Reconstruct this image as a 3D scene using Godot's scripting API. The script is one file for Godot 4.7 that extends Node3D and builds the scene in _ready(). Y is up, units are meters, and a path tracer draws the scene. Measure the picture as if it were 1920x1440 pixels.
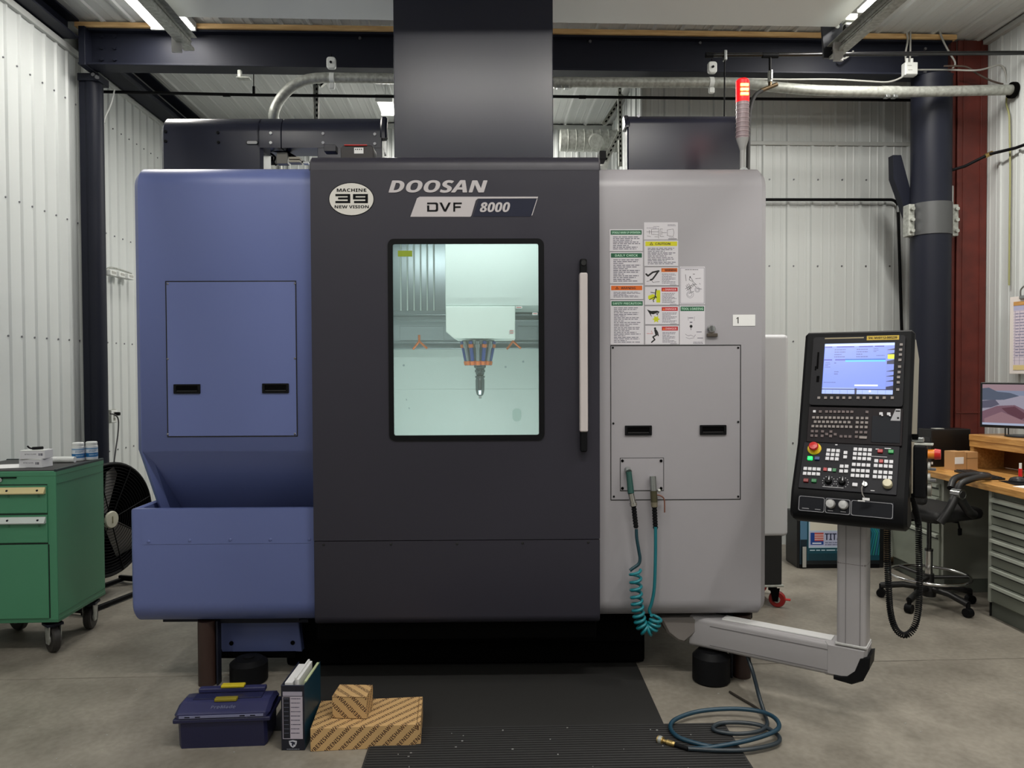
extends Node3D
# A machine shop: a large machining centre under a steel beam, with a tool cabinet on its left and an operator console and a desk on its right.
# Room axes: x to the right, y up, -z away from the camera. The machine stands turned by 1.7 degrees.

# ---------------------------------------------------------------- mesh builder
class MB:
	var v := PackedVector3Array()
	var n := PackedVector3Array()
	var uv := PackedVector2Array()
	var ix := PackedInt32Array()
	func quad(a: Vector3, b: Vector3, c: Vector3, d: Vector3, na := Vector3.ZERO, nb := Vector3.ZERO, nc := Vector3.ZERO, nd := Vector3.ZERO, u := Rect2(0, 0, 1, 1)) -> void:
		# a b c d run anticlockwise seen from outside
		if na == Vector3.ZERO:
			na = (b - a).cross(d - a).normalized()
			if na == Vector3.ZERO:
				na = (c - b).cross(d - b).normalized()
			nb = na
			nc = na
			nd = na
		var k := v.size()
		v.append_array([a, b, c, d])
		n.append_array([na, nb, nc, nd])
		uv.append_array([Vector2(u.position.x, u.end.y), u.end, Vector2(u.end.x, u.position.y), u.position])
		ix.append_array([k, k + 2, k + 1, k, k + 3, k + 2])
	func tri(a: Vector3, b: Vector3, c: Vector3, na := Vector3.ZERO) -> void:
		if na == Vector3.ZERO:
			na = (b - a).cross(c - a).normalized()
		var k := v.size()
		v.append_array([a, b, c])
		n.append_array([na, na, na])
		uv.append_array([Vector2(a.x, -a.y), Vector2(b.x, -b.y), Vector2(c.x, -c.y)])
		ix.append_array([k, k + 2, k + 1])
	func move(t: Transform3D, from := 0) -> MB:
		for i in range(from, v.size()):
			v[i] = t * v[i]
			n[i] = (t.basis * n[i]).normalized()
		return self
	func box(c: Vector3, s: Vector3, b := 0.0, tile := 0.0) -> MB:
		var h := s * 0.5
		b = minf(b, minf(h.x, minf(h.y, h.z)) * 0.999)
		for a in 3:
			var p := (a + 1) % 3
			var q := (a + 2) % 3
			for sg in [-1.0, 1.0]:
				var gu: Array = [-h[p], h[p]] if b <= 0.0 else [-h[p], -h[p] + b, h[p] - b, h[p]]
				var gv: Array = [-h[q], h[q]] if b <= 0.0 else [-h[q], -h[q] + b, h[q] - b, h[q]]
				for i in gu.size() - 1:
					for j in gv.size() - 1:
						var ps := []
						var ns := []
						for k in [[i, j], [i + 1, j], [i + 1, j + 1], [i, j + 1]]:
							var g := Vector3.ZERO
							g[a] = sg * h[a]
							g[p] = gu[k[0]]
							g[q] = gv[k[1]]
							var inner := g.clamp(-h + Vector3.ONE * b, h - Vector3.ONE * b)
							var d := (g - inner)
							if b <= 0.0:
								d = Vector3.ZERO
								d[a] = sg
							d = d.normalized()
							ps.append(c + (inner + d * b if b > 0.0 else g))
							ns.append(d)
						var u := Rect2(0, 0, 1, 1)
						if sg > 0:
							quad(ps[0], ps[1], ps[2], ps[3], ns[0], ns[1], ns[2], ns[3], u)
						else:
							quad(ps[0], ps[3], ps[2], ps[1], ns[0], ns[3], ns[2], ns[1], u)
						if tile > 0.0:
							for k in range(v.size() - 4, v.size()):
								var w := v[k] - c
								uv[k] = (Vector2(w.z, -w.y) if a == 0 else Vector2(w.x, w.z) if a == 1 else Vector2(w.x, -w.y)) / tile
		return self
	func ring(ps: PackedVector3Array, ns: PackedVector3Array, qs: PackedVector3Array, ms: PackedVector3Array) -> void:
		for i in ps.size():
			var j := (i + 1) % ps.size()
			quad(ps[i], ps[j], qs[j], qs[i], ns[i], ns[j], ms[j], ms[i])
	func lathe(prof: Array, seg := 20, t := Transform3D(), close := true) -> MB:
		# prof: Vector2(radius, height) from bottom to top, round the y axis
		var from := v.size()
		for i in prof.size() - 1:
			var p: Vector2 = prof[i]
			var q: Vector2 = prof[i + 1]
			if p.is_equal_approx(q):
				continue
			var e := (q - p).normalized()
			var o := Vector2(e.y, -e.x)
			for k in seg:
				var a := TAU * k / seg
				var b := TAU * (k + 1) / seg
				var da := Vector3(cos(a), 0, -sin(a))
				var db := Vector3(cos(b), 0, -sin(b))
				var na := da * o.x + Vector3.UP * o.y
				var nb := db * o.x + Vector3.UP * o.y
				quad(da * p.x + Vector3.UP * p.y, db * p.x + Vector3.UP * p.y, db * q.x + Vector3.UP * q.y, da * q.x + Vector3.UP * q.y, na, nb, nb, na)
		if close:
			for e in [[prof[0], -1.0], [prof[-1], 1.0]]:
				if e[0].x > 1e-5:
					for k in seg:
						var a := TAU * k / seg
						var b := TAU * (k + 1) / seg
						var pa := Vector3(cos(a) * e[0].x, e[0].y, -sin(a) * e[0].x)
						var pb := Vector3(cos(b) * e[0].x, e[0].y, -sin(b) * e[0].x)
						if e[1] > 0:
							tri(Vector3(0, e[0].y, 0), pa, pb)
						else:
							tri(Vector3(0, e[0].y, 0), pb, pa)
		return move(t, from)
	static func along(a: Vector3, b: Vector3) -> Transform3D:
		var y := (b - a).normalized()
		var x := y.cross(Vector3.FORWARD if absf(y.z) < 0.9 else Vector3.RIGHT).normalized()
		return Transform3D(Basis(x, y, x.cross(y)), a)
	func rod(a: Vector3, b: Vector3, r: float, seg := 12, r2 := -1.0) -> MB:
		return lathe([Vector2(r, 0), Vector2(r if r2 < 0 else r2, a.distance_to(b))], seg, along(a, b))
	func tube(pts: Array, r: float, seg := 8, closed := false) -> MB:
		var m := pts.size()
		var rings := []
		var norms := []
		var x := Vector3.ZERO
		for i in m:
			var a: Vector3 = pts[(i - 1 + m) % m] if closed or i > 0 else pts[0]
			var b: Vector3 = pts[(i + 1) % m] if closed or i < m - 1 else pts[m - 1]
			var d := (b - a).normalized()
			if x == Vector3.ZERO:
				x = d.cross(Vector3.UP if absf(d.y) < 0.9 else Vector3.RIGHT).normalized()
			x = (x - d * x.dot(d)).normalized()
			var y := d.cross(x)
			var ps := PackedVector3Array()
			var ns := PackedVector3Array()
			for k in seg:
				var o := x * cos(TAU * k / seg) + y * sin(TAU * k / seg)
				ps.append(pts[i] + o * r)
				ns.append(o)
			rings.append(ps)
			norms.append(ns)
		for i in (m if closed else m - 1):
			ring(rings[i], norms[i], rings[(i + 1) % m], norms[(i + 1) % m])
		if not closed:
			for k in seg:
				tri(pts[0], rings[0][(k + 1) % seg], rings[0][k])
				tri(pts[m - 1], rings[m - 1][k], rings[m - 1][(k + 1) % seg])
		return self
	func ext(poly: PackedVector2Array, z0: float, z1: float, b := 0.0, t := Transform3D(), smooth := 50.0) -> MB:
		# poly runs anticlockwise in x y; extruded from z0 to z1, both rims chamfered by b
		var from := v.size()
		var area := 0.0
		for i in poly.size():
			area += poly[i].cross(poly[(i + 1) % poly.size()])
		if area < 0.0:
			poly = poly.duplicate()
			poly.reverse()
		var m := poly.size()
		var en := []
		for i in m:
			var e := (poly[(i + 1) % m] - poly[i]).normalized()
			en.append(Vector2(e.y, -e.x))
		var inset := PackedVector2Array()
		for i in m:
			var p: Vector2 = en[(i - 1 + m) % m]
			var q: Vector2 = en[i]
			inset.append(poly[i] - (p + q) / maxf(1.0 + p.dot(q), 0.25) * b)
		var cs := cos(deg_to_rad(smooth))
		for i in m:
			var j := (i + 1) % m
			var q: Vector2 = en[i]
			var p: Vector2 = en[(i - 1 + m) % m]
			var w: Vector2 = en[j]
			var na := (p + q).normalized() if p.dot(q) > cs else q
			var nb := (w + q).normalized() if w.dot(q) > cs else q
			var A := Vector3(na.x, na.y, 0)
			var B := Vector3(nb.x, nb.y, 0)
			var p0 := Vector3(poly[i].x, poly[i].y, z0 + b)
			var p1 := Vector3(poly[j].x, poly[j].y, z0 + b)
			var p2 := Vector3(poly[j].x, poly[j].y, z1 - b)
			var p3 := Vector3(poly[i].x, poly[i].y, z1 - b)
			quad(p0, p1, p2, p3, A, B, B, A)
			if b > 0.0:
				var i0 := Vector3(inset[i].x, inset[i].y, z0)
				var i1 := Vector3(inset[j].x, inset[j].y, z0)
				var i2 := Vector3(inset[j].x, inset[j].y, z1)
				var i3 := Vector3(inset[i].x, inset[i].y, z1)
				var f := Vector3(0, 0, 1)
				var fa := (A + f).normalized()
				var fb := (B + f).normalized()
				quad(p3, p2, i2, i3, fa, fb, fb, fa)
				var ga := (A - f).normalized()
				var gb := (B - f).normalized()
				quad(i0, i1, p1, p0, ga, gb, gb, ga)
		var tr := Geometry2D.triangulate_polygon(inset)
		for k in range(0, tr.size(), 3):
			var a := inset[tr[k]]
			var bb := inset[tr[k + 1]]
			var c := inset[tr[k + 2]]
			if (bb - a).cross(c - a) < 0:
				var w2 := bb
				bb = c
				c = w2
			tri(Vector3(a.x, a.y, z1), Vector3(bb.x, bb.y, z1), Vector3(c.x, c.y, z1), Vector3(0, 0, 1))
			tri(Vector3(a.x, a.y, z0), Vector3(c.x, c.y, z0), Vector3(bb.x, bb.y, z0), Vector3(0, 0, -1))
		return move(t, from)
	func sheet(c: Vector3, w: float, h: float, d: float) -> MB:
		# a thin plate facing +z whose front carries the whole print
		var k := v.size()
		box(c, Vector3(w, h, d))
		for i in range(k, v.size()):
			uv[i] = Vector2(0.01, 0.01)
			if n[i].z > 0.5:
				uv[i] = Vector2((v[i].x - c.x) / w + 0.5, 0.5 - (v[i].y - c.y) / h)
		return self
	func mesh() -> ArrayMesh:
		var a := []
		a.resize(Mesh.ARRAY_MAX)
		a[Mesh.ARRAY_VERTEX] = v
		a[Mesh.ARRAY_NORMAL] = n
		a[Mesh.ARRAY_TEX_UV] = uv
		a[Mesh.ARRAY_INDEX] = ix
		var m := ArrayMesh.new()
		m.add_surface_from_arrays(Mesh.PRIMITIVE_TRIANGLES, a)
		return m

# ---------------------------------------------------------------- print: pictures that are computed (labels, screens, packaging)
class Ink:
	var im: Image
	func _init(w: int, h: int, c: Color) -> void:
		im = Image.create_empty(w, h, false, Image.FORMAT_RGB8)
		im.fill(c)
	func rect(x: float, y: float, w: float, h: float, c: Color) -> Ink:
		im.fill_rect(Rect2i(roundi(x), roundi(y), maxi(1, roundi(w)), maxi(1, roundi(h))), c)
		return self
	func tri(a: Vector2, b: Vector2, c: Vector2, col: Color) -> void:
		var d := (b - a).cross(c - a)
		if absf(d) < 1e-6:
			return
		if d < 0:
			var s := b
			b = c
			c = s
		var x0 := maxi(0, floori(minf(a.x, minf(b.x, c.x))))
		var x1 := mini(im.get_width() - 1, ceili(maxf(a.x, maxf(b.x, c.x))))
		var y0 := maxi(0, floori(minf(a.y, minf(b.y, c.y))))
		var y1 := mini(im.get_height() - 1, ceili(maxf(a.y, maxf(b.y, c.y))))
		for y in range(y0, y1 + 1):
			for x in range(x0, x1 + 1):
				var p := Vector2(x + 0.5, y + 0.5)
				if (b - a).cross(p - a) >= 0 and (c - b).cross(p - b) >= 0 and (a - c).cross(p - c) >= 0:
					im.set_pixel(x, y, col)
	func poly(pts: Array, col: Color) -> Ink:
		var p := PackedVector2Array(pts)
		var t := Geometry2D.triangulate_polygon(p)
		for k in range(0, t.size(), 3):
			tri(p[t[k]], p[t[k + 1]], p[t[k + 2]], col)
		return self
	func line(pts: Array, w: float, col: Color) -> Ink:
		for i in pts.size() - 1:
			var a: Vector2 = pts[i]
			var b: Vector2 = pts[i + 1]
			var o := (b - a).normalized().orthogonal() * w * 0.5
			tri(a + o, b + o, b - o, col)
			tri(a + o, b - o, a - o, col)
			disc(b, w * 0.5, col)
		disc(pts[0], w * 0.5, col)
		return self
	func disc(c: Vector2, r: float, col: Color) -> Ink:
		for y in range(maxi(0, floori(c.y - r)), mini(im.get_height() - 1, ceili(c.y + r)) + 1):
			for x in range(maxi(0, floori(c.x - r)), mini(im.get_width() - 1, ceili(c.x + r)) + 1):
				if (Vector2(x + 0.5, y + 0.5) - c).length() <= r:
					im.set_pixel(x, y, col)
		return self
	func write(s: String, t: Transform2D, col: Color, bold := true) -> Ink:
		# the text one unit high, its middle at the origin, laid by t
		var m := MACHINE_TEXT.flat(s, bold)
		for k in range(0, m.size(), 3):
			tri(t * m[k], t * m[k + 1], t * m[k + 2], col)
		return self
	func words(s: String, c: Vector2, w: float, h: float, col: Color, bold := true) -> Ink:
		var m := MACHINE_TEXT.flat(s, bold)
		var wide := 0.0
		for p in m:
			wide = maxf(wide, absf(p.x) * 2)
		return write(s, Transform2D(Vector2(w / wide, 0), Vector2(0, h), c), col, bold)
	func lines(rng: RandomNumberGenerator, x: float, y: float, w: float, h: float, rows: int, col: Color) -> Ink:
		# body text too small to read: strokes of uneven words
		for i in rows:
			var yy := y + h * (i + 0.3) / rows
			var end := x + w * (rng.randf_range(0.35, 0.7) if i % 3 == 2 else rng.randf_range(0.82, 1.0))
			var xx := x
			while xx < end:
				var l := rng.randf_range(0.06, 0.2) * w
				rect(xx, yy, minf(l, end - xx), maxf(1, h / rows * 0.42), col)
				xx += l + w * 0.025
		return self
	func texture() -> ImageTexture:
		im.generate_mipmaps()
		return ImageTexture.create_from_image(im)

class MACHINE_TEXT:
	static var kept := {}
	static func raw(s: String, bold: bool, depth: float) -> Array:
		var f := SystemFont.new()
		f.font_names = PackedStringArray(["Droid Sans"])
		f.font_weight = 700 if bold else 400
		var t := TextMesh.new()
		t.text = s
		t.font = f
		t.font_size = 64
		t.pixel_size = 0.01
		t.depth = depth
		t.curve_step = 1.5
		return t.get_mesh_arrays()
	static func flat(s: String, bold: bool) -> PackedVector2Array:
		var key := s + str(bold)
		if not kept.has(key):
			var a := raw(s, bold, 0.05)
			var v: PackedVector3Array = a[Mesh.ARRAY_VERTEX]
			var nn: PackedVector3Array = a[Mesh.ARRAY_NORMAL]
			var ii: PackedInt32Array = a[Mesh.ARRAY_INDEX]
			var out := PackedVector2Array()
			var lo := Vector2(1e9, 1e9)
			var hi := -lo
			for i in ii:
				lo = lo.min(Vector2(v[i].x, v[i].y))
				hi = hi.max(Vector2(v[i].x, v[i].y))
			var mid := (lo + hi) * 0.5
			for k in range(0, ii.size(), 3):
				if nn[ii[k]].z > 0.5:
					for j in 3:
						var p := v[ii[k + j]]
						out.append(Vector2(p.x - mid.x, mid.y - p.y) / (hi.y - lo.y))
			kept[key] = out
		return kept[key]

# ---------------------------------------------------------------- scene helpers
var used := {}
var M := {}

func numbered(s: String) -> String:
	used[s] = used.get(s, -1) + 1
	return s if used[s] == 0 else "%s_%03d" % [s, used[s]]

func tag(o: Node3D, label: String, category: String, group := "", kind := "") -> Node3D:
	if label:
		o.set_meta("label", label)
	if category:
		o.set_meta("category", category)
	if group:
		o.set_meta("group", group)
	if kind:
		o.set_meta("kind", kind)
	return o

func thing(called: String, label: String, category: String, at := Vector3.ZERO, turn := 0.0, group := "") -> Node3D:
	var o := Node3D.new()
	o.name = numbered(called)
	add_child(o)
	o.position = at
	o.rotation_degrees.y = turn
	tag(o, label, category, group)
	return o

func part(parent: Node3D, called: String, shape, m: Material, t := Transform3D(), label := "") -> MeshInstance3D:
	var o := MeshInstance3D.new()
	o.name = called
	o.mesh = shape.mesh() if shape is MB else shape
	o.material_override = m
	o.transform = t
	if label:
		o.set_meta("label", label)
	parent.add_child(o, true)
	return o

func solo(called: String, shape, m: Material, label: String, category: String, group := "") -> MeshInstance3D:
	var o := part(self, numbered(called), shape, m)
	tag(o, label, category, group)
	return o

func structure(called: String, shape, m: Material) -> MeshInstance3D:
	var o := part(self, called, shape, m)
	o.set_meta("kind", "structure")
	return o

func V(x: float, y: float, z: float) -> Vector3:
	return Vector3(x, y, z)

func at(p: Vector3, euler := Vector3.ZERO) -> Transform3D:
	return Transform3D(Basis.from_euler(euler * PI / 180.0), p)

func paint(c: Color, rough := 0.5, metal := 0.0, spec := 0.5) -> StandardMaterial3D:
	var m := StandardMaterial3D.new()
	m.albedo_color = c
	m.roughness = rough
	m.metallic = metal
	m.metallic_specular = spec
	return m

func lit(c: Color, e: float, base := Color(0.9, 0.9, 0.9)) -> StandardMaterial3D:
	var m := paint(base, 0.4)
	m.emission_enabled = true
	m.emission = c
	m.emission_energy_multiplier = e
	return m

func printed(t: Texture2D, rough := 0.5, glow := 0.0) -> StandardMaterial3D:
	var m := paint(Color.WHITE, rough)
	m.albedo_texture = t
	m.texture_filter = BaseMaterial3D.TEXTURE_FILTER_LINEAR_WITH_MIPMAPS
	if glow > 0.0:
		m.albedo_color = Color(0.12, 0.12, 0.12)
		m.emission_enabled = true
		m.emission = Color.WHITE
		m.emission_operator = BaseMaterial3D.EMISSION_OP_MULTIPLY
		m.emission_texture = t
		m.emission_energy_multiplier = glow
	return m

func noise(freq: float, oct: int, lo: Color, hi: Color, size := 512, sd := 1, mid = null) -> NoiseTexture2D:
	var f := FastNoiseLite.new()
	f.seed = sd
	f.noise_type = FastNoiseLite.TYPE_SIMPLEX_SMOOTH
	f.frequency = freq
	f.fractal_octaves = oct
	var g := Gradient.new()
	g.set_color(0, lo)
	g.set_color(1, hi)
	if mid != null:
		g.add_point(0.5, mid)
	var t := NoiseTexture2D.new()
	t.noise = f
	t.width = size
	t.height = size
	t.seamless = true
	t.color_ramp = g
	return t

func lettering(parent: Node3D, called: String, s: String, c: Vector3, w: float, h: float, d: float, m: Material, bold := true, slant := 0.0, t := Transform3D(), fat := 0.0) -> MeshInstance3D:
	# raised letters fitted into w by h, their middle at c
	var a := MACHINE_TEXT.raw(s, bold, 0.05)
	var vs: PackedVector3Array = a[Mesh.ARRAY_VERTEX]
	var lo := V(1e9, 1e9, 1e9)
	var hi := -lo
	for p in vs:
		lo = lo.min(p)
		hi = hi.max(p)
	var mid := (lo + hi) * 0.5
	var size := hi - lo
	for i in vs.size():
		var p := vs[i] - mid
		p = V(p.x / size.x * (w - slant * h), p.y / size.y * h, p.z / size.z * d)
		p.x += p.y * slant
		vs[i] = c + p
	a[Mesh.ARRAY_VERTEX] = vs
	a[Mesh.ARRAY_TANGENT] = null
	var am := ArrayMesh.new()
	var lift := 0.0
	for o in ([Vector2.ZERO] if fat <= 0.0 else [Vector2(-fat, 0), Vector2(fat, 0), Vector2(0, fat * 0.5), Vector2(0, -fat * 0.5)]):
		var b := a.duplicate()
		var ws := vs.duplicate()
		for i in ws.size():
			ws[i] += V(o.x, o.y, lift)
		lift += 0.0004
		b[Mesh.ARRAY_VERTEX] = ws
		am.add_surface_from_arrays(Mesh.PRIMITIVE_TRIANGLES, b)
	return part(parent, called, am, m, t)

func rounded(x0: float, y0: float, x1: float, y1: float, r: float, seg := 5) -> PackedVector2Array:
	var p := PackedVector2Array()
	for k in 4:
		var c: Vector2 = [Vector2(x1 - r, y1 - r), Vector2(x0 + r, y1 - r), Vector2(x0 + r, y0 + r), Vector2(x1 - r, y0 + r)][k]
		for i in seg + 1:
			p.append(c + Vector2.from_angle(PI / 2 * (k + float(i) / seg)) * r)
	return p

func holed(outer: PackedVector2Array, hole: PackedVector2Array) -> PackedVector2Array:
	# one outline that runs round both, joined by a hair-thin seam at the lower left
	var best := [1e9, 0, 0]
	for i in outer.size():
		for j in hole.size():
			var d := outer[i].distance_to(hole[j])
			if d < best[0]:
				best = [d, i, j]
	var p := PackedVector2Array()
	for i in outer.size() + 1:
		p.append(outer[(best[1] + i) % outer.size()])
	for j in hole.size() + 1:
		p.append(hole[(best[2] - j + hole.size() * 2) % hole.size()])
	return p

func arc(c: Vector2, r: float, a0: float, a1: float, seg: int) -> Array:
	var o := []
	for i in seg + 1:
		o.append(c + Vector2.from_angle(deg_to_rad(lerpf(a0, a1, float(i) / seg))) * r)
	return o

func smooth(pts: Array, step := 6) -> Array:
	var o := []
	for i in pts.size() - 1:
		var p0: Vector3 = pts[maxi(i - 1, 0)]
		var p3: Vector3 = pts[mini(i + 2, pts.size() - 1)]
		for k in step:
			o.append(pts[i].cubic_interpolate(pts[i + 1], p0, p3, float(k) / step))
	o.append(pts[-1])
	return o

# the profile polygon lies in depth and height (x -> -z of the thing is not wanted: z, y) and is drawn out along x
func across(x0: float) -> Transform3D:
	return Transform3D(Basis(V(0, 0, 1), V(0, 1, 0), V(-1, 0, 0)), V(x0, 0, 0))

func sideways(mb: MB, zy: Array, x0: float, x1: float, b := 0.0) -> MB:
	# zy: Vector2(z, y); the solid runs from x0 to x1
	return mb.ext(PackedVector2Array(zy), 0.0, x1 - x0, b, across(x1))

# ---------------------------------------------------------------- survey: where a sight line of the photograph meets a real plane
const EYE := Vector3(0, 1.66, 0)
var eye_basis := Basis.from_euler(Vector3(deg_to_rad(-1.2), deg_to_rad(-2.4), deg_to_rad(-0.25)))
const STAND := Vector3(0, 0, -3.78)          # middle of the machine's door front, on the floor
var stand_basis := Basis.from_euler(Vector3(0, deg_to_rad(-1.7), 0))

func sight(px: float, py: float) -> Vector3:
	return eye_basis * V((px - 960.0) / 1400.0, (720.0 - py) / 1400.0, -1.0)

func du(px: float, py: float, z := 0.0) -> Vector3:
	# a point on the plane z of the machine's own axes
	var e := stand_basis.inverse() * (EYE - STAND)
	var d := stand_basis.inverse() * sight(px, py)
	return e + d * ((z - e.z) / d.z)

func room(px: float, py: float, z: float) -> Vector3:
	var d := sight(px, py)
	return EYE + d * ((z - EYE.z) / d.z)

func strip_lamp(called: String, label: String, p: Vector3, w: float, l: float, energy: float, group := "", glow := 7.0) -> Node3D:
	var t := thing(called, label, "lamp", p, 0.0, group)
	part(t, "housing", MB.new().box(V(0, 0.045, 0), V(w + 0.03, 0.05, l + 0.03), 0.008), M.white)
	part(t, "end_cap", MB.new().box(V(0, 0.03, l / 2 + 0.02), V(w + 0.034, 0.07, 0.02), 0.005), M.white)
	part(t, "end_cap", MB.new().box(V(0, 0.03, -l / 2 - 0.02), V(w + 0.034, 0.07, 0.02), 0.005), M.white)
	part(t, "diffuser", MB.new().box(V(0, 0.012, 0), V(w, 0.03, l), 0.008), lit(Color(1, 0.985, 0.96), glow))
	var a := AreaLight3D.new()
	a.name = "strip_light"
	a.area_size = Vector2(w, l)
	a.area_normalize_energy = true
	a.light_energy = energy
	a.light_color = Color(1.0, 0.985, 0.955)
	a.rotation_degrees = V(-90, 0, 0)
	a.position = V(0, -0.008, 0)
	a.area_range = 30.0
	a.area_attenuation = 2.0
	a.shadow_enabled = true
	t.add_child(a)
	return t

func _ready() -> void:
	var cam := Camera3D.new()
	cam.name = "camera"
	cam.fov = rad_to_deg(2.0 * atan(720.0 / 1400.0))
	cam.near = 0.05
	cam.far = 60.0
	cam.transform = Transform3D(eye_basis, EYE)
	add_child(cam)
	cam.current = true
	var e := Environment.new()
	e.background_mode = Environment.BG_COLOR
	e.background_color = Color(0.02, 0.02, 0.022)
	e.tonemap_mode = Environment.TONE_MAPPER_LINEAR
	e.tonemap_exposure = 1.5
	e.sdfgi_enabled = true
	e.ssao_enabled = true
	e.ssil_enabled = true
	var we := WorldEnvironment.new()
	we.name = "environment"
	we.environment = e
	add_child(we)
	materials()
	lamps()
	shell()
	steel()
	services()
	machine()
	console()
	left_side()
	floor_things()
	right_side()

func lamps() -> void:
	var E := 1.0
	# the two rows along the door tracks; the nearer ones hang behind the photographer
	strip_lamp("strip_lamp", "white LED strip lamp on ceiling left of the left door track", V(-2.495, 4.31, -5.35), 0.078, 1.22, E * 0.8, "ceiling strip lamps")
	strip_lamp("strip_lamp", "white LED strip lamp half hidden behind the left door track", V(-2.285, 4.31, -5.36), 0.12, 1.22, E * 0.7, "ceiling strip lamps")
	strip_lamp("strip_lamp", "white LED strip lamp on ceiling above the right door track", V(2.885, 4.31, -4.9), 0.09, 1.22, E * 4.4, "ceiling strip lamps")
	for z in [-2.2, 0.6, 3.6]:
		strip_lamp("strip_lamp", "ceiling strip lamp out of the picture", V(-2.0, 4.31, z), 0.1, 1.22, E * (1.5 if z < 0 else 2.0), "ceiling strip lamps out of the picture")
		strip_lamp("strip_lamp", "ceiling strip lamp out of the picture", V(2.93, 4.31, z), 0.1, 1.22, E * (3.4 if z < 0 else 2.0), "ceiling strip lamps out of the picture")
	for x in [-0.35, 0.95]:
		var c := strip_lamp("strip_lamp", "ceiling strip lamp out of the picture", V(x, 4.31, -1.55), 0.12, 1.22, E * (2.4 if x < 0 else 3.6), "ceiling strip lamps out of the picture")
		c.rotation_degrees.y = 90
	var b := strip_lamp("hanging_lamp", "bright hanging lamp beside the tall dark column, under the rear ceiling", V(-0.9, 4.19, -7.36), 0.13, 0.36, E * 2.6, "")
	part(b, "hanger", MB.new().rod(V(0, 0.06, 0.1), V(0, 0.20, 0.1), 0.003, 6), M.steel)
	strip_lamp("strip_lamp", "unseen strip lamp added behind the tall column to brighten the rear bay", V(0.15, 4.31, -7.5), 0.1, 1.22, E * 5.0, "")  # added fill for the rear walls and ceiling, kept out of sight

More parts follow.
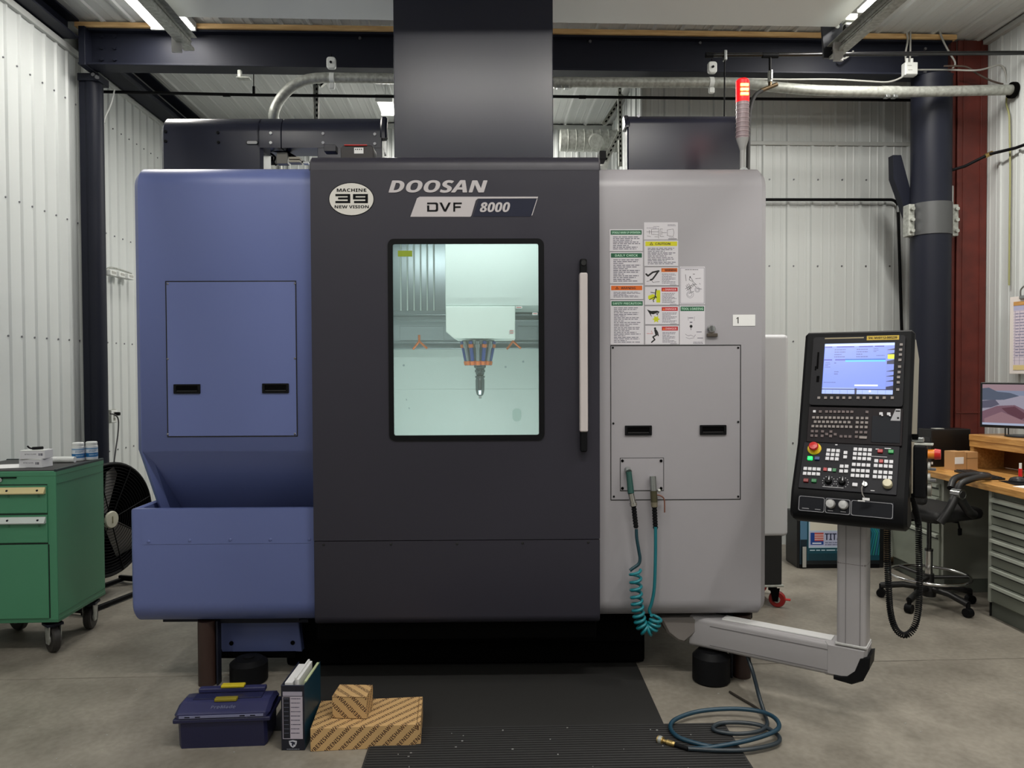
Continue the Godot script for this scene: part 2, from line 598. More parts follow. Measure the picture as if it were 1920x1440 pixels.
func materials() -> void:
	M.white = paint(Color(0.86, 0.87, 0.86), 0.4)
	M.wall = paint(Color(0.79, 0.805, 0.80), 0.42)
	M.wall_trim = paint(Color(0.72, 0.73, 0.72), 0.4)
	M.ceiling = paint(Color(0.78, 0.79, 0.785), 0.5)
	M.steel = paint(Color(0.62, 0.63, 0.63), 0.35, 0.9)
	M.galv = paint(Color(0.74, 0.75, 0.73), 0.42, 0.35)
	M.galv.albedo_texture = noise(0.03, 3, Color(0.72, 0.72, 0.7), Color(1, 1, 1), 256, 5)
	M.galv.uv1_triplanar = true
	M.galv.uv1_scale = V(3, 3, 3)
	M.chrome = paint(Color(0.8, 0.8, 0.8), 0.15, 1.0)
	M.brass = paint(Color(0.72, 0.62, 0.40), 0.35, 0.9)
	M.iron = paint(Color(0.10, 0.11, 0.155), 0.5, 0.0, 0.33)
	M.black = paint(Color(0.07, 0.072, 0.08), 0.5, 0.0, 0.22)
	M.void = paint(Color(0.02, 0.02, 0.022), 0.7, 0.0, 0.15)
	M.rubber = paint(Color(0.15, 0.148, 0.15), 0.75)
	M.red_steel = paint(Color(0.40, 0.155, 0.12), 0.5)
	M.red_steel.albedo_texture = noise(0.02, 4, Color(0.80, 0.78, 0.78), Color(1, 1, 1), 256, 8)
	M.red_steel.uv1_triplanar = true
	M.wood = paint(Color.WHITE, 0.6)
	M.wood.albedo_texture = noise(0.012, 4, Color(0.74, 0.58, 0.38), Color(0.90, 0.76, 0.54), 512, 3)
	M.wood.uv1_triplanar = true
	M.wood.uv1_world_triplanar = true
	M.wood.uv1_scale = V(0.5, 5, 0.5)
	M.oak = paint(Color.WHITE, 0.35)
	M.oak.albedo_texture = noise(0.012, 4, Color(0.62, 0.43, 0.22), Color(0.83, 0.64, 0.38), 512, 4)
	M.oak.uv1_triplanar = true
	M.oak.uv1_world_triplanar = true
	M.oak.uv1_scale = V(6, 6, 0.8)
	M.concrete = paint(Color.WHITE, 0.5)
	M.concrete.albedo_texture = noise(0.006, 6, Color(0.49, 0.468, 0.43), Color(0.60, 0.578, 0.535), 1024, 21, Color(0.55, 0.528, 0.488))
	M.concrete.uv1_triplanar = true
	M.concrete.uv1_world_triplanar = true
	M.concrete.uv1_scale = V(0.45, 0.45, 0.45)
	M.concrete.detail_enabled = true
	M.concrete.detail_blend_mode = BaseMaterial3D.BLEND_MODE_MUL
	M.concrete.detail_uv_layer = BaseMaterial3D.DETAIL_UV_1
	M.concrete.detail_albedo = noise(0.05, 5, Color(0.88, 0.875, 0.87), Color(1, 1, 1), 1024, 33)
	M.concrete.roughness_texture = noise(0.01, 4, Color(0.75, 0.75, 0.75), Color(1, 1, 1), 512, 9)
	M.blue = paint(Color(0.36, 0.405, 0.60), 0.42)
	M.char = paint(Color(0.18, 0.175, 0.21), 0.42, 0.0, 0.4)
	M.navy = paint(Color(0.125, 0.135, 0.20), 0.27)
	M.grey = paint(Color(0.60, 0.59, 0.61), 0.42)
	M.light_grey = paint(Color(0.66, 0.66, 0.66), 0.42)
	M.groove = paint(Color(0.05, 0.05, 0.06), 0.7)
	M.green = paint(Color(0.265, 0.505, 0.38), 0.4)
	M.green_dark = paint(Color(0.22, 0.43, 0.32), 0.4)
	M.screw = paint(Color(0.5, 0.5, 0.52), 0.35, 0.8)
	M.cable = paint(Color(0.66, 0.66, 0.64), 0.5)
	M.red = paint(Color(0.72, 0.10, 0.09), 0.35)
	M.yellow = paint(Color(0.85, 0.72, 0.10), 0.4)
	M.paper = paint(Color(0.88, 0.88, 0.88), 0.7)
	M.card = paint(Color(0.70, 0.54, 0.36), 0.75)
	M.teal = paint(Color(0.06, 0.40, 0.44), 0.3)
	M.hose = paint(Color(0.07, 0.21, 0.28), 0.4)
	for k in ["wall", "ceiling", "blue", "char", "grey"]:
		# sheet metal and powder coat are never quite even
		M[k].roughness_texture = noise(0.02, 3, Color(0.85, 0.85, 0.85), Color(1, 1, 1), 256, 40)
		M[k].uv1_triplanar = true

# a sheet of ribbed cladding, w wide and l long, ribs along y, facing +z
func cladding(pitch: float, ribs: int, l: float, high: float, minor := true) -> MB:
	var m := MB.new()
	var prof := [Vector2(0, 0)]
	for k in ribs:
		var x := pitch * k
		if minor:
			for f in [0.30, 0.62]:
				prof.append_array([Vector2(x + pitch * f, 0), Vector2(x + pitch * f + 0.006, 0.003), Vector2(x + pitch * f + 0.016, 0.003), Vector2(x + pitch * f + 0.022, 0)])
		prof.append_array([Vector2(x + pitch - 0.036, 0), Vector2(x + pitch - 0.024, high), Vector2(x + pitch - 0.006, high), Vector2(x + pitch, 0.0006)])
	for i in prof.size() - 1:
		var a: Vector2 = prof[i]
		var b: Vector2 = prof[i + 1]
		m.quad(V(a.x, 0, a.y), V(b.x, 0, b.y), V(b.x, l, b.y), V(a.x, l, a.y))
	# the folded back, so that the sheet has a thickness
	m.quad(V(pitch * ribs, 0, -0.002), V(0, 0, -0.002), V(0, l, -0.002), V(pitch * ribs, l, -0.002))
	return m

func shell() -> void:
	var X0 := -3.25
	var X1 := 4.25
	var H := 4.39
	var ZB := -8.4
	var ZP := -6.85
	var XP := 1.48
	var ZF := 7.0
	# floor: a bed with two cast bays that meet in a saw-cut joint
	var fl := structure("floor", MB.new().box(V(0.5, -0.11, -0.7), V(8.2, 0.2, 16.0)), M.concrete)
	part(fl, "slab", MB.new().box(V(0.5, -0.006, (ZF - 4.085) / 2.0), V(8.0, 0.012, ZF + 4.085), 0.003), M.concrete)
	part(fl, "slab", MB.new().box(V(0.5, -0.006, (-4.092 - 8.6) / 2.0), V(8.0, 0.012, 8.6 - 4.092), 0.003), M.concrete)
	# walls
	var wl := structure("wall_left", MB.new().box(V(X0 - 0.13, H / 2, -0.7), V(0.2, H, 15.8)), M.wall)
	var sh := cladding(0.1524, 6, 4.2, 0.014, false).mesh()
	var turn_l := Basis(V(0, 0, -1), V(0, 1, 0), V(1, 0, 0))
	for i in 11:
		part(wl, "panel", sh, M.wall, Transform3D(turn_l, V(X0, 0.0, ZF - 3.19 - 0.9144 * i)))
	for i in 3:
		part(wl, "panel", sh, M.wall, Transform3D(turn_l, V(X0, 0.0, -6.3 - 0.9144 * i)))
	var rows := MB.new()
	for y in [0.95, 1.9, 2.85, 3.8]:
		for k in 32:
			rows.rod(V(X0, y, -3.6 - 0.1524 * k - 0.01), V(X0 + 0.007, y, -3.6 - 0.1524 * k - 0.01), 0.007, 6)
	part(wl, "screw_heads", rows, M.screw).set_meta("kind", "stuff")
	part(wl, "trim_angle", MB.new().box(V(X0 + 0.012, 4.20, 0.35), V(0.04, 0.05, 13.2), 0.004), M.wall_trim)
	part(wl, "trim_angle", MB.new().box(V(X0 + 0.012, 4.165, -7.35), V(0.03, 0.04, 2.0), 0.004), M.wall_trim)
	part(wl, "corner_trim", MB.new().box(V(X0 + 0.015, 2.1, -6.24), V(0.05, 4.2, 0.035), 0.004), M.wall_trim)
	var wr := structure("wall_right", MB.new().box(V(X1 + 0.13, H / 2, -0.7), V(0.2, H, 15.8)), M.wall)
	var shr := cladding(0.2286, 4, H - 0.02, 0.016).mesh()
	var turn_r := Basis(V(0, 0, 1), V(0, 1, 0), V(-1, 0, 0))
	for i in 15:
		part(wr, "panel", shr, M.wall, Transform3D(turn_r, V(X1, 0.0, ZP + 0.9144 * i)))
	part(wr, "trim_angle", MB.new().box(V(X1 - 0.02, H - 0.03, 0.05), V(0.06, 0.04, 13.8), 0.004), M.wall_trim)
	# rear: a partition on the right, a deeper bay on the left
	var wp := structure("wall_rear_right", MB.new().box(V((XP + X1) / 2, H / 2, ZP - 0.13), V(X1 - XP - 0.02, H, 0.2)), M.wall)
	for i in 3:
		part(wp, "panel", shr, M.wall, Transform3D(Basis(), V(XP + 0.02 + 0.9144 * i, 0, ZP)))
	part(wp, "girt_flashing", MB.new().box(V((XP + X1) / 2, 3.73, ZP + 0.012), V(X1 - XP - 0.05, 0.035, 0.014), 0.003), M.wall_trim)
	part(wp, "corner_trim", MB.new().box(V(XP + 0.02, H / 2, ZP + 0.012), V(0.06, H - 0.02, 0.03), 0.004), M.wall_trim)
	rows = MB.new()
	for y in [0.95, 1.9, 2.6, 3.4]:
		for k in 12:
			rows.rod(V(XP + 0.06 + 0.2286 * k, y, ZP), V(XP + 0.06 + 0.2286 * k, y, ZP + 0.006), 0.008, 6)
	part(wp, "screw_heads", rows, M.screw).set_meta("kind", "stuff")
	var ws := structure("wall_rear_side", MB.new().box(V(XP + 0.12, H / 2, (ZP + ZB) / 2 - 0.12), V(0.2, H, ZP - ZB + 0.02)), M.wall)
	for i in 2:
		part(ws, "panel", shr, M.wall, Transform3D(turn_r, V(XP, 0.0, ZB + 0.7 * i)))
	var wb := structure("wall_rear_left", MB.new().box(V((XP + X0) / 2, H / 2, ZB - 0.13), V(XP - X0 + 0.6, H, 0.2)), M.wall)
	for i in 5:
		part(wb, "panel", shr, M.wall, Transform3D(Basis(), V(X0 + 0.02 + 0.9144 * i, 0, ZB)))
	part(wb, "trim_angle", MB.new().box(V((XP + X0) / 2, H - 0.04, ZB + 0.02), V(XP - X0, 0.05, 0.04), 0.004), M.wall_trim)
	structure("wall_front", MB.new().box(V(0.5, H / 2, ZF + 0.1), V(8.0, H, 0.2)), M.wall)
	# ceiling: ribbed sheets running away from the camera
	var ce := structure("ceiling", MB.new().box(V(0.5, H + 0.13, -0.7), V(8.2, 0.2, 16.0)), M.ceiling)
	var shc := cladding(0.2286, 4, 15.6, 0.02).mesh()
	for i in 9:
		part(ce, "panel", shc, M.ceiling, Transform3D(Basis(V(1, 0, 0), V(0, 0, 1), V(0, -1, 0)), V(X0 - 0.35 + 0.9144 * i, H, ZB)))
	part(ce, "timber_ledger", MB.new().box(V(0.38, 4.354, -6.03), V(7.05, 0.038, 0.06), 0.004), M.wood)

func steel() -> void:
	# the cross beam: web and two flanges
	var b := thing("steel_beam", "long dark steel I-beam crossing above the machine under the ceiling", "beam", V(0.38, 4.042, -6.08))
	part(b, "web", MB.new().box(V(0, 0.145, -0.01), V(7.0, 0.27, 0.018)), M.iron)
	part(b, "bottom_flange", MB.new().box(V(0, 0.008, 0), V(7.0, 0.016, 0.165), 0.003), M.iron)
	part(b, "top_flange", MB.new().box(V(0, 0.284, 0), V(7.0, 0.016, 0.12), 0.003), M.iron)
	for x in [-3.35, -3.25]:
		for y in [0.07, 0.16, 0.25]:
			part(b, "bolt", MB.new().rod(V(x, y, -0.002), V(x, y, 0.016), 0.014, 6), M.iron)
	for q in [[-1.33, 0.262], [0.52, 0.262], [1.42, 0.262], [3.3, 0.24], [3.3, 0.05]]:
		part(b, "bolt", MB.new().rod(V(q[0], q[1], 0.0), V(q[0], q[1], 0.016), 0.012, 6), M.screw)
	part(b, "end_plate", MB.new().box(V(-3.46, 0.14, 0.0), V(0.05, 0.30, 0.2), 0.004), M.iron)
	# eave beam along the left wall
	var ev := thing("eave_beam", "dark steel eave beam along the top of the left wall", "beam", V(-3.17, 4.235, 0.0))
	part(ev, "web", MB.new().box(V(-0.03, 0.075, 0.5), V(0.016, 0.14, 13.0)), M.iron)
	part(ev, "bottom_flange", MB.new().box(V(0, 0.008, 0.5), V(0.13, 0.016, 13.0), 0.003), M.iron)
	part(ev, "top_flange", MB.new().box(V(0, 0.142, 0.5), V(0.13, 0.016, 13.0), 0.003), M.iron)
	var ev2 := thing("eave_beam", "dark steel eave beam behind the cross beam, over the rear part of the left wall", "beam", V(-3.12, 4.19, -7.3))
	part(ev2, "web", MB.new().box(V(-0.06, 0.095, 0), V(0.016, 0.18, 2.1)), M.iron)
	part(ev2, "bottom_flange", MB.new().box(V(0, 0.008, 0), V(0.2, 0.016, 2.1), 0.003), M.iron)
	part(ev2, "top_flange", MB.new().box(V(0, 0.188, 0), V(0.2, 0.016, 2.1), 0.003), M.iron)
	# left pipe column
	var c := thing("pipe_column", "slim dark round steel column at the end of the left wall", "column", V(-3.115, 0, -6.22))
	part(c, "shaft", MB.new().rod(V(0, 0.02, 0), V(0, 3.97, 0), 0.072, 28), M.iron)
	part(c, "cap_plate", MB.new().box(V(0, 4.0, 0), V(0.17, 0.06, 0.17), 0.006), M.iron)
	part(c, "base_plate", MB.new().box(V(0, 0.01, 0), V(0.24, 0.02, 0.24), 0.004), M.iron)
	part(c, "side_plate", MB.new().box(V(-0.06, 2.0, 0.055), V(0.05, 3.98, 0.012), 0.002), M.iron)
	for q in [V(0.05, 4.01, 0.09), V(0.078, 3.99, 0.09)]:
		part(c, "bolt", MB.new().rod(q, q + V(0, 0, 0.016), 0.016, 6), M.screw)
	# right column with its clamp
	c = thing("pipe_column", "thick dark round steel column wearing a grey clamp band", "column", V(3.73, 0, -6.06))
	part(c, "shaft", MB.new().rod(V(0, 0.02, 0), V(0, 4.035, 0), 0.153, 40), M.iron)
	part(c, "base_plate", MB.new().box(V(0, 0.01, 0), V(0.36, 0.02, 0.36), 0.004), M.iron)
	var cl := part(c, "clamp_band", MB.new().rod(V(0, 2.74, 0), V(0, 3.0, 0), 0.159, 40), paint(Color(0.33, 0.335, 0.34), 0.45, 0.4))
	for s in [-1, 1]:
		part(cl, "flange_plate", MB.new().box(V(s * 0.185, 2.865, 0.0), V(0.05, 0.26, 0.09), 0.006), M.galv)
		for k in 3:
			part(cl, "bolt", MB.new().rod(V(s * 0.187, 2.775 + k * 0.09, 0.04), V(s * 0.187, 2.775 + k * 0.09, 0.07), 0.017, 6), M.galv)
	var br := part(c, "brace", MB.new().ext(PackedVector2Array([Vector2(-0.275, 3.43), Vector2(-0.205, 3.43), Vector2(-0.12, 3.13), Vector2(-0.12, 2.86), Vector2(-0.15, 2.92), Vector2(-0.27, 3.24)]), -0.06, 0.02, 0.004), M.iron)
	br.position.z = -0.1
	# red column in the corner
	c = thing("corner_column", "red oxide steel corner column behind the desk", "column", V(4.085, 0, -6.22))
	part(c, "flange", MB.new().box(V(0.03, 2.19, 0.1), V(0.255, 4.37, 0.016), 0.003), M.red_steel)
	part(c, "web", MB.new().box(V(0.03, 2.19, 0), V(0.014, 4.37, 0.2)), M.red_steel)
	part(c, "flange", MB.new().box(V(0.03, 2.19, -0.1), V(0.255, 4.37, 0.016), 0.003), M.red_steel)
	part(c, "side_channel", MB.new().box(V(-0.12, 2.19, 0.05), V(0.05, 4.37, 0.07), 0.006), M.red_steel)
	part(c, "seam", MB.new().box(V(-0.05, 2.2, 0.112), V(0.006, 4.36, 0.006), 0.002), M.red_steel)
	part(c, "seam", MB.new().box(V(0.10, 2.2, 0.112), V(0.006, 4.36, 0.006), 0.002), M.red_steel)
	part(c, "splice_bead", MB.new().box(V(0.03, 1.27, 0.11), V(0.25, 0.012, 0.01), 0.003), M.red_steel)
	part(c, "conduit_strip", MB.new().box(V(-0.145, 2.99, 0.1), V(0.03, 0.36, 0.03), 0.005), M.wall_trim)
	# overhead door, open: flat sections lying under the ceiling between two tracks
	var d := thing("overhead_door", "white sectional overhead door lying open under the ceiling", "garage door", V(0.23, 3.95, 0))
	for i in 4:
		part(d, "section", MB.new().box(V(0, 0.0225, -4.72 + 0.535 * i), V(4.36, 0.045, 0.53), 0.004), M.white)
	for x in [-0.64, 0.86]:
		var hg := part(d, "hinge", MB.new().box(V(x, -0.004, -4.37), V(0.07, 0.012, 0.09), 0.003), M.steel)
		part(hg, "pin", MB.new().rod(V(x - 0.03, -0.012, -4.37), V(x + 0.03, -0.012, -4.37), 0.006, 8), M.black)
	for s in [-1, 1]:
		var bx: float = -2.235 if s < 0 else 2.25
		var rb := part(d, "top_bracket", MB.new().box(V(bx, 0.04, -4.95), V(0.085, 0.05, 0.06), 0.006), M.galv)
		part(rb, "bracket_plate", MB.new().box(V(bx, -0.02, -4.94), V(0.085, 0.045, 0.05), 0.006), M.galv)
		part(rb, "roller", MB.new().rod(V(bx - s * 0.02, -0.045, -4.9), V(bx - s * 0.06, -0.045, -4.9), 0.022, 12), M.black)
	for s in [-1, 1]:
		var x: float = -1.89 if s < 0 else 2.40
		var t := thing("door_track", "galvanised %s door track ending under the beam %s" % ["left" if s < 0 else "right", "beside two strip lamps" if s < 0 else "beside the dark hanger plate"], "door track", V(x, 3.77, -2.9), 0.0)
		var ch := PackedVector2Array([Vector2(-0.03, -0.03), Vector2(0.035, -0.03), Vector2(0.035, -0.012), Vector2(0.03, -0.012), Vector2(0.03, -0.026), Vector2(-0.026, -0.026), Vector2(-0.026, 0.026), Vector2(0.02, 0.026), Vector2(0.02, 0.03), Vector2(-0.03, 0.03)])
		if s > 0:
			for k in ch.size():
				ch[k].x = -ch[k].x
		part(t, "channel", MB.new().ext(ch, -2.1, 1.2), M.galv)
		part(t, "angle", MB.new().box(V(-s * 0.03, 0.055, -0.45), V(0.045, 0.004, 3.3)).box(V(-s * 0.01, 0.035, -0.45), V(0.004, 0.045, 3.3)), M.galv)
		part(t, "end_stop", MB.new().ext(PackedVector2Array([Vector2(-0.06, -0.09), Vector2(0.0, -0.09), Vector2(0.0, 0.03), Vector2(-0.06, 0.03)]), -1.99, -1.97), M.light_grey)
		part(t, "hanger", MB.new().box(V(s * 0.095, 0.33, -0.9), V(0.05, 0.6, 0.004)), M.galv)
		if s > 0:
			part(t, "hanger_plate", MB.new().ext(PackedVector2Array([Vector2(-0.09, 0.26), Vector2(0.09, 0.26), Vector2(0.07, 0.16), Vector2(0.05, 0.05), Vector2(-0.03, -0.02), Vector2(-0.07, -0.02)]), -2.12, -2.10, 0.002), paint(Color(0.17, 0.18, 0.21), 0.4, 0.3))
			part(t, "rivet", MB.new().rod(V(0.02, 0.19, -2.10), V(0.02, 0.19, -2.092), 0.014, 10), M.white)

func services() -> void:
	# vacuum tube along the beam
	var p := [V(-1.62, 2.9, -6.12), V(-1.62, 3.55, -6.06)]
	for q in [[513, 215], [524, 188], [546, 164], [574, 150], [604, 146], [640, 146]]:
		p.append(room(q[0], q[1], -5.96))
	p.append_array([room(740, 147.5, -5.95), room(1037, 154, -5.93), room(1345, 155, -5.92), room(1400, 157, -5.9), room(1470, 165, -5.85), room(1560, 170.5, -5.8), room(1720, 172, -5.8), V(4.1, 3.842, -5.78), V(4.228, 3.842, -5.78)])
	var t := thing("vacuum_pipe", "grey galvanised tube bending along the underside of the beam into the right wall", "pipe")
	part(t, "tube", MB.new().tube(smooth(p, 5), 0.04, 18), M.galv)
	for q in [[623, 147, -5.95], [1333, 155, -5.92]]:
		var c := room(q[0], q[1], q[2])
		var cl := part(t, "strap", MB.new().rod(c + V(-0.018, 0, 0), c + V(0.018, 0, 0), 0.043, 18), M.white)
		part(cl, "beam_clip", MB.new().ext(rounded(-0.035, 0.06, 0.035, 0.15, 0.02, 3), 0.01, 0.05, 0.006), M.white, at(c))
		part(cl, "clip_bolt", MB.new().rod(V(0, 0.105, 0.05), V(0, 0.105, 0.06), 0.01, 6).rod(V(0, 0.14, 0.03), V(0, 0.175, 0.03), 0.006, 6), M.black, at(c))
		part(cl, "lower_lug", MB.new().ext(rounded(-0.022, -0.09, 0.022, -0.045, 0.01, 3), 0.0, 0.03, 0.005), M.white, at(c))
	for q in [[1055, 155, -5.93], [1668, 172, -5.8]]:
		var c := room(q[0], q[1], q[2])
		var sl := part(t, "sleeve", MB.new().rod(c + V(-0.07, 0, 0), c + V(0.07, 0, 0), 0.043, 18), M.galv)
		for k in [-1, 1]:
			part(sl, "screw_lug", MB.new().box(c + V(k * 0.03, -0.045, 0.015), V(0.035, 0.02, 0.05), 0.004), M.steel)
	part(t, "wall_collar", MB.new().rod(V(4.2, 3.842, -5.78), V(4.23, 3.842, -5.78), 0.062, 18), M.void)
	# thin black air line behind the beam
	t = thing("air_line", "thin black air line strung behind the beam from left wall to thick column", "pipe")
	part(t, "tube", MB.new().tube([room(190, 172, -6.42), room(470, 178, -6.42), room(740, 181, -6.42), room(1037, 181, -6.42), room(1380, 185, -6.42), room(1725, 188, -6.42)], 0.0125, 10), M.black)
	for x in [425, 1092]:
		var c := room(x, 178 if x < 800 else 182, -6.42)
		part(t, "coupling", MB.new().rod(c + V(-0.03, 0, 0), c + V(0.03, 0, 0), 0.016, 10), M.black)
	var hp := room(476, 178, -6.42)
	part(t, "hanger", MB.new().rod(hp, hp + V(0, 0.07, 0), 0.012, 8).rod(hp + V(0, 0.06, 0), V(hp.x, 4.44, hp.z), 0.004, 6), M.black)
	# heavier black air main on the right with its drop
	t = thing("air_main", "shiny black air main running in front of the beam to the right wall", "pipe")
	var a0 := room(1332, 103.5, -5.62)
	part(t, "tube", MB.new().rod(a0, V(4.24, 4.068, -5.62), 0.016, 14), paint(Color(0.05, 0.05, 0.055), 0.2))
	part(t, "end_cap", MB.new().rod(a0 + V(-0.035, 0, 0), a0 + V(0.02, 0, 0), 0.02, 14), M.black)
	var st := room(1359, 103.5, -5.62)
	part(t, "clamp", MB.new().box(st + V(0, -0.005, 0), V(0.022, 0.075, 0.045), 0.004), M.steel)
	part(t, "drop_rod", MB.new().rod(st + V(0, -0.02, 0), st + V(-0.005, -0.62, 0), 0.006, 8), M.black)
	var tee := room(1444, 104, -5.62)
	part(t, "tee", MB.new().rod(tee + V(-0.06, 0, 0), tee + V(0.06, 0, 0), 0.021, 12).rod(tee, tee + V(0, -0.12, 0), 0.011, 10), M.black)
	var rg := part(t, "valve", MB.new().rod(tee + V(0, -0.12, 0), tee + V(0, -0.2, 0), 0.018, 12), M.galv)
	part(rg, "valve_lever", MB.new().box(tee + V(0.005, -0.15, 0.022), V(0.014, 0.07, 0.008), 0.003), M.steel)
	part(t, "elbow", MB.new().rod(tee + V(0, -0.2, 0), tee + V(0, -0.235, 0), 0.014, 10).rod(tee + V(-0.07, -0.265, 0), tee + V(0.055, -0.215, 0), 0.016, 10), paint(Color(0.36, 0.30, 0.22), 0.4, 0.7))
	part(t, "hose", MB.new().tube(smooth([tee + V(-0.06, -0.262, 0), tee + V(-0.12, -0.31, 0), tee + V(-0.155, -0.42, 0), tee + V(-0.165, -0.6, 0), tee + V(-0.17, -0.9, 0.0)], 5), 0.016, 10), M.rubber)
	# junction box and its cables
	var jb := thing("junction_box", "small white junction box on the beam beside the thick column", "junction box", room(1705, 131, -5.97))
	part(jb, "box", MB.new().box(V(0, 0, 0), V(0.105, 0.105, 0.06), 0.008), M.white)
	part(jb, "lid", MB.new().box(V(0, 0, 0.034), V(0.095, 0.095, 0.008), 0.003), M.white)
	for q in [V(-0.03, 0.02, 0.039), V(-0.025, -0.015, 0.039)]:
		part(jb, "print", MB.new().box(q + V(0.01, 0, 0), V(0.035, 0.006, 0.001)), M.cable)
	part(jb, "gland", MB.new().rod(V(0.02, 0.05, 0), V(0.02, 0.09, 0), 0.012, 8).rod(V(-0.02, 0.05, 0), V(-0.02, 0.09, 0), 0.012, 8), M.white)
	var cb := [
		["grey cable climbing from junction box to the timber ledger", [[1699, 120], [1698, 100], [1702, 75], [1700, 58]]],
		["second grey cable climbing straight from junction box to the ledger", [[1706, 120], [1707, 90], [1707, 58]]],
		["grey cable sagging along the beam from the left into junction box", [[1400, 148], [1480, 149], [1560, 149], [1620, 152], [1660, 154], [1680, 150], [1694, 143]]],
		["grey cable running right from junction box to the pipe hole in the wall", [[1716, 131], [1780, 131], [1830, 132], [1858, 126], [1874, 122], [1884, 132], [1890, 165]]],
		["grey cable hanging from the ledger above the red column", [[1762, 60], [1770, 80], [1781, 100], [1791, 118], [1786, 129]]],
		["brown cable curving past the red column into the pipe hole", [[1770, 124], [1810, 125], [1832, 138], [1860, 152], [1890, 160]]],
		["grey cable looping under the right door track", [[1600, 96], [1590, 106], [1582, 110], [1577, 106]]]]
	for k in cb.size():
		var pts := []
		for q in cb[k][1]:
			pts.append(room(q[0], q[1], -5.94 if k == 5 else -5.985 if q[0] < 1820 else -5.9))
		solo("cable", MB.new().tube(smooth(pts, 5), 0.0075, 8), M.cable if k != 5 else paint(Color(0.35, 0.30, 0.27), 0.5), cb[k][0], "cable")
	var yl := []
	for q in [[1888, 178], [1887, 195], [1892, 215], [1893, 240], [1894, 320], [1893, 420], [1892, 535]]:
		var r := sight(q[0], q[1])
		yl.append(EYE + r * (4.225 / r.x))
	solo("cable", MB.new().tube(smooth(yl, 4), 0.007, 8), paint(Color(0.60, 0.60, 0.40), 0.5), "yellow-green cable running down the right wall to the clipboard", "cable")
	# dark air line on the right wall
	t = thing("air_line", "dark air pipe from thick column across red column to right wall", "pipe")
	part(t, "tube", MB.new().tube([V(3.87, 3.27, -6.0), V(3.95, 3.29, -5.96), V(4.13, 3.38, -5.93), V(4.2, 3.37, -5.72), V(4.205, 3.365, -5.5), V(4.205, 3.46, -5.1)], 0.012, 10), M.black)
	part(t, "coupling", MB.new().rod(V(4.1, 3.365, -5.935), V(4.16, 3.392, -5.93), 0.018, 10), M.brass)
	# conduit on the partition
	t = thing("air_line", "black pipe with one right-angle bend on the white rear wall right of the machine", "pipe")
	part(t, "tube", MB.new().tube(smooth([V(1.6, 3.195, -6.79), V(2.6, 3.2, -6.79), V(3.80, 3.205, -6.79)], 2) + arc3(V(3.80, 3.135, -6.79), 0.07), 0.013, 10), M.black)
	part(t, "tube", MB.new().rod(V(3.87, 3.135, -6.79), V(3.915, 1.9, -6.79), 0.013, 10), M.black)
	part(t, "elbow", MB.new().rod(V(3.87, 3.15, -6.79), V(3.872, 3.09, -6.79), 0.018, 10), M.steel)
	# spiral duct at the back with hangers of perforated angle
	t = thing("spiral_duct", "silver ribbed round duct near the rear ceiling", "duct", V(0.85, 4.06, -7.9))
	var pr := []
	for k in 8:
		pr.append_array([Vector2(0.112, k * 0.085), Vector2(0.112, k * 0.085 + 0.07), Vector2(0.118, k * 0.085 + 0.074), Vector2(0.118, k * 0.085 + 0.082)])
	part(t, "duct", MB.new().lathe(pr, 24, at(Vector3.ZERO, V(0, 0, -90))), M.galv)
	part(t, "tap", MB.new().rod(V(0.36, -0.02, 0.08), V(0.36, -0.06, 0.17), 0.075, 18), M.galv)
	part(t, "elbow", MB.new().rod(V(0.5, -0.1, 0.0), V(0.44, -0.28, 0.0), 0.06, 14), M.cable)
	for q in [[0, 593, 150, 593, 216, -6.5, "perforated steel angle hanging behind the bend of the grey tube"], [0, 1161, 163, 1163, 262, -7.0, "perforated steel angle hanging above the spiral duct"], [1, 1168, 178, 1131, 234, -7.05, "slanting perforated steel brace above the spiral duct"], [1, 1164, 245, 1134, 302, -6.95, "slanting perforated steel brace below the spiral duct"], [1, 600, 162, 613, 150, -6.5, "short slanting perforated brace under the grey tube"]]:
		var a := room(q[1], q[2], q[5])
		var bb := room(q[3], q[4], q[5])
		if q[0] == 0:
			a.y = 4.44
			bb.y -= 0.25
		var l := a.distance_to(bb)
		var fr := MB.along(a, bb)
		var an := thing("slotted_angle", q[6], "bracket", a)
		part(an, "angle", MB.new().box(V(0, l / 2, 0.0), V(0.04, l, 0.003)).box(V(-0.0185, l / 2, -0.018), V(0.003, l, 0.036)), M.galv, Transform3D(fr.basis, Vector3.ZERO))
		var ho := MB.new()
		for k in int(l / 0.045):
			ho.box(V(0.004, 0.025 + k * 0.045, 0.0), V(0.014, 0.024, 0.0045))
		part(an, "slots", ho, M.void, Transform3D(fr.basis, Vector3.ZERO)).set_meta("kind", "stuff")
	var bc := thing("beam_clamp", "small galvanised clamp on the underside of the beam, left half", "clamp", room(457, 146, -6.02))
	part(bc, "plate", MB.new().box(V(0, -0.005, 0), V(0.1, 0.008, 0.06), 0.002), M.galv)
	part(bc, "hook", MB.new().box(V(-0.03, 0.03, 0), V(0.03, 0.06, 0.03), 0.006), M.galv)
	# pipe along the rear eave
	solo("sprinkler_pipe", MB.new().tube([V(-3.03, 4.19, -6.25), V(-3.03, 4.19, -8.35)], 0.02, 10), M.iron, "dark pipe under the rear eave beam on the left wall", "pipe")

func arc3(c: Vector3, r: float) -> Array:
	var o := []
	for k in range(1, 7):
		var a := PI / 2 - PI / 2 * k / 6.0
		o.append(c + V(cos(a) * r, sin(a) * r, 0))
	return o

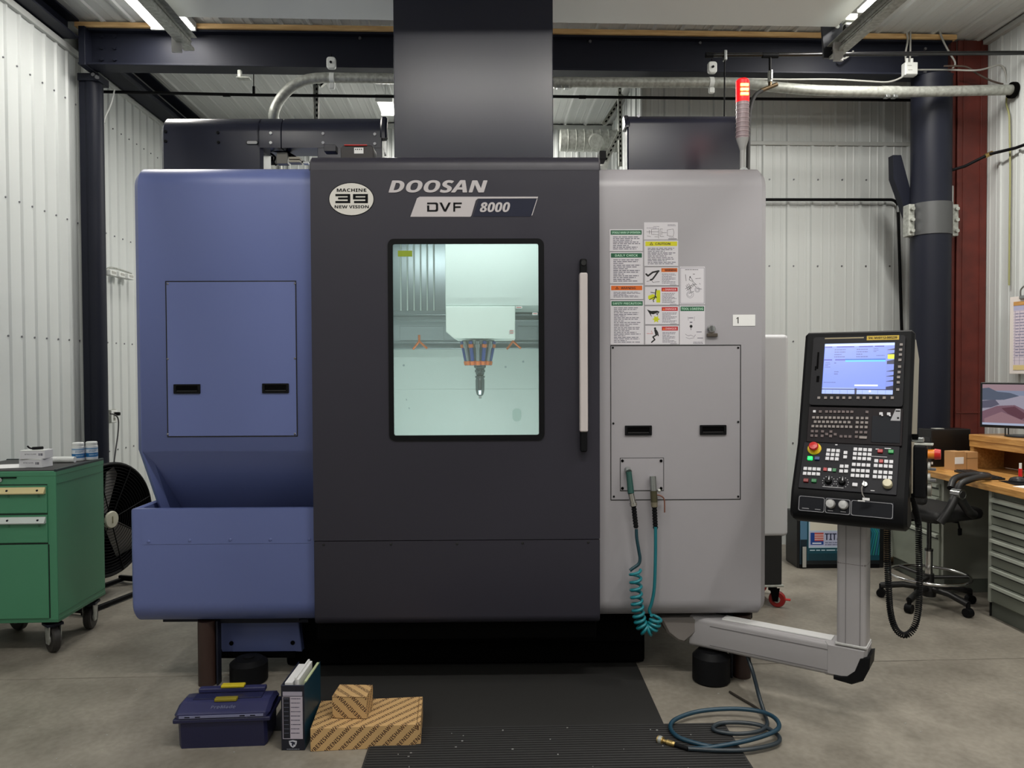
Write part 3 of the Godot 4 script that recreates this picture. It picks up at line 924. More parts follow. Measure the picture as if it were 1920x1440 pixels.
# ---------------------------------------------------------------- the machining centre
func bolts(parent: Node3D, pts: Array, z: float, r: float, m: Material, called := "screw") -> void:
	var b := MB.new().lathe([Vector2(r, 0), Vector2(r, r * 0.35), Vector2(r * 0.7, r * 0.6), Vector2(0.0001, r * 0.62)], 10, at(Vector3.ZERO, V(90, 0, 0)), false).mesh()
	for q in pts:
		part(parent, called, b, m, at(du(q[0], q[1], z)))

func plate(x0: float, y0: float, x1: float, y1: float, z: float, d: float, bev := 0.0) -> MB:
	# a plate on the machine's front between two measured corners, its back on the plane z
	var a := du(x0, y0, z)
	var b := du(x1, y1, z)
	return MB.new().box(V((a.x + b.x) / 2, (a.y + b.y) / 2, z + d / 2), V(absf(b.x - a.x), absf(a.y - b.y), d), bev)

func frame_strip(x0: float, y0: float, x1: float, y1: float, z: float, w: float, d: float) -> MB:
	var a := du(x0, y0, z)
	var b := du(x1, y1, z)
	var m := MB.new()
	m.box(V((a.x + b.x) / 2, a.y, z), V(b.x - a.x + w, w, d)).box(V((a.x + b.x) / 2, b.y, z), V(b.x - a.x + w, w, d))
	m.box(V(a.x, (a.y + b.y) / 2, z), V(w, a.y - b.y - w, d)).box(V(b.x, (a.y + b.y) / 2, z), V(w, a.y - b.y - w, d))
	return m

func grip(parent: Node3D, x0: float, y0: float, x1: float, y1: float, z: float) -> void:
	var a := du(x0, y0, z)
	var b := du(x1, y1, z)
	var c := V((a.x + b.x) / 2, (a.y + b.y) / 2, 0)
	var w := b.x - a.x
	var h := a.y - b.y
	part(parent, "grip", MB.new().ext(holed(rounded(-w / 2, -h / 2, w / 2, h / 2, 0.003, 2), rounded(-w / 2 + 0.012, -h / 2 + 0.008, w / 2 - 0.012, h / 2 - 0.008, 0.002, 2)), z, z + 0.006), M.black, at(c))
	part(parent, "grip_well", MB.new().box(V(0, 0, z + 0.0015), V(w - 0.02, h - 0.012, 0.002)), M.void, at(c))
	part(parent, "grip_lip", MB.new().box(V(0, -h / 2 + 0.013, z + 0.004), V(w - 0.03, 0.006, 0.004), 0.0015), M.groove, at(c))

func machine() -> void:
	var m := thing("machining_centre", "huge blue, charcoal and grey machining centre with a lit window in its door", "machine", STAND, -1.7)
	m.basis = stand_basis
	# --- left cheek in blue
	var xl := -1.768
	var xd := -0.862
	var pf := [Vector2(-1.7, 0.95), Vector2(-0.36, 0.70), Vector2(-0.30, 0.86), Vector2(-0.06, 1.243)]
	pf.append_array(arc(Vector2(-0.17, 2.595), 0.11, 0, 90, 7))
	pf.append(Vector2(-1.7, 2.705))
	var lc := part(m, "left_cheek", sideways(MB.new(), pf, xl, xl + 0.06, 0.028), M.blue)
	var pg := pf.duplicate()
	pg[1] = Vector2(-0.62, 0.70)
	pg[2] = Vector2(-0.60, 0.74)
	part(lc, "cheek_front", sideways(MB.new(), pg, xl + 0.032, -0.832, 0.0005), M.blue)
	for k in 6:
		var px := 320.0 + k * 39.0
		part(lc, "rivet", MB.new().rod(V(du(px, 306, -0.2).x, 2.703, -0.2), V(du(px, 306, -0.2).x, 2.712, -0.2), 0.008, 8), M.screw)
	var ap := part(m, "access_panel", plate(312, 529, 556.5, 816.5, -0.058, 0.0025, 0.001), M.blue, Transform3D(), "blue access panel with two black grips")
	part(ap, "panel_gap", plate(310, 527, 558.5, 818.5, -0.0595, 0.002), M.groove)
	bolts(ap, [[314.5, 532], [553, 531.5], [314.5, 673], [553, 672], [314.5, 814], [553, 813.5]], -0.0555, 0.0055, M.screw)
	grip(ap, 326, 720.5, 376, 738, -0.0555)
	grip(ap, 492, 719, 542, 737, -0.0555)
	# --- the chip tray below it: an open trough with a rounded foot
	var tr := [Vector2(-0.50, 0.345)]
	tr.append_array(arc(Vector2(-0.17, 0.462), 0.117, -90, 0, 8))
	tr.append_array([Vector2(-0.053, 0.948), Vector2(-0.083, 0.948), Vector2(-0.083, 0.47)])
	tr.append_array(arc(Vector2(-0.17, 0.462), 0.087, 0, -90, 6))
	tr.append(Vector2(-0.50, 0.375))
	var ty := part(m, "chip_tray", sideways(MB.new(), tr, -1.785, xd, 0.0), M.blue)
	var te := [Vector2(-0.50, 0.345)]
	te.append_array(arc(Vector2(-0.17, 0.462), 0.117, -90, 0, 8))
	te.append_array([Vector2(-0.053, 0.948), Vector2(-0.42, 0.948)])
	part(ty, "tray_end", sideways(MB.new(), te, -1.797, -1.775, 0.009), M.blue)
	part(ty, "tray_back", MB.new().box(V((-1.785 + xd) / 2, 0.62, -0.47), V(xd + 1.785, 0.55, 0.02)), M.blue)
	part(ty, "cover_strip", MB.new().box(V((-1.74 + xd) / 2, 0.855, -0.052), V(xd + 1.74, 0.176, 0.0016)), M.blue)
	bolts(ty, [[279, 1015], [356, 1013], [432, 1012], [507, 1011.5], [580, 1011]], -0.051, 0.0075, M.blue)
	part(ty, "skirt", MB.new().box(V(-1.33, 0.338, -0.28), V(0.72, 0.02, 0.24), 0.003).box(V(-1.2, 0.325, -0.25), V(0.55, 0.02, 0.16), 0.003), M.iron)
	# --- door in charcoal
	var dl := -0.85
	var dr := 0.603
	var tp := [Vector2(-0.09, 2.655), Vector2(0.0, 2.655), Vector2(0.0, 2.66)]
	tp.append_array(arc(Vector2(-0.055, 2.682), 0.052, 0, 90, 6))
	tp.append(Vector2(-0.09, 2.734))
	part(m, "door_cap", sideways(MB.new(), tp, dl - 0.006, dr + 0.006, 0.008), M.char)
	var w0 := du(731, 453)
	var w1 := du(1017, 820)
	var hole := rounded(w0.x, w1.y, w1.x, w0.y, 0.03)
	var door := part(m, "door", MB.new().ext(holed(rounded(dl, 0.79, dr, 2.657, 0.003, 1), hole), -0.05, 0.0), M.char)
	var lo := [Vector2(-0.07, 0.352)]
	lo.append_array(arc(Vector2(-0.05, 0.402), 0.048, -90, 0, 6))
	lo.append_array([Vector2(-0.002, 0.786), Vector2(-0.07, 0.786)])
	var dk := part(m, "door_kick_panel", sideways(MB.new(), lo, dl, dr, 0.003), M.char)
	bolts(dk, [[607, 1021.5], [733, 1020.5], [857, 1019.5], [980, 1018], [1103, 1016.5]], -0.002, 0.0065, M.groove)
	part(m, "door_lining", MB.new().box(V((dl + dr) / 2, 1.0, -0.075), V(dr - dl - 0.02, 0.5, 0.03)).box(V((dl + dr) / 2, 2.46, -0.075), V(dr - dl - 0.02, 0.3, 0.03)), M.void)
	# window: black rim and a tinted pane
	var v0 := du(727, 448)
	var v1 := du(1021, 825)
	var g0 := du(736.5, 458)
	var g1 := du(1010.5, 815)
	part(door, "window_rim", MB.new().ext(holed(rounded(v0.x, v1.y, v1.x, v0.y, 0.032), rounded(g0.x, g1.y, g1.x, g0.y, 0.008)), 0.0, 0.006), M.black)
	var glass := paint(Color(0.80, 0.90, 0.86, 0.06), 0.03)
	glass.transparency = BaseMaterial3D.TRANSPARENCY_ALPHA
	part(door, "window_pane", MB.new().box(V((w0.x + w1.x) / 2, (w0.y + w1.y) / 2, -0.012), V(w1.x - w0.x + 0.01, w0.y - w1.y + 0.01, 0.008)), glass)
	part(door, "window_tag", plate(746, 470, 773, 481, -0.0075, 0.001), paint(Color(0.50, 0.58, 0.10), 0.5), Transform3D(), "small yellow-green tag on the window")
	# handle
	var h0 := du(1086.5, 487, 0.0)
	var h1 := du(1099.5, 846, 0.0)
	var hx := (h0.x + h1.x) / 2
	var hd := part(m, "door_handle", MB.new().box(V(hx, (h0.y + h1.y) / 2, 0.022), V(0.034, h0.y - h1.y, 0.04), 0.008), M.black)
	part(hd, "grip_sleeve", MB.new().box(V(hx, (du(0, 516).y + du(0, 815).y) / 2, 0.026), V(0.041, du(0, 516).y - du(0, 815).y, 0.046), 0.009), paint(Color(0.74, 0.71, 0.71), 0.35))
	part(hd, "socket_screw", MB.new().rod(V(hx, h0.y - 0.022, 0.042), V(hx, h0.y - 0.022, 0.047), 0.013, 16), M.groove)
	# --- lettering on the door
	var silver := paint(Color(0.69, 0.67, 0.68), 0.4, 0.0)
	var tx := func(called: String, s: String, x0: float, y0: float, x1: float, y1: float, mat: Material, z: float, bold: bool, slant: float):
		var a := du(x0, y0, z)
		var b := du(x1, y1, z)
		lettering(door, called, s, V((a.x + b.x) / 2, (a.y + b.y) / 2, z), b.x - a.x, a.y - b.y, 0.002, mat, bold, slant, Transform3D(), 0.0022 if s == "DOOSAN" else 0.001 if s == "8000" else 0.0)
	tx.call("letters", "DOOSAN", 729, 338.5, 913.5, 361, silver, 0.001, true, 0.32)
	var oc := du(659, 373.5)
	var oval := func(rx: float, ry: float) -> PackedVector2Array:
		var o := PackedVector2Array()
		for k in 40:
			o.append(Vector2(cos(TAU * k / 40) * rx, sin(TAU * k / 40) * ry))
		return o
	part(door, "oval_rim", MB.new().ext(oval.call(0.1145, 0.084), 0, 0.001), M.black, at(oc))
	part(door, "oval_sticker", MB.new().ext(oval.call(0.1105, 0.080), 0.001, 0.0015), paint(Color(0.77, 0.76, 0.74), 0.5), at(oc))
	tx.call("letters", "MACHINE", 631.5, 353.5, 687, 359.5, M.black, 0.0018, true, 0.0)
	tx.call("letters", "NEW VISION", 627.5, 385, 691.5, 390.5, M.black, 0.0018, true, 0.0)
	# the square numerals are drawn as bars
	var bar := func(x0: float, y0: float, x1: float, y1: float, mb: MB):
		var a := du(x0, y0)
		var b := du(x1, y1)
		mb.box(V((a.x + b.x) / 2, (a.y + b.y) / 2, 0.0018), V(b.x - a.x, a.y - b.y, 0.0012))
	var num := MB.new()
	for q in [[629, 364, 655, 368], [634, 370.3, 655, 374], [629, 377, 655, 381], [652, 364, 657, 381], [662, 364, 690, 368], [662, 364, 667, 374], [662, 370.3, 690, 374], [685, 364, 690, 381], [664, 377, 690, 381]]:
		bar.call(q[0], q[1], q[2], q[3], num)
	part(door, "numerals", num, M.black)
	var pl := func(pts: Array, z0: float, z1: float, mat: Material, called: String):
		var o := PackedVector2Array()
		for q in pts:
			var w: Vector3 = du(q[0], q[1])
			o.append(Vector2(w.x, w.y))
		part(door, called, MB.new().ext(o, z0, z1), mat)
	pl.call([[769.5, 406.5], [782, 372], [787, 369], [1009, 369], [1008, 372], [896, 372.5], [892, 376], [884, 404], [882, 406.5]], 0.0, 0.002, silver, "name_plate")
	pl.call([[887, 406], [898, 373], [1007.5, 373], [998, 402], [994, 406]], 0.0, 0.0018, M.navy, "name_plate")
	pl.call([[996.5, 404], [1006.5, 373], [1007.8, 373], [998, 404]], 0.0018, 0.0024, silver, "plate_edge")
	var dv := MB.new()
	for q in [[850, 380, 866, 383], [850, 380, 853.5, 397], [853, 387, 864, 390]]:
		bar.call(q[0], q[1], q[2], q[3], dv)
	dv.move(at(V(0, 0, 0.001)))
	part(door, "letters", dv, M.black)
	var d0 := du(801, 397)
	var d1 := du(821.5, 380)
	var e0 := du(805, 394)
	var e1 := du(817.5, 383)
	var dd := []
	for c in [[d0, d1, 0.010], [e0, e1, 0.006]]:
		var o := PackedVector2Array([Vector2(c[0].x, c[0].y)])
		o.append_array(arc(Vector2(c[1].x - c[2], c[0].y + c[2]), c[2], -90, 0, 4))
		o.append_array(arc(Vector2(c[1].x - c[2], c[1].y - c[2]), c[2], 0, 90, 4))
		o.append(Vector2(c[0].x, c[1].y))
		dd.append(o)
	part(door, "letters", MB.new().ext(holed(dd[0], dd[1]), 0.002, 0.0032), M.black)
	part(door, "letter_gap", plate(800, 383.3, 804.8, 385.3, 0.0026, 0.0012), silver)
	pl.call([[824, 380], [828.5, 380], [834.5, 392.5], [841, 380], [845.5, 380], [836.5, 397], [832.5, 397]], 0.002, 0.0032, M.black, "letters")
	tx.call("numerals", "8000", 899, 379.5, 957.5, 397.5, silver, 0.0025, true, 0.22)
	# --- right cheek in grey
	var xr := 0.606
	var xe := 1.478
	var rf := [Vector2(-1.7, 0.36)]
	rf.append_array(arc(Vector2(-0.16, 0.455), 0.098, -90, 0, 7))
	rf.append_array(arc(Vector2(-0.18, 2.585), 0.118, 0, 90, 7))
	rf.append(Vector2(-1.7, 2.703))
	var rc := part(m, "right_cheek", sideways(MB.new(), rf, 0.574, xe, 0.03), M.grey)
	var az := -0.062
	part(rc, "panel_gap", frame_strip(1145, 648, 1388, 936, az, 0.004, 0.003), M.groove)
	bolts(rc, [[1149, 652], [1384, 652], [1150, 794], [1384, 791], [1151, 931], [1384, 931]], az + 0.001, 0.0055, M.black)
	grip(rc, 1171.5, 798, 1222, 816, az + 0.002)
	grip(rc, 1312, 797, 1361.5, 815, az + 0.002)
	part(rc, "connector_plate", plate(1163.5, 859.5, 1243.5, 919, az, 0.003, 0.001), M.grey)
	part(rc, "panel_gap", frame_strip(1163, 859, 1244, 919.5, az, 0.003, 0.004), M.groove)
	bolts(rc, [[1167, 864], [1239.5, 864], [1167, 915.5], [1239.5, 915.5]], az + 0.003, 0.0075, M.void)
	var lk := du(1333, 617, az)
	part(rc, "cam_lock", MB.new().lathe([Vector2(0.022, 0), Vector2(0.022, 0.012), Vector2(0.016, 0.02), Vector2(0.0001, 0.021)], 18, at(lk, V(90, 0, 0))), M.chrome)
	part(rc, "key", MB.new().box(lk + V(0.0, 0.002, 0.03), V(0.006, 0.026, 0.03), 0.002), M.steel)
	part(rc, "lock_tongue", MB.new().box(lk + V(0.004, -0.031, 0.008), V(0.056, 0.018, 0.014), 0.003), paint(Color(0.38, 0.35, 0.32), 0.4, 0.6))
	part(rc, "number_tag", plate(1374, 590, 1416, 611, az + 0.001, 0.001), M.paper)
	var n1 := du(1382.5, 600.5, az + 0.0025)
	lettering(rc, "numerals", "1", n1, 0.012, 0.032, 0.001, M.black, false)
	stickers(rc, az + 0.001)
	# --- body between and behind the cheeks, hollow round the working space
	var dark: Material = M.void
	part(m, "body_roof", MB.new().box(V(-0.13, 2.66, -1.0), V(1.48, 0.06, 1.8)), M.iron)
	part(m, "body_back", MB.new().box(V(-0.14, 1.55, -1.78), V(3.2, 2.3, 0.1)), M.iron)
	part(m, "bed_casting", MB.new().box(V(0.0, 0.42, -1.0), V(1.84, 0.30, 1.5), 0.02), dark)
	part(m, "added_apron", MB.new().box(V(-0.10, 0.17, -1.0), V(2.0, 0.32, 1.3), 0.02), dark)  # added to block the lit floor behind and keep the underside dark
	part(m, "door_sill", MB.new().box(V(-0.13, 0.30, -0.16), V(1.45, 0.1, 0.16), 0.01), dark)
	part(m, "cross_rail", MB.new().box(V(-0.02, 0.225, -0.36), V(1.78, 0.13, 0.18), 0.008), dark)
	# levelling feet and pipe legs
	var foot := MB.new().lathe([Vector2(0.09, 0), Vector2(0.098, 0.01), Vector2(0.098, 0.135), Vector2(0.07, 0.165), Vector2(0.03, 0.17), Vector2(0.03, 0.178)], 24)
	for q in [[-1.25, -0.19], [1.21, -0.135], [-1.25, -1.4], [1.21, -1.4]]:
		part(m, "levelling_foot", foot, M.black, Transform3D(Basis.from_scale(V(1, 0.74 if q[0] < 0 else 1.0, 1)), V(q[0], 0.0, q[1])))
	for x in [-1.455, 1.39]:
		var lz := -0.155 if x < 0 else -0.19
		var lg := part(m, "pipe_leg", MB.new().rod(V(x, 0.0, lz), V(x, 0.34, lz), 0.047, 18), paint(Color(0.20, 0.13, 0.11), 0.5))
		part(lg, "leg_bracket", MB.new().box(V(x + (0.06 if x < 0 else -0.06), 0.17, lz), V(0.01, 0.34, 0.05), 0.002), M.iron)
	part(m, "foot_beam", MB.new().box(V(1.36, 0.325, -0.30), V(0.2, 0.06, 0.16), 0.01), M.black)
	# blue hopper under the tray
	var hp := PackedVector2Array()
	for q in [[393, 1158], [559, 1156], [566, 1222], [417, 1223]]:
		var w := du(q[0], q[1], -0.30)
		hp.append(Vector2(w.x, w.y))
	var ho := part(m, "chip_hopper", MB.new().ext(hp, -0.50, -0.30, 0.004), M.blue)
	bolts(ho, [[434, 1206], [549, 1205]], -0.30, 0.012, M.void)
	part(ho, "hopper_floor", MB.new().box(V(-1.25, 0.10, -0.40), V(0.44, 0.03, 0.24), 0.004), M.void)
	top_side(m)
	inside(m)

func top_side(m: Node3D) -> void:
	# tall column cover
	var c0 := du(738, 150, -0.5)
	var c1 := du(1037, 150, -0.5)
	var co := part(m, "column_cover", MB.new().box(V((c0.x + c1.x) / 2, 3.25, -0.95), V(c1.x - c0.x, 1.16, 0.9), 0.006), M.navy)
	part(co, "rivet", MB.new().rod(V(-0.23, 2.74, -0.5), V(-0.23, 2.74, -0.49), 0.008, 8), M.screw)
	# rounded dark hood on the left, cut away at its lower right
	var l0 := du(300, 213, -0.75)
	var l1 := du(725, 219, -0.75)
	var hp := [Vector2(-0.93, 2.72), Vector2(-0.75, 2.72)]
	hp.append_array(arc(Vector2(-0.86, l0.y - 0.11), 0.11, 0, 90, 6))
	hp.append(Vector2(-0.93, l0.y))
	var xm := du(492, 260, -0.75).x
	var xj := du(527, 260, -0.75).x
	var le := part(m, "left_hood", sideways(MB.new(), hp, l0.x, xm, 0.018), M.navy)
	var hq := hp.duplicate()
	var ym := du(600, 277, -0.75).y
	hq[0] = Vector2(-0.93, ym)
	hq[1] = Vector2(-0.75, ym)
	part(le, "hood_side", sideways(MB.new(), hq, xm - 0.03, xj - 0.002, 0.001), M.navy)
	var ri := part(m, "left_hood", sideways(MB.new(), hq, xj, l1.x - 0.03, 0.004), M.navy)
	part(ri, "hood_lip", sideways(MB.new(), [Vector2(-0.80, l1.y - 0.13), Vector2(-0.74, l1.y - 0.13), Vector2(-0.74, l1.y - 0.06), Vector2(-0.77, l1.y + 0.008), Vector2(-0.80, l1.y + 0.008)], l1.x - 0.04, l1.x, 0.01), M.navy)
	part(ri, "hood_foot", MB.new().box(V((du(592, 0, -0.75).x + l1.x - 0.03) / 2, 2.8, -0.80), V(l1.x - 0.03 - du(592, 0, -0.75).x, 0.42, 0.09), 0.004), M.navy)
	var sc := MB.new().rod(Vector3.ZERO, V(0, 0, 0.008), 0.009, 8).mesh()
	for q in [[311, 247, 0], [311, 265, 0], [409, 249, 0], [410, 267, 0], [508, 250, 1], [508, 268, 1], [606, 251, 2], [606, 268, 2], [703, 252, 2], [703, 270, 2]]:
		part(le if q[0] < 520 else ri, "screw", sc, M.white if q[2] == 1 else M.screw if q[2] == 2 else M.black, at(du(q[0], q[1], -0.75)))
	var sl := du(473, 267.5, -0.748)
	part(le, "slot", MB.new().ext(rounded(-0.036, -0.012, 0.036, 0.012, 0.0118, 4), 0, 0.003), M.black, at(sl))
	part(le, "slot_light", MB.new().ext(rounded(-0.031, -0.0085, 0.031, 0.0085, 0.008, 4), 0.003, 0.0045), M.light_grey, at(sl))
	# valves and cables in the gap
	var at_gap := func(x0: float, y0: float, x1: float, y1: float, z: float, d: float, mat: Material, called: String):
		part(ri, called, plate(x0, y0, x1, y1, z, d, 0.003), mat)
	at_gap.call(494, 277, 501, 310, -0.9, 0.05, M.light_grey, "upright")
	at_gap.call(501.5, 277, 504, 310, -0.92, 0.04, M.white, "upright")
	at_gap.call(504, 277, 521, 310, -1.2, 0.1, M.void, "manifold")
	at_gap.call(523, 290, 543.5, 311, -0.85, 0.05, paint(Color(0.45, 0.44, 0.41), 0.5), "terminal_box")
	for k in 2:
		at_gap.call(546, 299 + k * 6, 567, 303.5 + k * 6, -0.82, 0.06, paint(Color(0.62, 0.60, 0.54), 0.5), "valve")
	at_gap.call(571, 306, 581, 310, -0.85, 0.04, M.white, "fitting")
	for k in 4:
		var pts := []
		for q in [[[506, 281], [520, 284], [536, 284], [545, 294]], [[510, 283], [530, 281], [548, 291], [562, 300]], [[508, 288], [516, 295], [514, 304], [518, 310]], [[540, 287], [552, 296], [566, 303], [582, 306]]][k]:
			pts.append(du(q[0], q[1], -0.83 - 0.01 * k))
		part(ri, "cable", MB.new().tube(smooth(pts, 4), 0.007, 6), M.black)
	# red edged black box and a bracket on the door cap
	part(m, "relay_bracket", plate(612, 277, 634, 290, -0.3, 0.06, 0.004), paint(Color(0.20, 0.20, 0.22), 0.4, 0.3))
	var rb := part(m, "relay_box", MB.new().ext(rounded(du(636, 0, -0.2).x, 2.72, du(698, 0, -0.2).x, du(0, 272.5, -0.2).y, 0.02, 3), -0.3, -0.2, 0.004), paint(Color(0.10, 0.075, 0.085), 0.4), Transform3D(), "black box with a red top edge")
	part(rb, "red_edge", MB.new().box(du(667, 272.5, -0.198), V(0.12, 0.006, 0.012), 0.002), M.red)
	part(rb, "rating_label", plate(664, 277, 681.5, 288, -0.2, 0.002), M.paper)
	for k in 4:
		part(rb, "print", plate(666 + k * 3.6, 279, 667.8 + k * 3.6, 281, -0.198, 0.001), M.black)
	# rounded dark hood on the right
	var r0 := du(1172, 213, -0.75)
	var r1 := du(1394, 214, -0.75)
	var hr := [Vector2(-0.85, 2.70), Vector2(-0.75, 2.70)]
	hr.append_array(arc(Vector2(-0.81, r0.y - 0.06), 0.06, 0, 90, 6))
	hr.append(Vector2(-0.85, r0.y))
	var rh := part(m, "right_hood", sideways(MB.new(), hr, r0.x + 0.014, r1.x, 0.008), M.navy)
	part(rh, "hood_lip", sideways(MB.new(), [Vector2(-0.85, r0.y - 0.08), Vector2(-0.745, r0.y - 0.08), Vector2(-0.745, r0.y - 0.05), Vector2(-0.80, r0.y + 0.006), Vector2(-0.85, r0.y + 0.006)], r0.x, r0.x + 0.03, 0.006), M.navy)
	part(rh, "screw", sc, M.screw, at(du(1197, 218, -0.76)))
	part(m, "connector_block", plate(1120, 292, 1132, 308, -0.4, 0.1, 0.003), M.black)
	# signal tower
	var s := du(1392, 302, -0.3)
	var tw := part(m, "signal_tower", MB.new().lathe([Vector2(0.014, 0.02), Vector2(0.014, 0.15), Vector2(0.03, 0.20), Vector2(0.034, 0.215)], 18, at(V(s.x, 2.69, s.z))), M.light_grey)
	var body := paint(Color(0.78, 0.76, 0.78, 0.45), 0.35)
	body.transparency = BaseMaterial3D.TRANSPARENCY_ALPHA
	part(tw, "lens_stack", MB.new().lathe([Vector2(0.034, 0.215), Vector2(0.035, 0.41)], 18, at(V(s.x, 2.69, s.z)), false), paint(Color(0.60, 0.53, 0.55), 0.3))
	for k in 8:
		part(tw, "lens_ring", MB.new().rod(V(s.x, 2.915 + k * 0.024, s.z), V(s.x, 2.921 + k * 0.024, s.z), 0.0365, 18), paint(Color(0.68, 0.60, 0.62), 0.3))
	var redlens := lit(Color(1.0, 0.06, 0.10), 0.8, Color(0.5, 0.05, 0.05))
	part(tw, "red_lens", MB.new().lathe([Vector2(0.035, 0.41), Vector2(0.036, 0.425), Vector2(0.036, 0.525), Vector2(0.028, 0.535), Vector2(0.0001, 0.537)], 18, at(V(s.x, 2.69, s.z))), redlens)
	for k in 3:
		part(tw, "led_lamp", MB.new().box(V(s.x, 3.136 + k * 0.024, s.z + 0.034), V(0.045, 0.016, 0.008), 0.003), lit(Color(1.0, 0.75, 0.10), 4.0))
	var ol := OmniLight3D.new()
	ol.name = "red_signal_light"
	ol.light_color = Color(1, 0.05, 0.08)
	ol.light_energy = 0.004
	ol.light_size = 0.03
	ol.omni_range = 3.0
	ol.omni_attenuation = 2.0
	ol.shadow_enabled = true
	ol.position = V(s.x, 3.16, s.z)
	tw.add_child(ol)
	part(tw, "pivot", MB.new().rod(V(s.x, 2.72, s.z - 0.02), V(s.x, 2.72, s.z + 0.025), 0.026, 18), M.steel)
	part(tw, "pivot_cap", MB.new().rod(V(s.x, 2.72, s.z + 0.025), V(s.x, 2.72, s.z + 0.03), 0.012, 14), M.black)

func inside(m: Node3D) -> void:
	var iw := paint(Color(0.77, 0.81, 0.80), 0.5)
	var shine := paint(Color(0.62, 0.66, 0.68), 0.28, 0.85)
	var mid := paint(Color(0.60, 0.64, 0.66), 0.4, 0.3)
	var x0 := -0.80
	var x1 := 0.555
	var zb := -1.35
	# lining of the working space
	part(m, "inner_floor", MB.new().box(V(-0.125, 0.62, -0.75), V(x1 - x0, 0.02, 1.35)), iw)
	part(m, "inner_side", MB.new().box(V(x0 + 0.005, 1.6, -0.75), V(0.02, 2.0, 1.35)), iw)
	part(m, "inner_side", MB.new().box(V(x1 - 0.005, 1.6, -0.75), V(0.02, 2.0, 1.35)), iw)
	part(m, "inner_roof", MB.new().box(V(-0.125, 2.6, -0.75), V(x1 - x0, 0.02, 1.35)), iw)
	part(m, "inner_front", MB.new().box(V(-0.125, 0.95, -0.10), V(x1 - x0, 0.7, 0.02)), iw)
	# rear wall, lower: two painted sheets with a joint at y=730
	var ya := du(870, 655, zb).y
	var yb := du(870, 729.5, zb).y
	var bk := part(m, "rear_wall", MB.new().box(V(-0.125, (ya + yb) / 2, zb), V(x1 - x0, ya - yb, 0.03)), iw)
	part(bk, "rear_sheet", MB.new().box(V(-0.125, (yb + 0.6) / 2, zb + 0.003), V(x1 - x0, yb - 0.6, 0.03), 0.001), iw)
	for q in [[757, 685], [948, 688], [981, 678], [763, 749], [768, 765]]:
		part(bk, "chip_mark", MB.new().rod(du(q[0], q[1], zb + 0.015), du(q[0], q[1], zb + 0.018), 0.008, 7), mid)
	part(bk, "smear", MB.new().ext(rounded(-0.03, -0.045, 0.03, 0.045, 0.028, 4), 0, 0.001), paint(Color(0.68, 0.75, 0.73), 0.6), at(du(969, 778, zb + 0.02)))
	# band of guides behind the spindle
	var yc := du(780, 583, zb).y
	var band := part(m, "guide_band", MB.new().box(V(-0.125, (ya + yc) / 2, zb + 0.02), V(x1 - x0, yc - ya, 0.04)), mid)
	for q in [[590, 592, 0.03], [600, 604, 0.05], [641, 644, 0.03], [652, 655, 0.06]]:
		var y0 := du(870, q[0], zb).y
		var y1 := du(870, q[1], zb).y
		part(band, "guide_rail", MB.new().box(V(-0.125, (y0 + y1) / 2, zb + 0.03 + q[2] / 2), V(x1 - x0, y0 - y1, q[2]), 0.004), shine)
	for q in [[750, 612, 832, 638], [972, 612, 1008, 636]]:
		part(band, "cover_plate", plate(q[0], q[1], q[2], q[3], zb + 0.04, 0.006, 0.002), mid)
	# ribbed steel telescopic cover
	var tc := part(m, "way_cover", plate(720, 440, 845, 583, zb, 0.06), shine)
	for k in 6:
		var w := du(751.5 + k * 12.4, 500, zb + 0.06)
		var yb2 := du(780, 583, zb + 0.06).y
		part(tc, "cover_rib", MB.new().box(V(w.x, yb2 + 0.25, w.z), V(0.010, 0.5, 0.03), 0.004), iw)
	# spindle head
	var zs := -0.62
	var s0 := du(834, 380, zs)
	var s1 := du(1060, 573, zs)
	part(m, "spindle_head", MB.new().box(V((s0.x + s1.x) / 2, (s0.y + s1.y) / 2, zs - 0.25), V(s1.x - s0.x, s0.y - s1.y, 0.5), 0.004), iw)
	var nb := PackedVector2Array()
	for q in [[835.5, 574], [966, 574], [966, 634.5], [851, 634.5], [836, 622]]:
		var w := du(q[0], q[1], zs + 0.03)
		nb.append(Vector2(w.x, w.y))
	var hb := part(m, "spindle_nose_block", MB.new().ext(nb, zs - 0.4, zs + 0.03, 0.004), paint(Color(0.86, 0.90, 0.88), 0.4))
	for q in [[967, 574.5, 979, 578.5], [998, 586, 1008, 590.5], [954, 619, 964, 621.5], [954, 623, 964, 625.5]]:
		part(hb, "caution_tag", plate(q[0], q[1], q[2], q[3], zs + 0.031, 0.001), M.paper)
		part(hb, "print", plate(q[0] + 1.5, (q[1] + q[3]) / 2 - 0.5, q[2] - 1.5, (q[1] + q[3]) / 2 + 0.5, zs + 0.032, 0.001), M.red)
	# housing with coolant nozzles, then the tool
	var sc := du(900, 640, zs - 0.05)
	var k1 := 0.0030
	var hs := part(m, "spindle_nose", MB.new().lathe([Vector2(17 * k1, -48 * k1), Vector2(22 * k1, -47 * k1), Vector2(30 * k1, -6 * k1), Vector2(33 * k1, 2 * k1)], 24, at(V(sc.x - 0.012, sc.y, sc.z - 0.03))), paint(Color(0.30, 0.33, 0.32), 0.3, 0.8))
	var copper := paint(Color(0.80, 0.42, 0.18), 0.35, 0.5)
	var bl := paint(Color(0.13, 0.22, 0.50), 0.35)
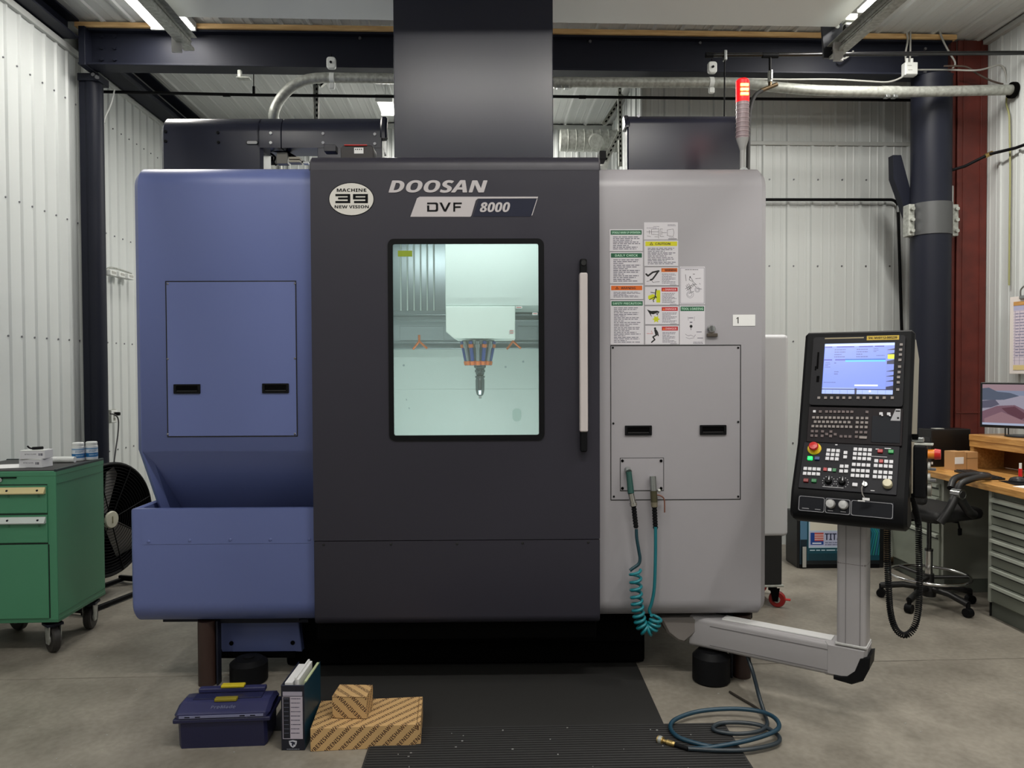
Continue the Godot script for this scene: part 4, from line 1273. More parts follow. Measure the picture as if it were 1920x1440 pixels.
	for k in 7:
		var an := deg_to_rad(-75 + k * 25)
		var d := V(sin(an), 0, cos(an))
		var a := sc + d * 0.098 + V(-0.012, 0.0, -0.03)
		var b := sc + d * 0.068 + V(-0.012, -0.142, -0.03)
		var nz := part(hs, "coolant_nozzle", MB.new().rod(a, b, 0.012, 8), shine if k % 2 == 1 else bl)
		for j in 2:
			part(hs, "nozzle_joint", MB.new().rod(a.lerp(b, 0.12 + 0.7 * j), a.lerp(b, 0.26 + 0.72 * j), 0.0165, 8), copper if k % 2 == 0 or j == 1 else shine)
		for j in 4:
			nz.mesh = nz.mesh
	for q in [[1, 786, 640], [1, 962, 640]]:
		var c := du(q[1], q[2], zs - 0.3)
		part(hs, "nozzle_arm", MB.new().rod(c + V(0, 0.04, 0), c, 0.008, 6).rod(c, c + V(-0.04, -0.05, 0), 0.007, 6).rod(c, c + V(0.05, -0.045, 0), 0.007, 6), copper)
	var toolm := paint(Color(0.38, 0.41, 0.42), 0.25, 0.9)
	var tcx := V(sc.x - 0.002, sc.y - 0.142, sc.z - 0.03)
	var th := part(m, "tool_holder", MB.new().lathe([Vector2(0.018, -0.062), Vector2(0.026, -0.055), Vector2(0.026, -0.045), Vector2(0.031, -0.04), Vector2(0.031, -0.028), Vector2(0.024, -0.024), Vector2(0.036, -0.012), Vector2(0.036, 0.0)], 20, at(tcx)), toolm)
	part(th, "collet_chuck", MB.new().lathe([Vector2(0.012, -0.183), Vector2(0.020, -0.176), Vector2(0.0265, -0.15), Vector2(0.0275, -0.09), Vector2(0.024, -0.078), Vector2(0.029, -0.074), Vector2(0.029, -0.064), Vector2(0.016, -0.06)], 20, at(tcx)), toolm)
	part(th, "cutter", MB.new().rod(tcx + V(0, -0.18, 0), tcx + V(0, -0.20, 0), 0.008, 10), M.steel)
	# work light
	var wx := -0.1
	part(m, "work_lamp", MB.new().box(V(wx, 2.565, -0.26), V(1.1, 0.03, 0.12), 0.006), lit(Color(0.86, 1.0, 0.96), 2.0))
	var al := AreaLight3D.new()
	al.name = "work_light"
	al.area_size = Vector2(1.1, 0.12)
	al.light_energy = 0.5
	al.light_color = Color(0.955, 1.0, 0.985)
	al.area_range = 8.0
	al.area_attenuation = 2.0
	al.shadow_enabled = true
	al.position = V(wx, 2.54, -0.26)
	al.rotation_degrees = V(-56, 0, 0)
	m.add_child(al)
	part(m, "work_lamp", MB.new().box(V(-0.12, 1.2, -0.14), V(0.9, 0.08, 0.03), 0.006), lit(Color(0.86, 1.0, 0.96), 2.0))
	var a2 := AreaLight3D.new()
	a2.name = "work_light"
	a2.area_size = Vector2(0.9, 0.08)
	a2.light_energy = 0.4
	a2.light_color = Color(0.955, 1.0, 0.985)
	a2.area_range = 8.0
	a2.area_attenuation = 2.0
	a2.shadow_enabled = true
	a2.position = V(-0.12, 1.2, -0.16)
	m.add_child(a2)

func stickers(rc: Node3D, z: float) -> void:
	var rng := RandomNumberGenerator.new()
	rng.seed = 5
	var ink := Color(0.36, 0.35, 0.40)
	var dk := Color(0.06, 0.06, 0.07)
	var pa := Color(0.79, 0.78, 0.80)
	var gr := Color(0.09, 0.33, 0.22)
	var rows := [
		["SPINDLE WARM UP OPERATION", 1143, 430, 1205, 471, gr, 8],
		["DAILY CHECK", 1143.5, 473, 1205.5, 531.5, gr, 13],
		["WARNING", 1144, 534, 1206, 561, Color(0.80, 0.38, 0.10), 5],
		["SAFETY PRECAUTION", 1144.5, 563, 1207, 646, gr, 22],
		["CAUTION", 1208, 451, 1271.5, 499, Color(0.78, 0.76, 0.10), 11]]
	var put := func(i: Ink, x0: float, y0: float, x1: float, y1: float, what: String):
		var a := du(x0, y0, z)
		var b := du(x1, y1, z)
		part(rc, "sticker", MB.new().sheet(V((a.x + b.x) / 2, (a.y + b.y) / 2, z + 0.0005), b.x - a.x, a.y - b.y, 0.001), printed(i.texture(), 0.45), Transform3D(), what)
	for r in rows:
		var w := 256
		var h := int(256.0 * (r[4] - r[2]) / (r[3] - r[1]))
		var i := Ink.new(w, h, pa)
		var hh := 34.0
		i.rect(8, 8, w - 16, hh, r[5])
		var light: bool = r[5] == gr
		i.words(r[0], Vector2(w / 2.0 + (12.0 if not light else 0.0), 8 + hh / 2), minf(220, 16.0 * r[0].length()), 17, Color(0.72, 0.85, 0.76) if light else dk)
		if not light:
			i.poly([Vector2(w / 2.0 - 88, 34), Vector2(w / 2.0 - 75, 13), Vector2(w / 2.0 - 62, 34)], dk)
			i.poly([Vector2(w / 2.0 - 82, 31), Vector2(w / 2.0 - 75, 19), Vector2(w / 2.0 - 68, 31)], r[5])
		i.lines(rng, 26, hh + 18, w - 44, h - hh - 30, r[6], ink)
		put.call(i, r[1], r[2], r[3], r[4], "sticker headed %s" % r[0].to_lower())
	# dimensional drawing
	var i := Ink.new(256, 128, pa)
	i.lines(rng, 178, 14, 66, 16, 2, ink).lines(rng, 20, 38, 80, 8, 1, ink).lines(rng, 70, 28, 50, 6, 1, ink)
	for l in [[20, 70, 110, 70], [110, 44, 110, 118], [40, 58, 40, 84], [56, 52, 56, 88], [60, 52, 110, 48], [60, 88, 110, 92], [122, 50, 122, 104], [122, 50, 140, 50], [122, 104, 150, 104], [134, 62, 134, 92], [134, 76, 170, 76], [176, 56, 220, 50], [176, 98, 220, 104], [176, 56, 176, 98], [220, 50, 226, 76], [226, 76, 220, 104], [24, 100, 50, 104], [80, 106, 104, 106], [190, 110, 226, 112]]:
		i.line([Vector2(l[0], l[1]), Vector2(l[2], l[3])], 1.8, dk)
	i.rect(184, 120, 64, 4, dk)
	put.call(i, 1207.5, 417, 1271, 449.5, "sticker with a line drawing of a spindle taper")
	# four pictograms
	var orange := Color(0.72, 0.33, 0.07)
	var red := Color(0.66, 0.10, 0.14)
	var yel := Color(0.74, 0.76, 0.08)
	for k in 4:
		i = Ink.new(256, 140, pa)
		i.rect(126, 6, 122, 30, orange if k == 0 else red)
		i.words("WARNING" if k == 0 else "DANGER", Vector2(196, 21), 84, 15, dk if k == 0 else Color(0.9, 0.75, 0.75))
		i.poly([Vector2(132, 31), Vector2(142, 12), Vector2(152, 31)], Color(0.85, 0.45, 0.12))
		i.lines(rng, 130, 46, 112, 82, 8, ink)
		match k:
			0:
				i.line([Vector2(106, 28), Vector2(60, 38), Vector2(24, 66), Vector2(10, 52)], 13, dk).line([Vector2(100, 34), Vector2(72, 74), Vector2(58, 92), Vector2(44, 96)], 12, dk)
				i.line([Vector2(14, 110), Vector2(52, 100), Vector2(60, 116), Vector2(112, 112)], 2.5, dk)
			1:
				i.rect(86, 26, 30, 96, yel)
				i.poly([Vector2(24, 70), Vector2(60, 56), Vector2(80, 66), Vector2(80, 96), Vector2(58, 100), Vector2(24, 94)], yel)
				i.disc(Vector2(84, 22), 6, dk).line([Vector2(82, 30), Vector2(78, 68), Vector2(86, 84)], 8, dk).line([Vector2(80, 48), Vector2(44, 42)], 5, dk).line([Vector2(78, 78), Vector2(62, 104), Vector2(66, 116)], 6, dk).line([Vector2(76, 76), Vector2(34, 100)], 5, dk)
			2:
				i.poly([Vector2(14, 24), Vector2(44, 36), Vector2(92, 34), Vector2(110, 42), Vector2(62, 62), Vector2(44, 58), Vector2(50, 84)], dk)
				i.line([Vector2(92, 60), Vector2(104, 46)], 6, dk).line([Vector2(84, 56), Vector2(96, 68)], 5, dk)
				var st := []
				for j in 12:
					st.append(Vector2(84, 100) + Vector2.from_angle(TAU * j / 12) * (30.0 if j % 2 == 0 else 16.0))
				i.poly(st, yel)
			3:
				i.disc(Vector2(74, 20), 8, dk).line([Vector2(84, 34), Vector2(94, 52), Vector2(98, 74)], 8, dk).line([Vector2(76, 34), Vector2(84, 66)], 16, dk).line([Vector2(84, 70), Vector2(58, 84), Vector2(72, 104), Vector2(48, 124)], 10, dk).line([Vector2(10, 58), Vector2(56, 60)], 2.5, Color(0.72, 0.3, 0.25)).line([Vector2(46, 38), Vector2(54, 58)], 2.5, Color(0.72, 0.3, 0.25))
		i.rect(190, 134, 50, 3, ink)
		var yy := [[501.5, 535], [538, 571.5], [574.5, 608], [611, 645.5]][k] as Array
		put.call(i, 1209 + k * 0.3, yy[0], 1272 + k * 0.3, yy[1], ["sticker with a tripping leg under an orange heading", "sticker with a figure thrown against a yellow wall", "sticker with a hand over a yellow cutter", "sticker with a figure struck in the back"][k])
	# machine diagram
	i = Ink.new(160, 240, pa)
	i.line([Vector2(5, 8), Vector2(155, 8), Vector2(155, 232), Vector2(5, 232), Vector2(5, 8)], 1.8, ink)
	i.lines(rng, 34, 16, 84, 8, 1, dk)
	for l in [[36, 50, 40, 90], [66, 60, 60, 84], [60, 84, 88, 96], [70, 70, 84, 90], [40, 120, 56, 150], [46, 112, 66, 146], [56, 108, 74, 140], [36, 140, 80, 116], [44, 150, 90, 120], [80, 104, 104, 130], [88, 100, 108, 116], [72, 118, 100, 112], [64, 130, 70, 160], [100, 76, 134, 74], [126, 106, 130, 112], [110, 140, 140, 142], [60, 170, 90, 156]]:
		i.line([Vector2(l[0], l[1]), Vector2(l[2], l[3])], 2.2, dk)
	for c in [[66, 176, 22], [112, 146, 16], [112, 146, 10], [64, 176, 14]]:
		var ci := []
		for j in 17:
			ci.append(Vector2(c[0], c[1]) + Vector2.from_angle(TAU * j / 16) * c[2])
		i.line(ci, 1.8, ink)
	i.disc(Vector2(66, 66), 4, dk).rect(84, 46, 12, 3, dk)
	put.call(i, 1274.5, 500, 1321.5, 571, "tall sticker with a line drawing of a mechanism")
	i = Ink.new(160, 240, pa)
	i.rect(5, 6, 150, 28, gr)
	i.words("TOOL LOADING", Vector2(80, 20), 138, 14, Color(0.72, 0.85, 0.76))
	i.rect(56, 74, 30, 4, ink).rect(64, 100, 16, 6, ink).disc(Vector2(72, 128), 9, dk).rect(70, 138, 3, 12, dk).rect(106, 160, 34, 4, ink).rect(112, 198, 36, 4, ink)
	i.line([Vector2(36, 176), Vector2(52, 186), Vector2(72, 182), Vector2(92, 192), Vector2(100, 180)], 2, ink).line([Vector2(40, 196), Vector2(60, 204), Vector2(92, 198)], 2, ink).line([Vector2(52, 70), Vector2(54, 90)], 1.6, ink).line([Vector2(94, 70), Vector2(92, 92)], 1.6, ink)
	i.lines(rng, 86, 222, 66, 14, 2, ink)
	put.call(i, 1274.5, 573, 1321.5, 646, "tall sticker headed tool loading")

# ---------------------------------------------------------------- operator console on its swing arm
func console() -> void:
	var c := thing("operator_console", "black operator console with a lit blue screen on a grey swing arm", "control panel", V(1.78, 0, -3.45), -35.0)
	var inv := c.transform.affine_inverse()
	# casing: side outline in (forward, height)
	var prof := PackedVector2Array([Vector2(-0.095, 1.832), Vector2(-0.118, 1.826)])
	var face := [Vector2(-0.118, 1.826), Vector2(0.058, 1.300), Vector2(0.190, 1.092), Vector2(0.198, 1.072), Vector2(0.222, 0.985), Vector2(0.205, 0.955), Vector2(0.11, 0.925), Vector2(0.0, 0.925)]
	var back := [Vector2(-0.02, 0.97), Vector2(0.09, 1.13), Vector2(0.02, 1.27), Vector2(-0.165, 1.805), Vector2(-0.155, 1.826), Vector2(-0.135, 1.832)]
	var w0 := -0.262
	var w1 := 0.225
	part(c, "casing", sideways(MB.new(), face + back, w0, w1, 0.014), M.black)
	part(c, "rear_housing", sideways(MB.new(), [Vector2(0.07, 1.14), Vector2(0.02, 1.28), Vector2(-0.155, 1.795), Vector2(-0.21, 1.79), Vector2(-0.40, 1.70), Vector2(-0.27, 1.20), Vector2(-0.10, 1.0), Vector2(-0.02, 0.99)], w0 + 0.02, w1 - 0.001, 0.004), paint(Color(0.56, 0.55, 0.50), 0.5))
	# upper face: screen and keyboard; axes of that face
	var up := at(V(-0.012, 1.64, -0.052), V(-18.3, 0, 0))
	var bz := part(c, "screen_bezel", MB.new().ext(holed(rounded(-0.205, -0.176, 0.200, 0.172, 0.012, 3), rounded(-0.152, -0.119, 0.157, 0.139, 0.002, 1)), 0.0, 0.014), paint(Color(0.105, 0.105, 0.12), 0.42, 0.0, 0.25), up)
	# the picture on the screen
	var i := Ink.new(512, 400, Color(0.47, 0.55, 0.87))
	var db := Color(0.20, 0.20, 0.62)
	var tx := Color(0.33, 0.37, 0.62)
	var rng := RandomNumberGenerator.new()
	rng.seed = 3
	i.rect(0, 0, 512, 22, Color(0.74, 0.80, 0.97))
	i.rect(6, 24, 52, 8, db).rect(92, 24, 130, 8, db).rect(256, 24, 100, 8, db).rect(370, 24, 66, 8, db)
	for q in [[78, 40, 90, 76, 4], [240, 40, 86, 76, 4], [362, 40, 36, 34, 3], [384, 92, 62, 14, 1], [12, 146, 44, 46, 4], [80, 146, 16, 18, 1], [84, 216, 34, 34, 2], [10, 300, 90, 12, 1]]:
		i.lines(rng, q[0], q[1], q[2], q[3], q[4], tx)
	i.rect(4, 126, 60, 8, db).rect(86, 126, 74, 8, db).rect(160, 124, 290, 9, Color(0.10, 0.36, 0.72)).rect(162, 134, 288, 12, Color(0.35, 0.76, 0.93))
	i.rect(238, 322, 166, 12, Color(0.90, 0.96, 1.0)).rect(0, 350, 240, 4, Color(0.70, 0.76, 0.95)).rect(0, 356, 512, 6, Color(0.16, 0.18, 0.34))
	i.rect(2, 364, 238, 34, Color(0.60, 0.68, 0.92)).rect(256, 364, 254, 34, Color(0.62, 0.70, 0.93)).rect(240, 352, 16, 48, Color(0.12, 0.13, 0.22))
	for k in 9:
		i.rect(26 + k * 54, 364, 2, 34, Color(0.42, 0.48, 0.74))
	var side := [[34, 22], [66, 20], [132, 24], [196, 26], [236, 26], [276, 26]]
	i.rect(456, 22, 56, 334, Color(0.46, 0.53, 0.82))
	for q in [[50, 8], [84, 8], [136, 30], [214, 8], [252, 8], [290, 8], [332, 24]]:
		i.poly([Vector2(460, q[0] + 6), Vector2(510, q[0] - 4), Vector2(510, q[0] + q[1]), Vector2(460, q[0] + q[1])], Color(0.10, 0.11, 0.25))
	i.rect(464, 92, 46, 34, Color(0.86, 0.92, 0.16))
	i.disc(Vector2(350, 372), 8, Color(0.98, 0.98, 1.0))
	part(bz, "screen", MB.new().sheet(V(0.0025, 0.01, 0.004), 0.311, 0.26, 0.004), printed(i.texture(), 0.25, 0.9))
	var key := paint(Color(0.52, 0.49, 0.48), 0.5)
	var key_dark := paint(Color(0.38, 0.33, 0.33), 0.5)
	var keyw := paint(Color(0.78, 0.78, 0.80), 0.45)
	var uf := func(cx: float, cy: float) -> Vector2:
		# place on the upper face of a spot seen on it
		var v := (cy - 150.0) / 885.0
		var u := (cx - (320.0 - 55.0 * v)) / (1190.0 + 15.0 * v)
		return Vector2((u - 0.5) * 0.407, (0.5 - v + 0.022 * (u - 0.5)) * 0.347)
	var kb := MB.new().box(Vector3.ZERO, V(0.0125, 0.0115, 0.006)).mesh()
	for q in [[1448, 285], [1440, 350], [1437, 412], [1430, 478], [1425, 562], [1420, 630], [1412, 692], [1408, 757], [1402, 845]]:
		var p: Vector2 = uf.call(q[0], q[1])
		part(bz, "soft_key", kb, key, at(V(p.x, p.y, 0.016)))
	for x in [395, 485, 565, 645, 725, 805, 908, 985, 1068, 1150, 1235, 1335]:
		var p: Vector2 = uf.call(x, 945.0)
		part(bz, "soft_key", kb, key, at(V(p.x, p.y, 0.016)))
	part(bz, "tag_strip", MB.new().box(V(0.105, 0.161, 0.0145), V(0.138, 0.022, 0.001)), paint(Color(0.72, 0.60, 0.08), 0.5))
	lettering(bz, "print", "SN: MV0112-000239", V(0.105, 0.161, 0.0155), 0.122, 0.011, 0.001, M.black)
	part(bz, "name_strip", MB.new().box(V(-0.065, 0.164, 0.0145), V(0.175, 0.006, 0.001)), paint(Color(0.55, 0.50, 0.38), 0.5))
	for q in [[-0.178, 0.05, 0.008, 0.085], [-0.172, -0.045, 0.012, 0.03], [-0.186, 0.01, 0.006, 0.02]]:
		part(bz, "card_slot", MB.new().box(V(q[0], q[1], 0.015), V(q[2], q[3], 0.004)), M.void)
	var kp := part(c, "keyboard_panel", MB.new().box(V(-0.002, -0.272, 0.004), V(0.408, 0.176, 0.012), 0.003), paint(Color(0.135, 0.12, 0.13), 0.5, 0.0, 0.25), up)
	var rows := [[1110, [335], keyw], [1112, [415, 497, 552, 608, 663, 718, 773, 828, 1020], key_dark], [1188, [325, 380, 435, 490, 545, 600, 655, 710, 768, 825, 900, 960, 1018], key], [1242, [348, 403, 458, 513, 568, 622, 678, 735, 792, 897, 957, 1014], key], [1298, [317, 372, 427, 482, 537, 590, 647, 702, 758, 815, 892, 950, 1008], key], [1362, [310, 368, 447, 558, 888, 945, 1004], key_dark], [1394, [502, 614], key_dark], [1418, [305, 362, 442, 553, 690, 748, 805, 885], key_dark]]
	for r in rows:
		for x in r[1]:
			var p: Vector2 = uf.call(float(x), float(r[0]) + 6.0)
			part(kp, "key", kb, r[2], at(V(p.x, p.y, 0.012)))
	var sp: Vector2 = uf.call(970.0, 1430.0)
	part(kp, "wide_key", MB.new().box(V(sp.x, sp.y, 0.012), V(0.032, 0.0115, 0.006)), key)
	part(kp, "blank_cover", MB.new().box(V(0.135, -0.285, 0.011), V(0.118, 0.125, 0.003), 0.001), paint(Color(0.11, 0.12, 0.145), 0.4, 0.0, 0.25))
	part(kp, "badge", MB.new().ext(PackedVector2Array([Vector2(0.152, -0.243), Vector2(0.192, -0.243), Vector2(0.192, -0.187), Vector2(0.172, -0.187)]), 0.0105, 0.0135), paint(Color(0.60, 0.60, 0.62), 0.4))
	part(kp, "print", MB.new().box(V(0.181, -0.197, 0.014), V(0.018, 0.005, 0.001)).box(V(0.183, -0.23, 0.014), V(0.008, 0.008, 0.001)), M.black)
	for x in [0.112, 0.144]:
		part(kp, "toggle", MB.new().box(V(x, -0.212, 0.014), V(0.015, 0.014, 0.006), 0.002).box(V(x + 0.006, -0.221, 0.019), V(0.007, 0.007, 0.006)), keyw)
	# operation panel, leaning further back
	var op_t := at(V(-0.024, 1.196, 0.126), V(-32.5, 0, 0))
	var op := part(c, "operation_panel", MB.new().box(V(0, 0, 0), V(0.412, 0.242, 0.012), 0.003), paint(Color(0.115, 0.115, 0.135), 0.45, 0.0, 0.25), op_t)
	var of := func(cx: float, cy: float) -> Vector2:
		var u := 0.5
		var v := 0.5
		for k in 6:
			v = (cy - 180.0 - 40.0 * u) / (545.0 + 45.0 * u)
			u = (cx - (270.0 - 120.0 * v)) / (1170.0 + 20.0 * v)
		return Vector2((u - 0.5) * 0.412, (0.5 - v) * 0.242)
	var ok := MB.new().box(Vector3.ZERO, V(0.0155, 0.0155, 0.009), 0.0).mesh()
	var redk := paint(Color(0.62, 0.12, 0.14), 0.4)
	var greenk := paint(Color(0.08, 0.42, 0.22), 0.4)
	var put := func(cx: float, cy: float, mat: Material, called: String):
		var p: Vector2 = of.call(cx, cy)
		part(op, called, ok, mat, at(V(p.x, p.y, 0.0085)))
	for r in 3:
		for k in 3:
			put.call(578.0 + k * 59 - r * 12, 288.0 + k * 3 + r * 50, keyw, "button")
		for k in 4:
			put.call(912.0 + k * 58 - r * 11, 272.0 + k * 2.5 + r * 55, keyw, "button")
	for r in 2:
		put.call(787.0 - r * 9, 315.0 + r * 52, keyw, "button")
		for k in 4:
			put.call(860.0 + k * 58 - r * 12, 527.0 + k * 2.5 + r * 60, keyw, "button")
			put.call(1147.0 + k * 58 - r * 12, 410.0 + k * 3 + r * 57, redk if r == 0 and k == 1 else keyw, "button")
			put.call(1122.0 + k * 59 - r * 12, 543.0 + k * 3 + r * 57, keyw, "button")
			put.call(265.0 + k * 57 - r * 12, 509.0 + k * 2.5 + r * 57, keyw, "button")
		for k in 2:
			put.call(725.0 + k * 60 - r * 12, 480.0 + r * 57, keyw, "button")
	for k in 4:
		put.call(875.0 + k * 58, 457.0 + k * 2.5, keyw, "button")
	for k in 3:
		put.call(516.0 + k * 57, 517.0 + k * 4, [redk, keyw, greenk][k], "button")
	var big := MB.new().box(Vector3.ZERO, V(0.022, 0.017, 0.012), 0.002).mesh()
	for q in [[1205, 292, redk], [1330, 297, paint(Color(0.06, 0.55, 0.26), 0.4)], [335, 385, lit(Color(0.10, 1.0, 0.40), 1.3, Color(0.1, 0.5, 0.2))], [426, 388, paint(Color(0.07, 0.20, 0.44), 0.4)], [262, 648, paint(Color(0.45, 0.07, 0.08), 0.4)], [364, 652, greenk], [866, 697, keyw]]:
		var p: Vector2 = of.call(float(q[0]), float(q[1]))
		part(op, "lit_button_lamp" if q[0] == 335 else "push_button", big, q[2], at(V(p.x, p.y, 0.010)))
	var pe: Vector2 = of.call(400.0, 268.0)
	part(op, "stop_button", MB.new().lathe([Vector2(0.031, 0.006), Vector2(0.031, 0.010), Vector2(0.027, 0.013), Vector2(0.012, 0.013)], 24, at(V(pe.x, pe.y, 0), V(90, 0, 0))), M.yellow, Transform3D(), "red mushroom stop button on a yellow ring")
	part(op, "mushroom", MB.new().lathe([Vector2(0.012, 0.012), Vector2(0.014, 0.026), Vector2(0.021, 0.029), Vector2(0.022, 0.037), Vector2(0.018, 0.044), Vector2(0.0001, 0.046)], 24, at(V(pe.x, pe.y, 0), V(90, 0, 0))), M.red)
	for q in [[545, 655], [712, 665]]:
		var p: Vector2 = of.call(float(q[0]), float(q[1]))
		var dlm := MB.new()
		for k in 11:
			var a := deg_to_rad(-140 + k * 28)
			dlm.box(V(p.x + sin(a) * 0.026, p.y + cos(a) * 0.026, 0.0065), V(0.003, 0.003, 0.001))
		part(op, "dial_scale", dlm, keyw)
		part(op, "rotary_knob", MB.new().lathe([Vector2(0.016, 0.006), Vector2(0.015, 0.012), Vector2(0.012, 0.026), Vector2(0.0001, 0.027)], 18, at(V(p.x, p.y, 0), V(90, 0, 0))), M.black)
		part(op, "pointer", MB.new().box(V(p.x + 0.004, p.y + 0.006, 0.027), V(0.004, 0.012, 0.003)), keyw)
	var pk: Vector2 = of.call(1250.0, 690.0)
	part(op, "ivory_knob", MB.new().lathe([Vector2(0.02, 0.006), Vector2(0.02, 0.026), Vector2(0.017, 0.032), Vector2(0.0001, 0.033)], 20, at(V(pk.x, pk.y, 0), V(90, 0, 0))), paint(Color(0.76, 0.73, 0.62), 0.4))
	var pq: Vector2 = of.call(985.0, 692.0)
	part(op, "key_switch", MB.new().rod(V(pq.x, pq.y, 0.006), V(pq.x, pq.y, 0.016), 0.011, 14), M.steel)
	part(op, "key", MB.new().box(V(pq.x - 0.002, pq.y - 0.006, 0.026), V(0.004, 0.024, 0.022), 0.001), M.steel)
	part(op, "key_strap", MB.new().tube(smooth([V(pq.x - 0.004, pq.y - 0.012, 0.03), V(pq.x - 0.008, pq.y - 0.03, 0.034), V(pq.x - 0.004, pq.y - 0.055, 0.028), V(pq.x + 0.006, pq.y - 0.072, 0.024)], 4), 0.003, 6), paint(Color(0.45, 0.43, 0.42), 0.4))
	part(op, "spare_key", MB.new().box(V(pq.x + 0.012, pq.y - 0.078, 0.026), V(0.03, 0.014, 0.004), 0.001).box(V(pq.x - 0.006, pq.y - 0.088, 0.026), V(0.03, 0.007, 0.003), 0.001), paint(Color(0.4, 0.4, 0.4), 0.35, 0.7))
	part(op, "print", MB.new().box(V(0.158, 0.106, 0.0063), V(0.026, 0.004, 0.0008)).box(V(0.115, 0.1, 0.0063), V(0.014, 0.004, 0.0008)).box(V(-0.06, 0.112, 0.0063), V(0.01, 0.005, 0.0008)).box(V(0.12, 0.062, 0.0063), V(0.075, 0.002, 0.0008)).box(V(-0.055, -0.106, 0.0063), V(0.09, 0.002, 0.0008)).box(V(0.11, -0.108, 0.0063), V(0.016, 0.003, 0.0008)), keyw)
	# lower strip with two knobs
	var ls_t := at(V(-0.026, 1.028, 0.213), V(-15.0, 0, 0))
	var ls := part(c, "lower_strip", MB.new().box(V(0, 0, -0.002), V(0.40, 0.074, 0.008), 0.002), paint(Color(0.095, 0.10, 0.12), 0.45, 0.0, 0.25), ls_t)
	var rim := paint(Color(0.55, 0.55, 0.57), 0.4)
	for q in [[-0.196, -0.084], [-0.08, 0.024], [0.028, 0.196]]:
		part(ls, "outline", MB.new().ext(holed(rounded(q[0], -0.034, q[1], 0.034, 0.008, 3), rounded(q[0] + 0.0022, -0.0318, q[1] - 0.0022, 0.0318, 0.007, 3)), 0.002, 0.0032), rim)
	for x in [-0.058, -0.004]:
		part(ls, "silver_knob", MB.new().lathe([Vector2(0.021, 0.002), Vector2(0.0205, 0.018), Vector2(0.017, 0.026), Vector2(0.0001, 0.027)], 20, at(V(x, 0.008, 0), V(90, 0, 0))), paint(Color(0.68, 0.68, 0.68), 0.35, 0.4))
		part(ls, "print", MB.new().box(V(x, -0.022, 0.0027), V(0.022, 0.004, 0.0006)), rim)
	part(ls, "print", MB.new().box(V(-0.165, -0.022, 0.0027), V(0.03, 0.003, 0.0006)).box(V(-0.112, -0.022, 0.0027), V(0.024, 0.003, 0.0006)), rim)
	# swing arm and post, laid out in the room
	var ar := MB.new()
	var p0 := V(1.14, 0.262, -3.95)
	var p1 := V(1.738, 0.262, -3.50)
	var fr := MB.along(p0, p1)
	var l := p0.distance_to(p1)
	var yb := Basis((p1 - p0).normalized(), Vector3.UP, (p1 - p0).normalized().cross(Vector3.UP))
	var prf := rounded(-0.065, -0.08, 0.065, 0.08, 0.022, 4)
	var t_arm := inv * Transform3D(Basis(-yb.z, Vector3.UP, yb.x), p0)
	var agrey := paint(Color(0.60, 0.59, 0.60), 0.35)
	part(c, "arm", MB.new().ext(prf, 0.0, l, 0.0, t_arm), agrey)
	for s in [-1, 1]:
		part(c, "arm_groove", MB.new().box(V(s * 0.0655, 0.045, l * 0.55), V(0.002, 0.004, l * 0.8)).box(V(s * 0.0655, -0.055, l * 0.55), V(0.002, 0.003, l * 0.8)), paint(Color(0.42, 0.41, 0.42), 0.5), t_arm)
	part(c, "arm_cover", MB.new().box(V(0, 0.083, l * 0.58), V(0.07, 0.008, l * 0.72), 0.003), paint(Color(0.80, 0.80, 0.80), 0.3), t_arm)
	var rt := PackedVector2Array()
	for q in [[1238, 1160], [1345, 1158], [1316, 1178], [1284, 1206], [1270, 1202], [1252, 1188]]:
		var w := room(q[0], q[1], -3.88)
		rt.append(Vector2(w.x, minf(w.y, 0.352)))
	part(c, "arm_root", MB.new().ext(rt, -4.01, -3.88, 0.012, inv), paint(Color(0.46, 0.44, 0.43), 0.45))
	var t_post := inv * Transform3D(yb, p1)
	part(c, "elbow", MB.new().ext(PackedVector2Array([Vector2(-0.07, -0.081), Vector2(0.03, -0.081), Vector2(0.075, -0.05), Vector2(0.112, 0.02), Vector2(0.118, 0.082), Vector2(-0.07, 0.082)]), -0.067, 0.067, 0.014, t_post, 60), agrey)
	part(c, "elbow_cap", MB.new().ext(PackedVector2Array([Vector2(-0.03, -0.092), Vector2(0.05, -0.098), Vector2(0.10, -0.07), Vector2(0.126, -0.01), Vector2(0.13, 0.05), Vector2(0.085, 0.035), Vector2(0.062, -0.03), Vector2(0.03, -0.06), Vector2(-0.03, -0.072)]), -0.071, 0.071, 0.006, t_post, 60), M.black)
	part(c, "post", MB.new().ext(rounded(-0.065, -0.065, 0.065, 0.065, 0.02, 4), 0.0, 0.62, 0.0, t_post * Transform3D(Basis(V(1, 0, 0), V(0, 0, -1), V(0, 1, 0)), V(0.045, 0.08, 0))), agrey)
	part(c, "post_collar", MB.new().box(V(0.045, 0.085, 0), V(0.14, 0.012, 0.14), 0.004), paint(Color(0.70, 0.70, 0.70), 0.35), t_post)
	part(c, "post_groove", MB.new().box(V(0.022, 0.39, 0.0655), V(0.003, 0.6, 0.002)).box(V(0.085, 0.39, 0.0655), V(0.003, 0.6, 0.002)), paint(Color(0.45, 0.44, 0.45), 0.5), t_post)
	part(c, "tape_mark", MB.new().box(V(0.045, 0.47, 0.0), V(0.131, 0.035, 0.131), 0.018), paint(Color(0.42, 0.40, 0.40), 0.5), t_post)
	# hand-held pendant on the right flank, with its curly lead
	var h := thing("hand_pendant", "small black hand-held pendant with red-orange button on console's right side", "remote control", V(1.78, 0, -3.45), -35.0)
	part(h, "case", MB.new().box(V(0.262, 1.19, 0.03), V(0.055, 0.24, 0.085), 0.012), M.black)
	var hb := part(h, "hook", MB.new().box(V(0.25, 1.33, 0.02), V(0.05, 0.02, 0.03), 0.004), M.steel)
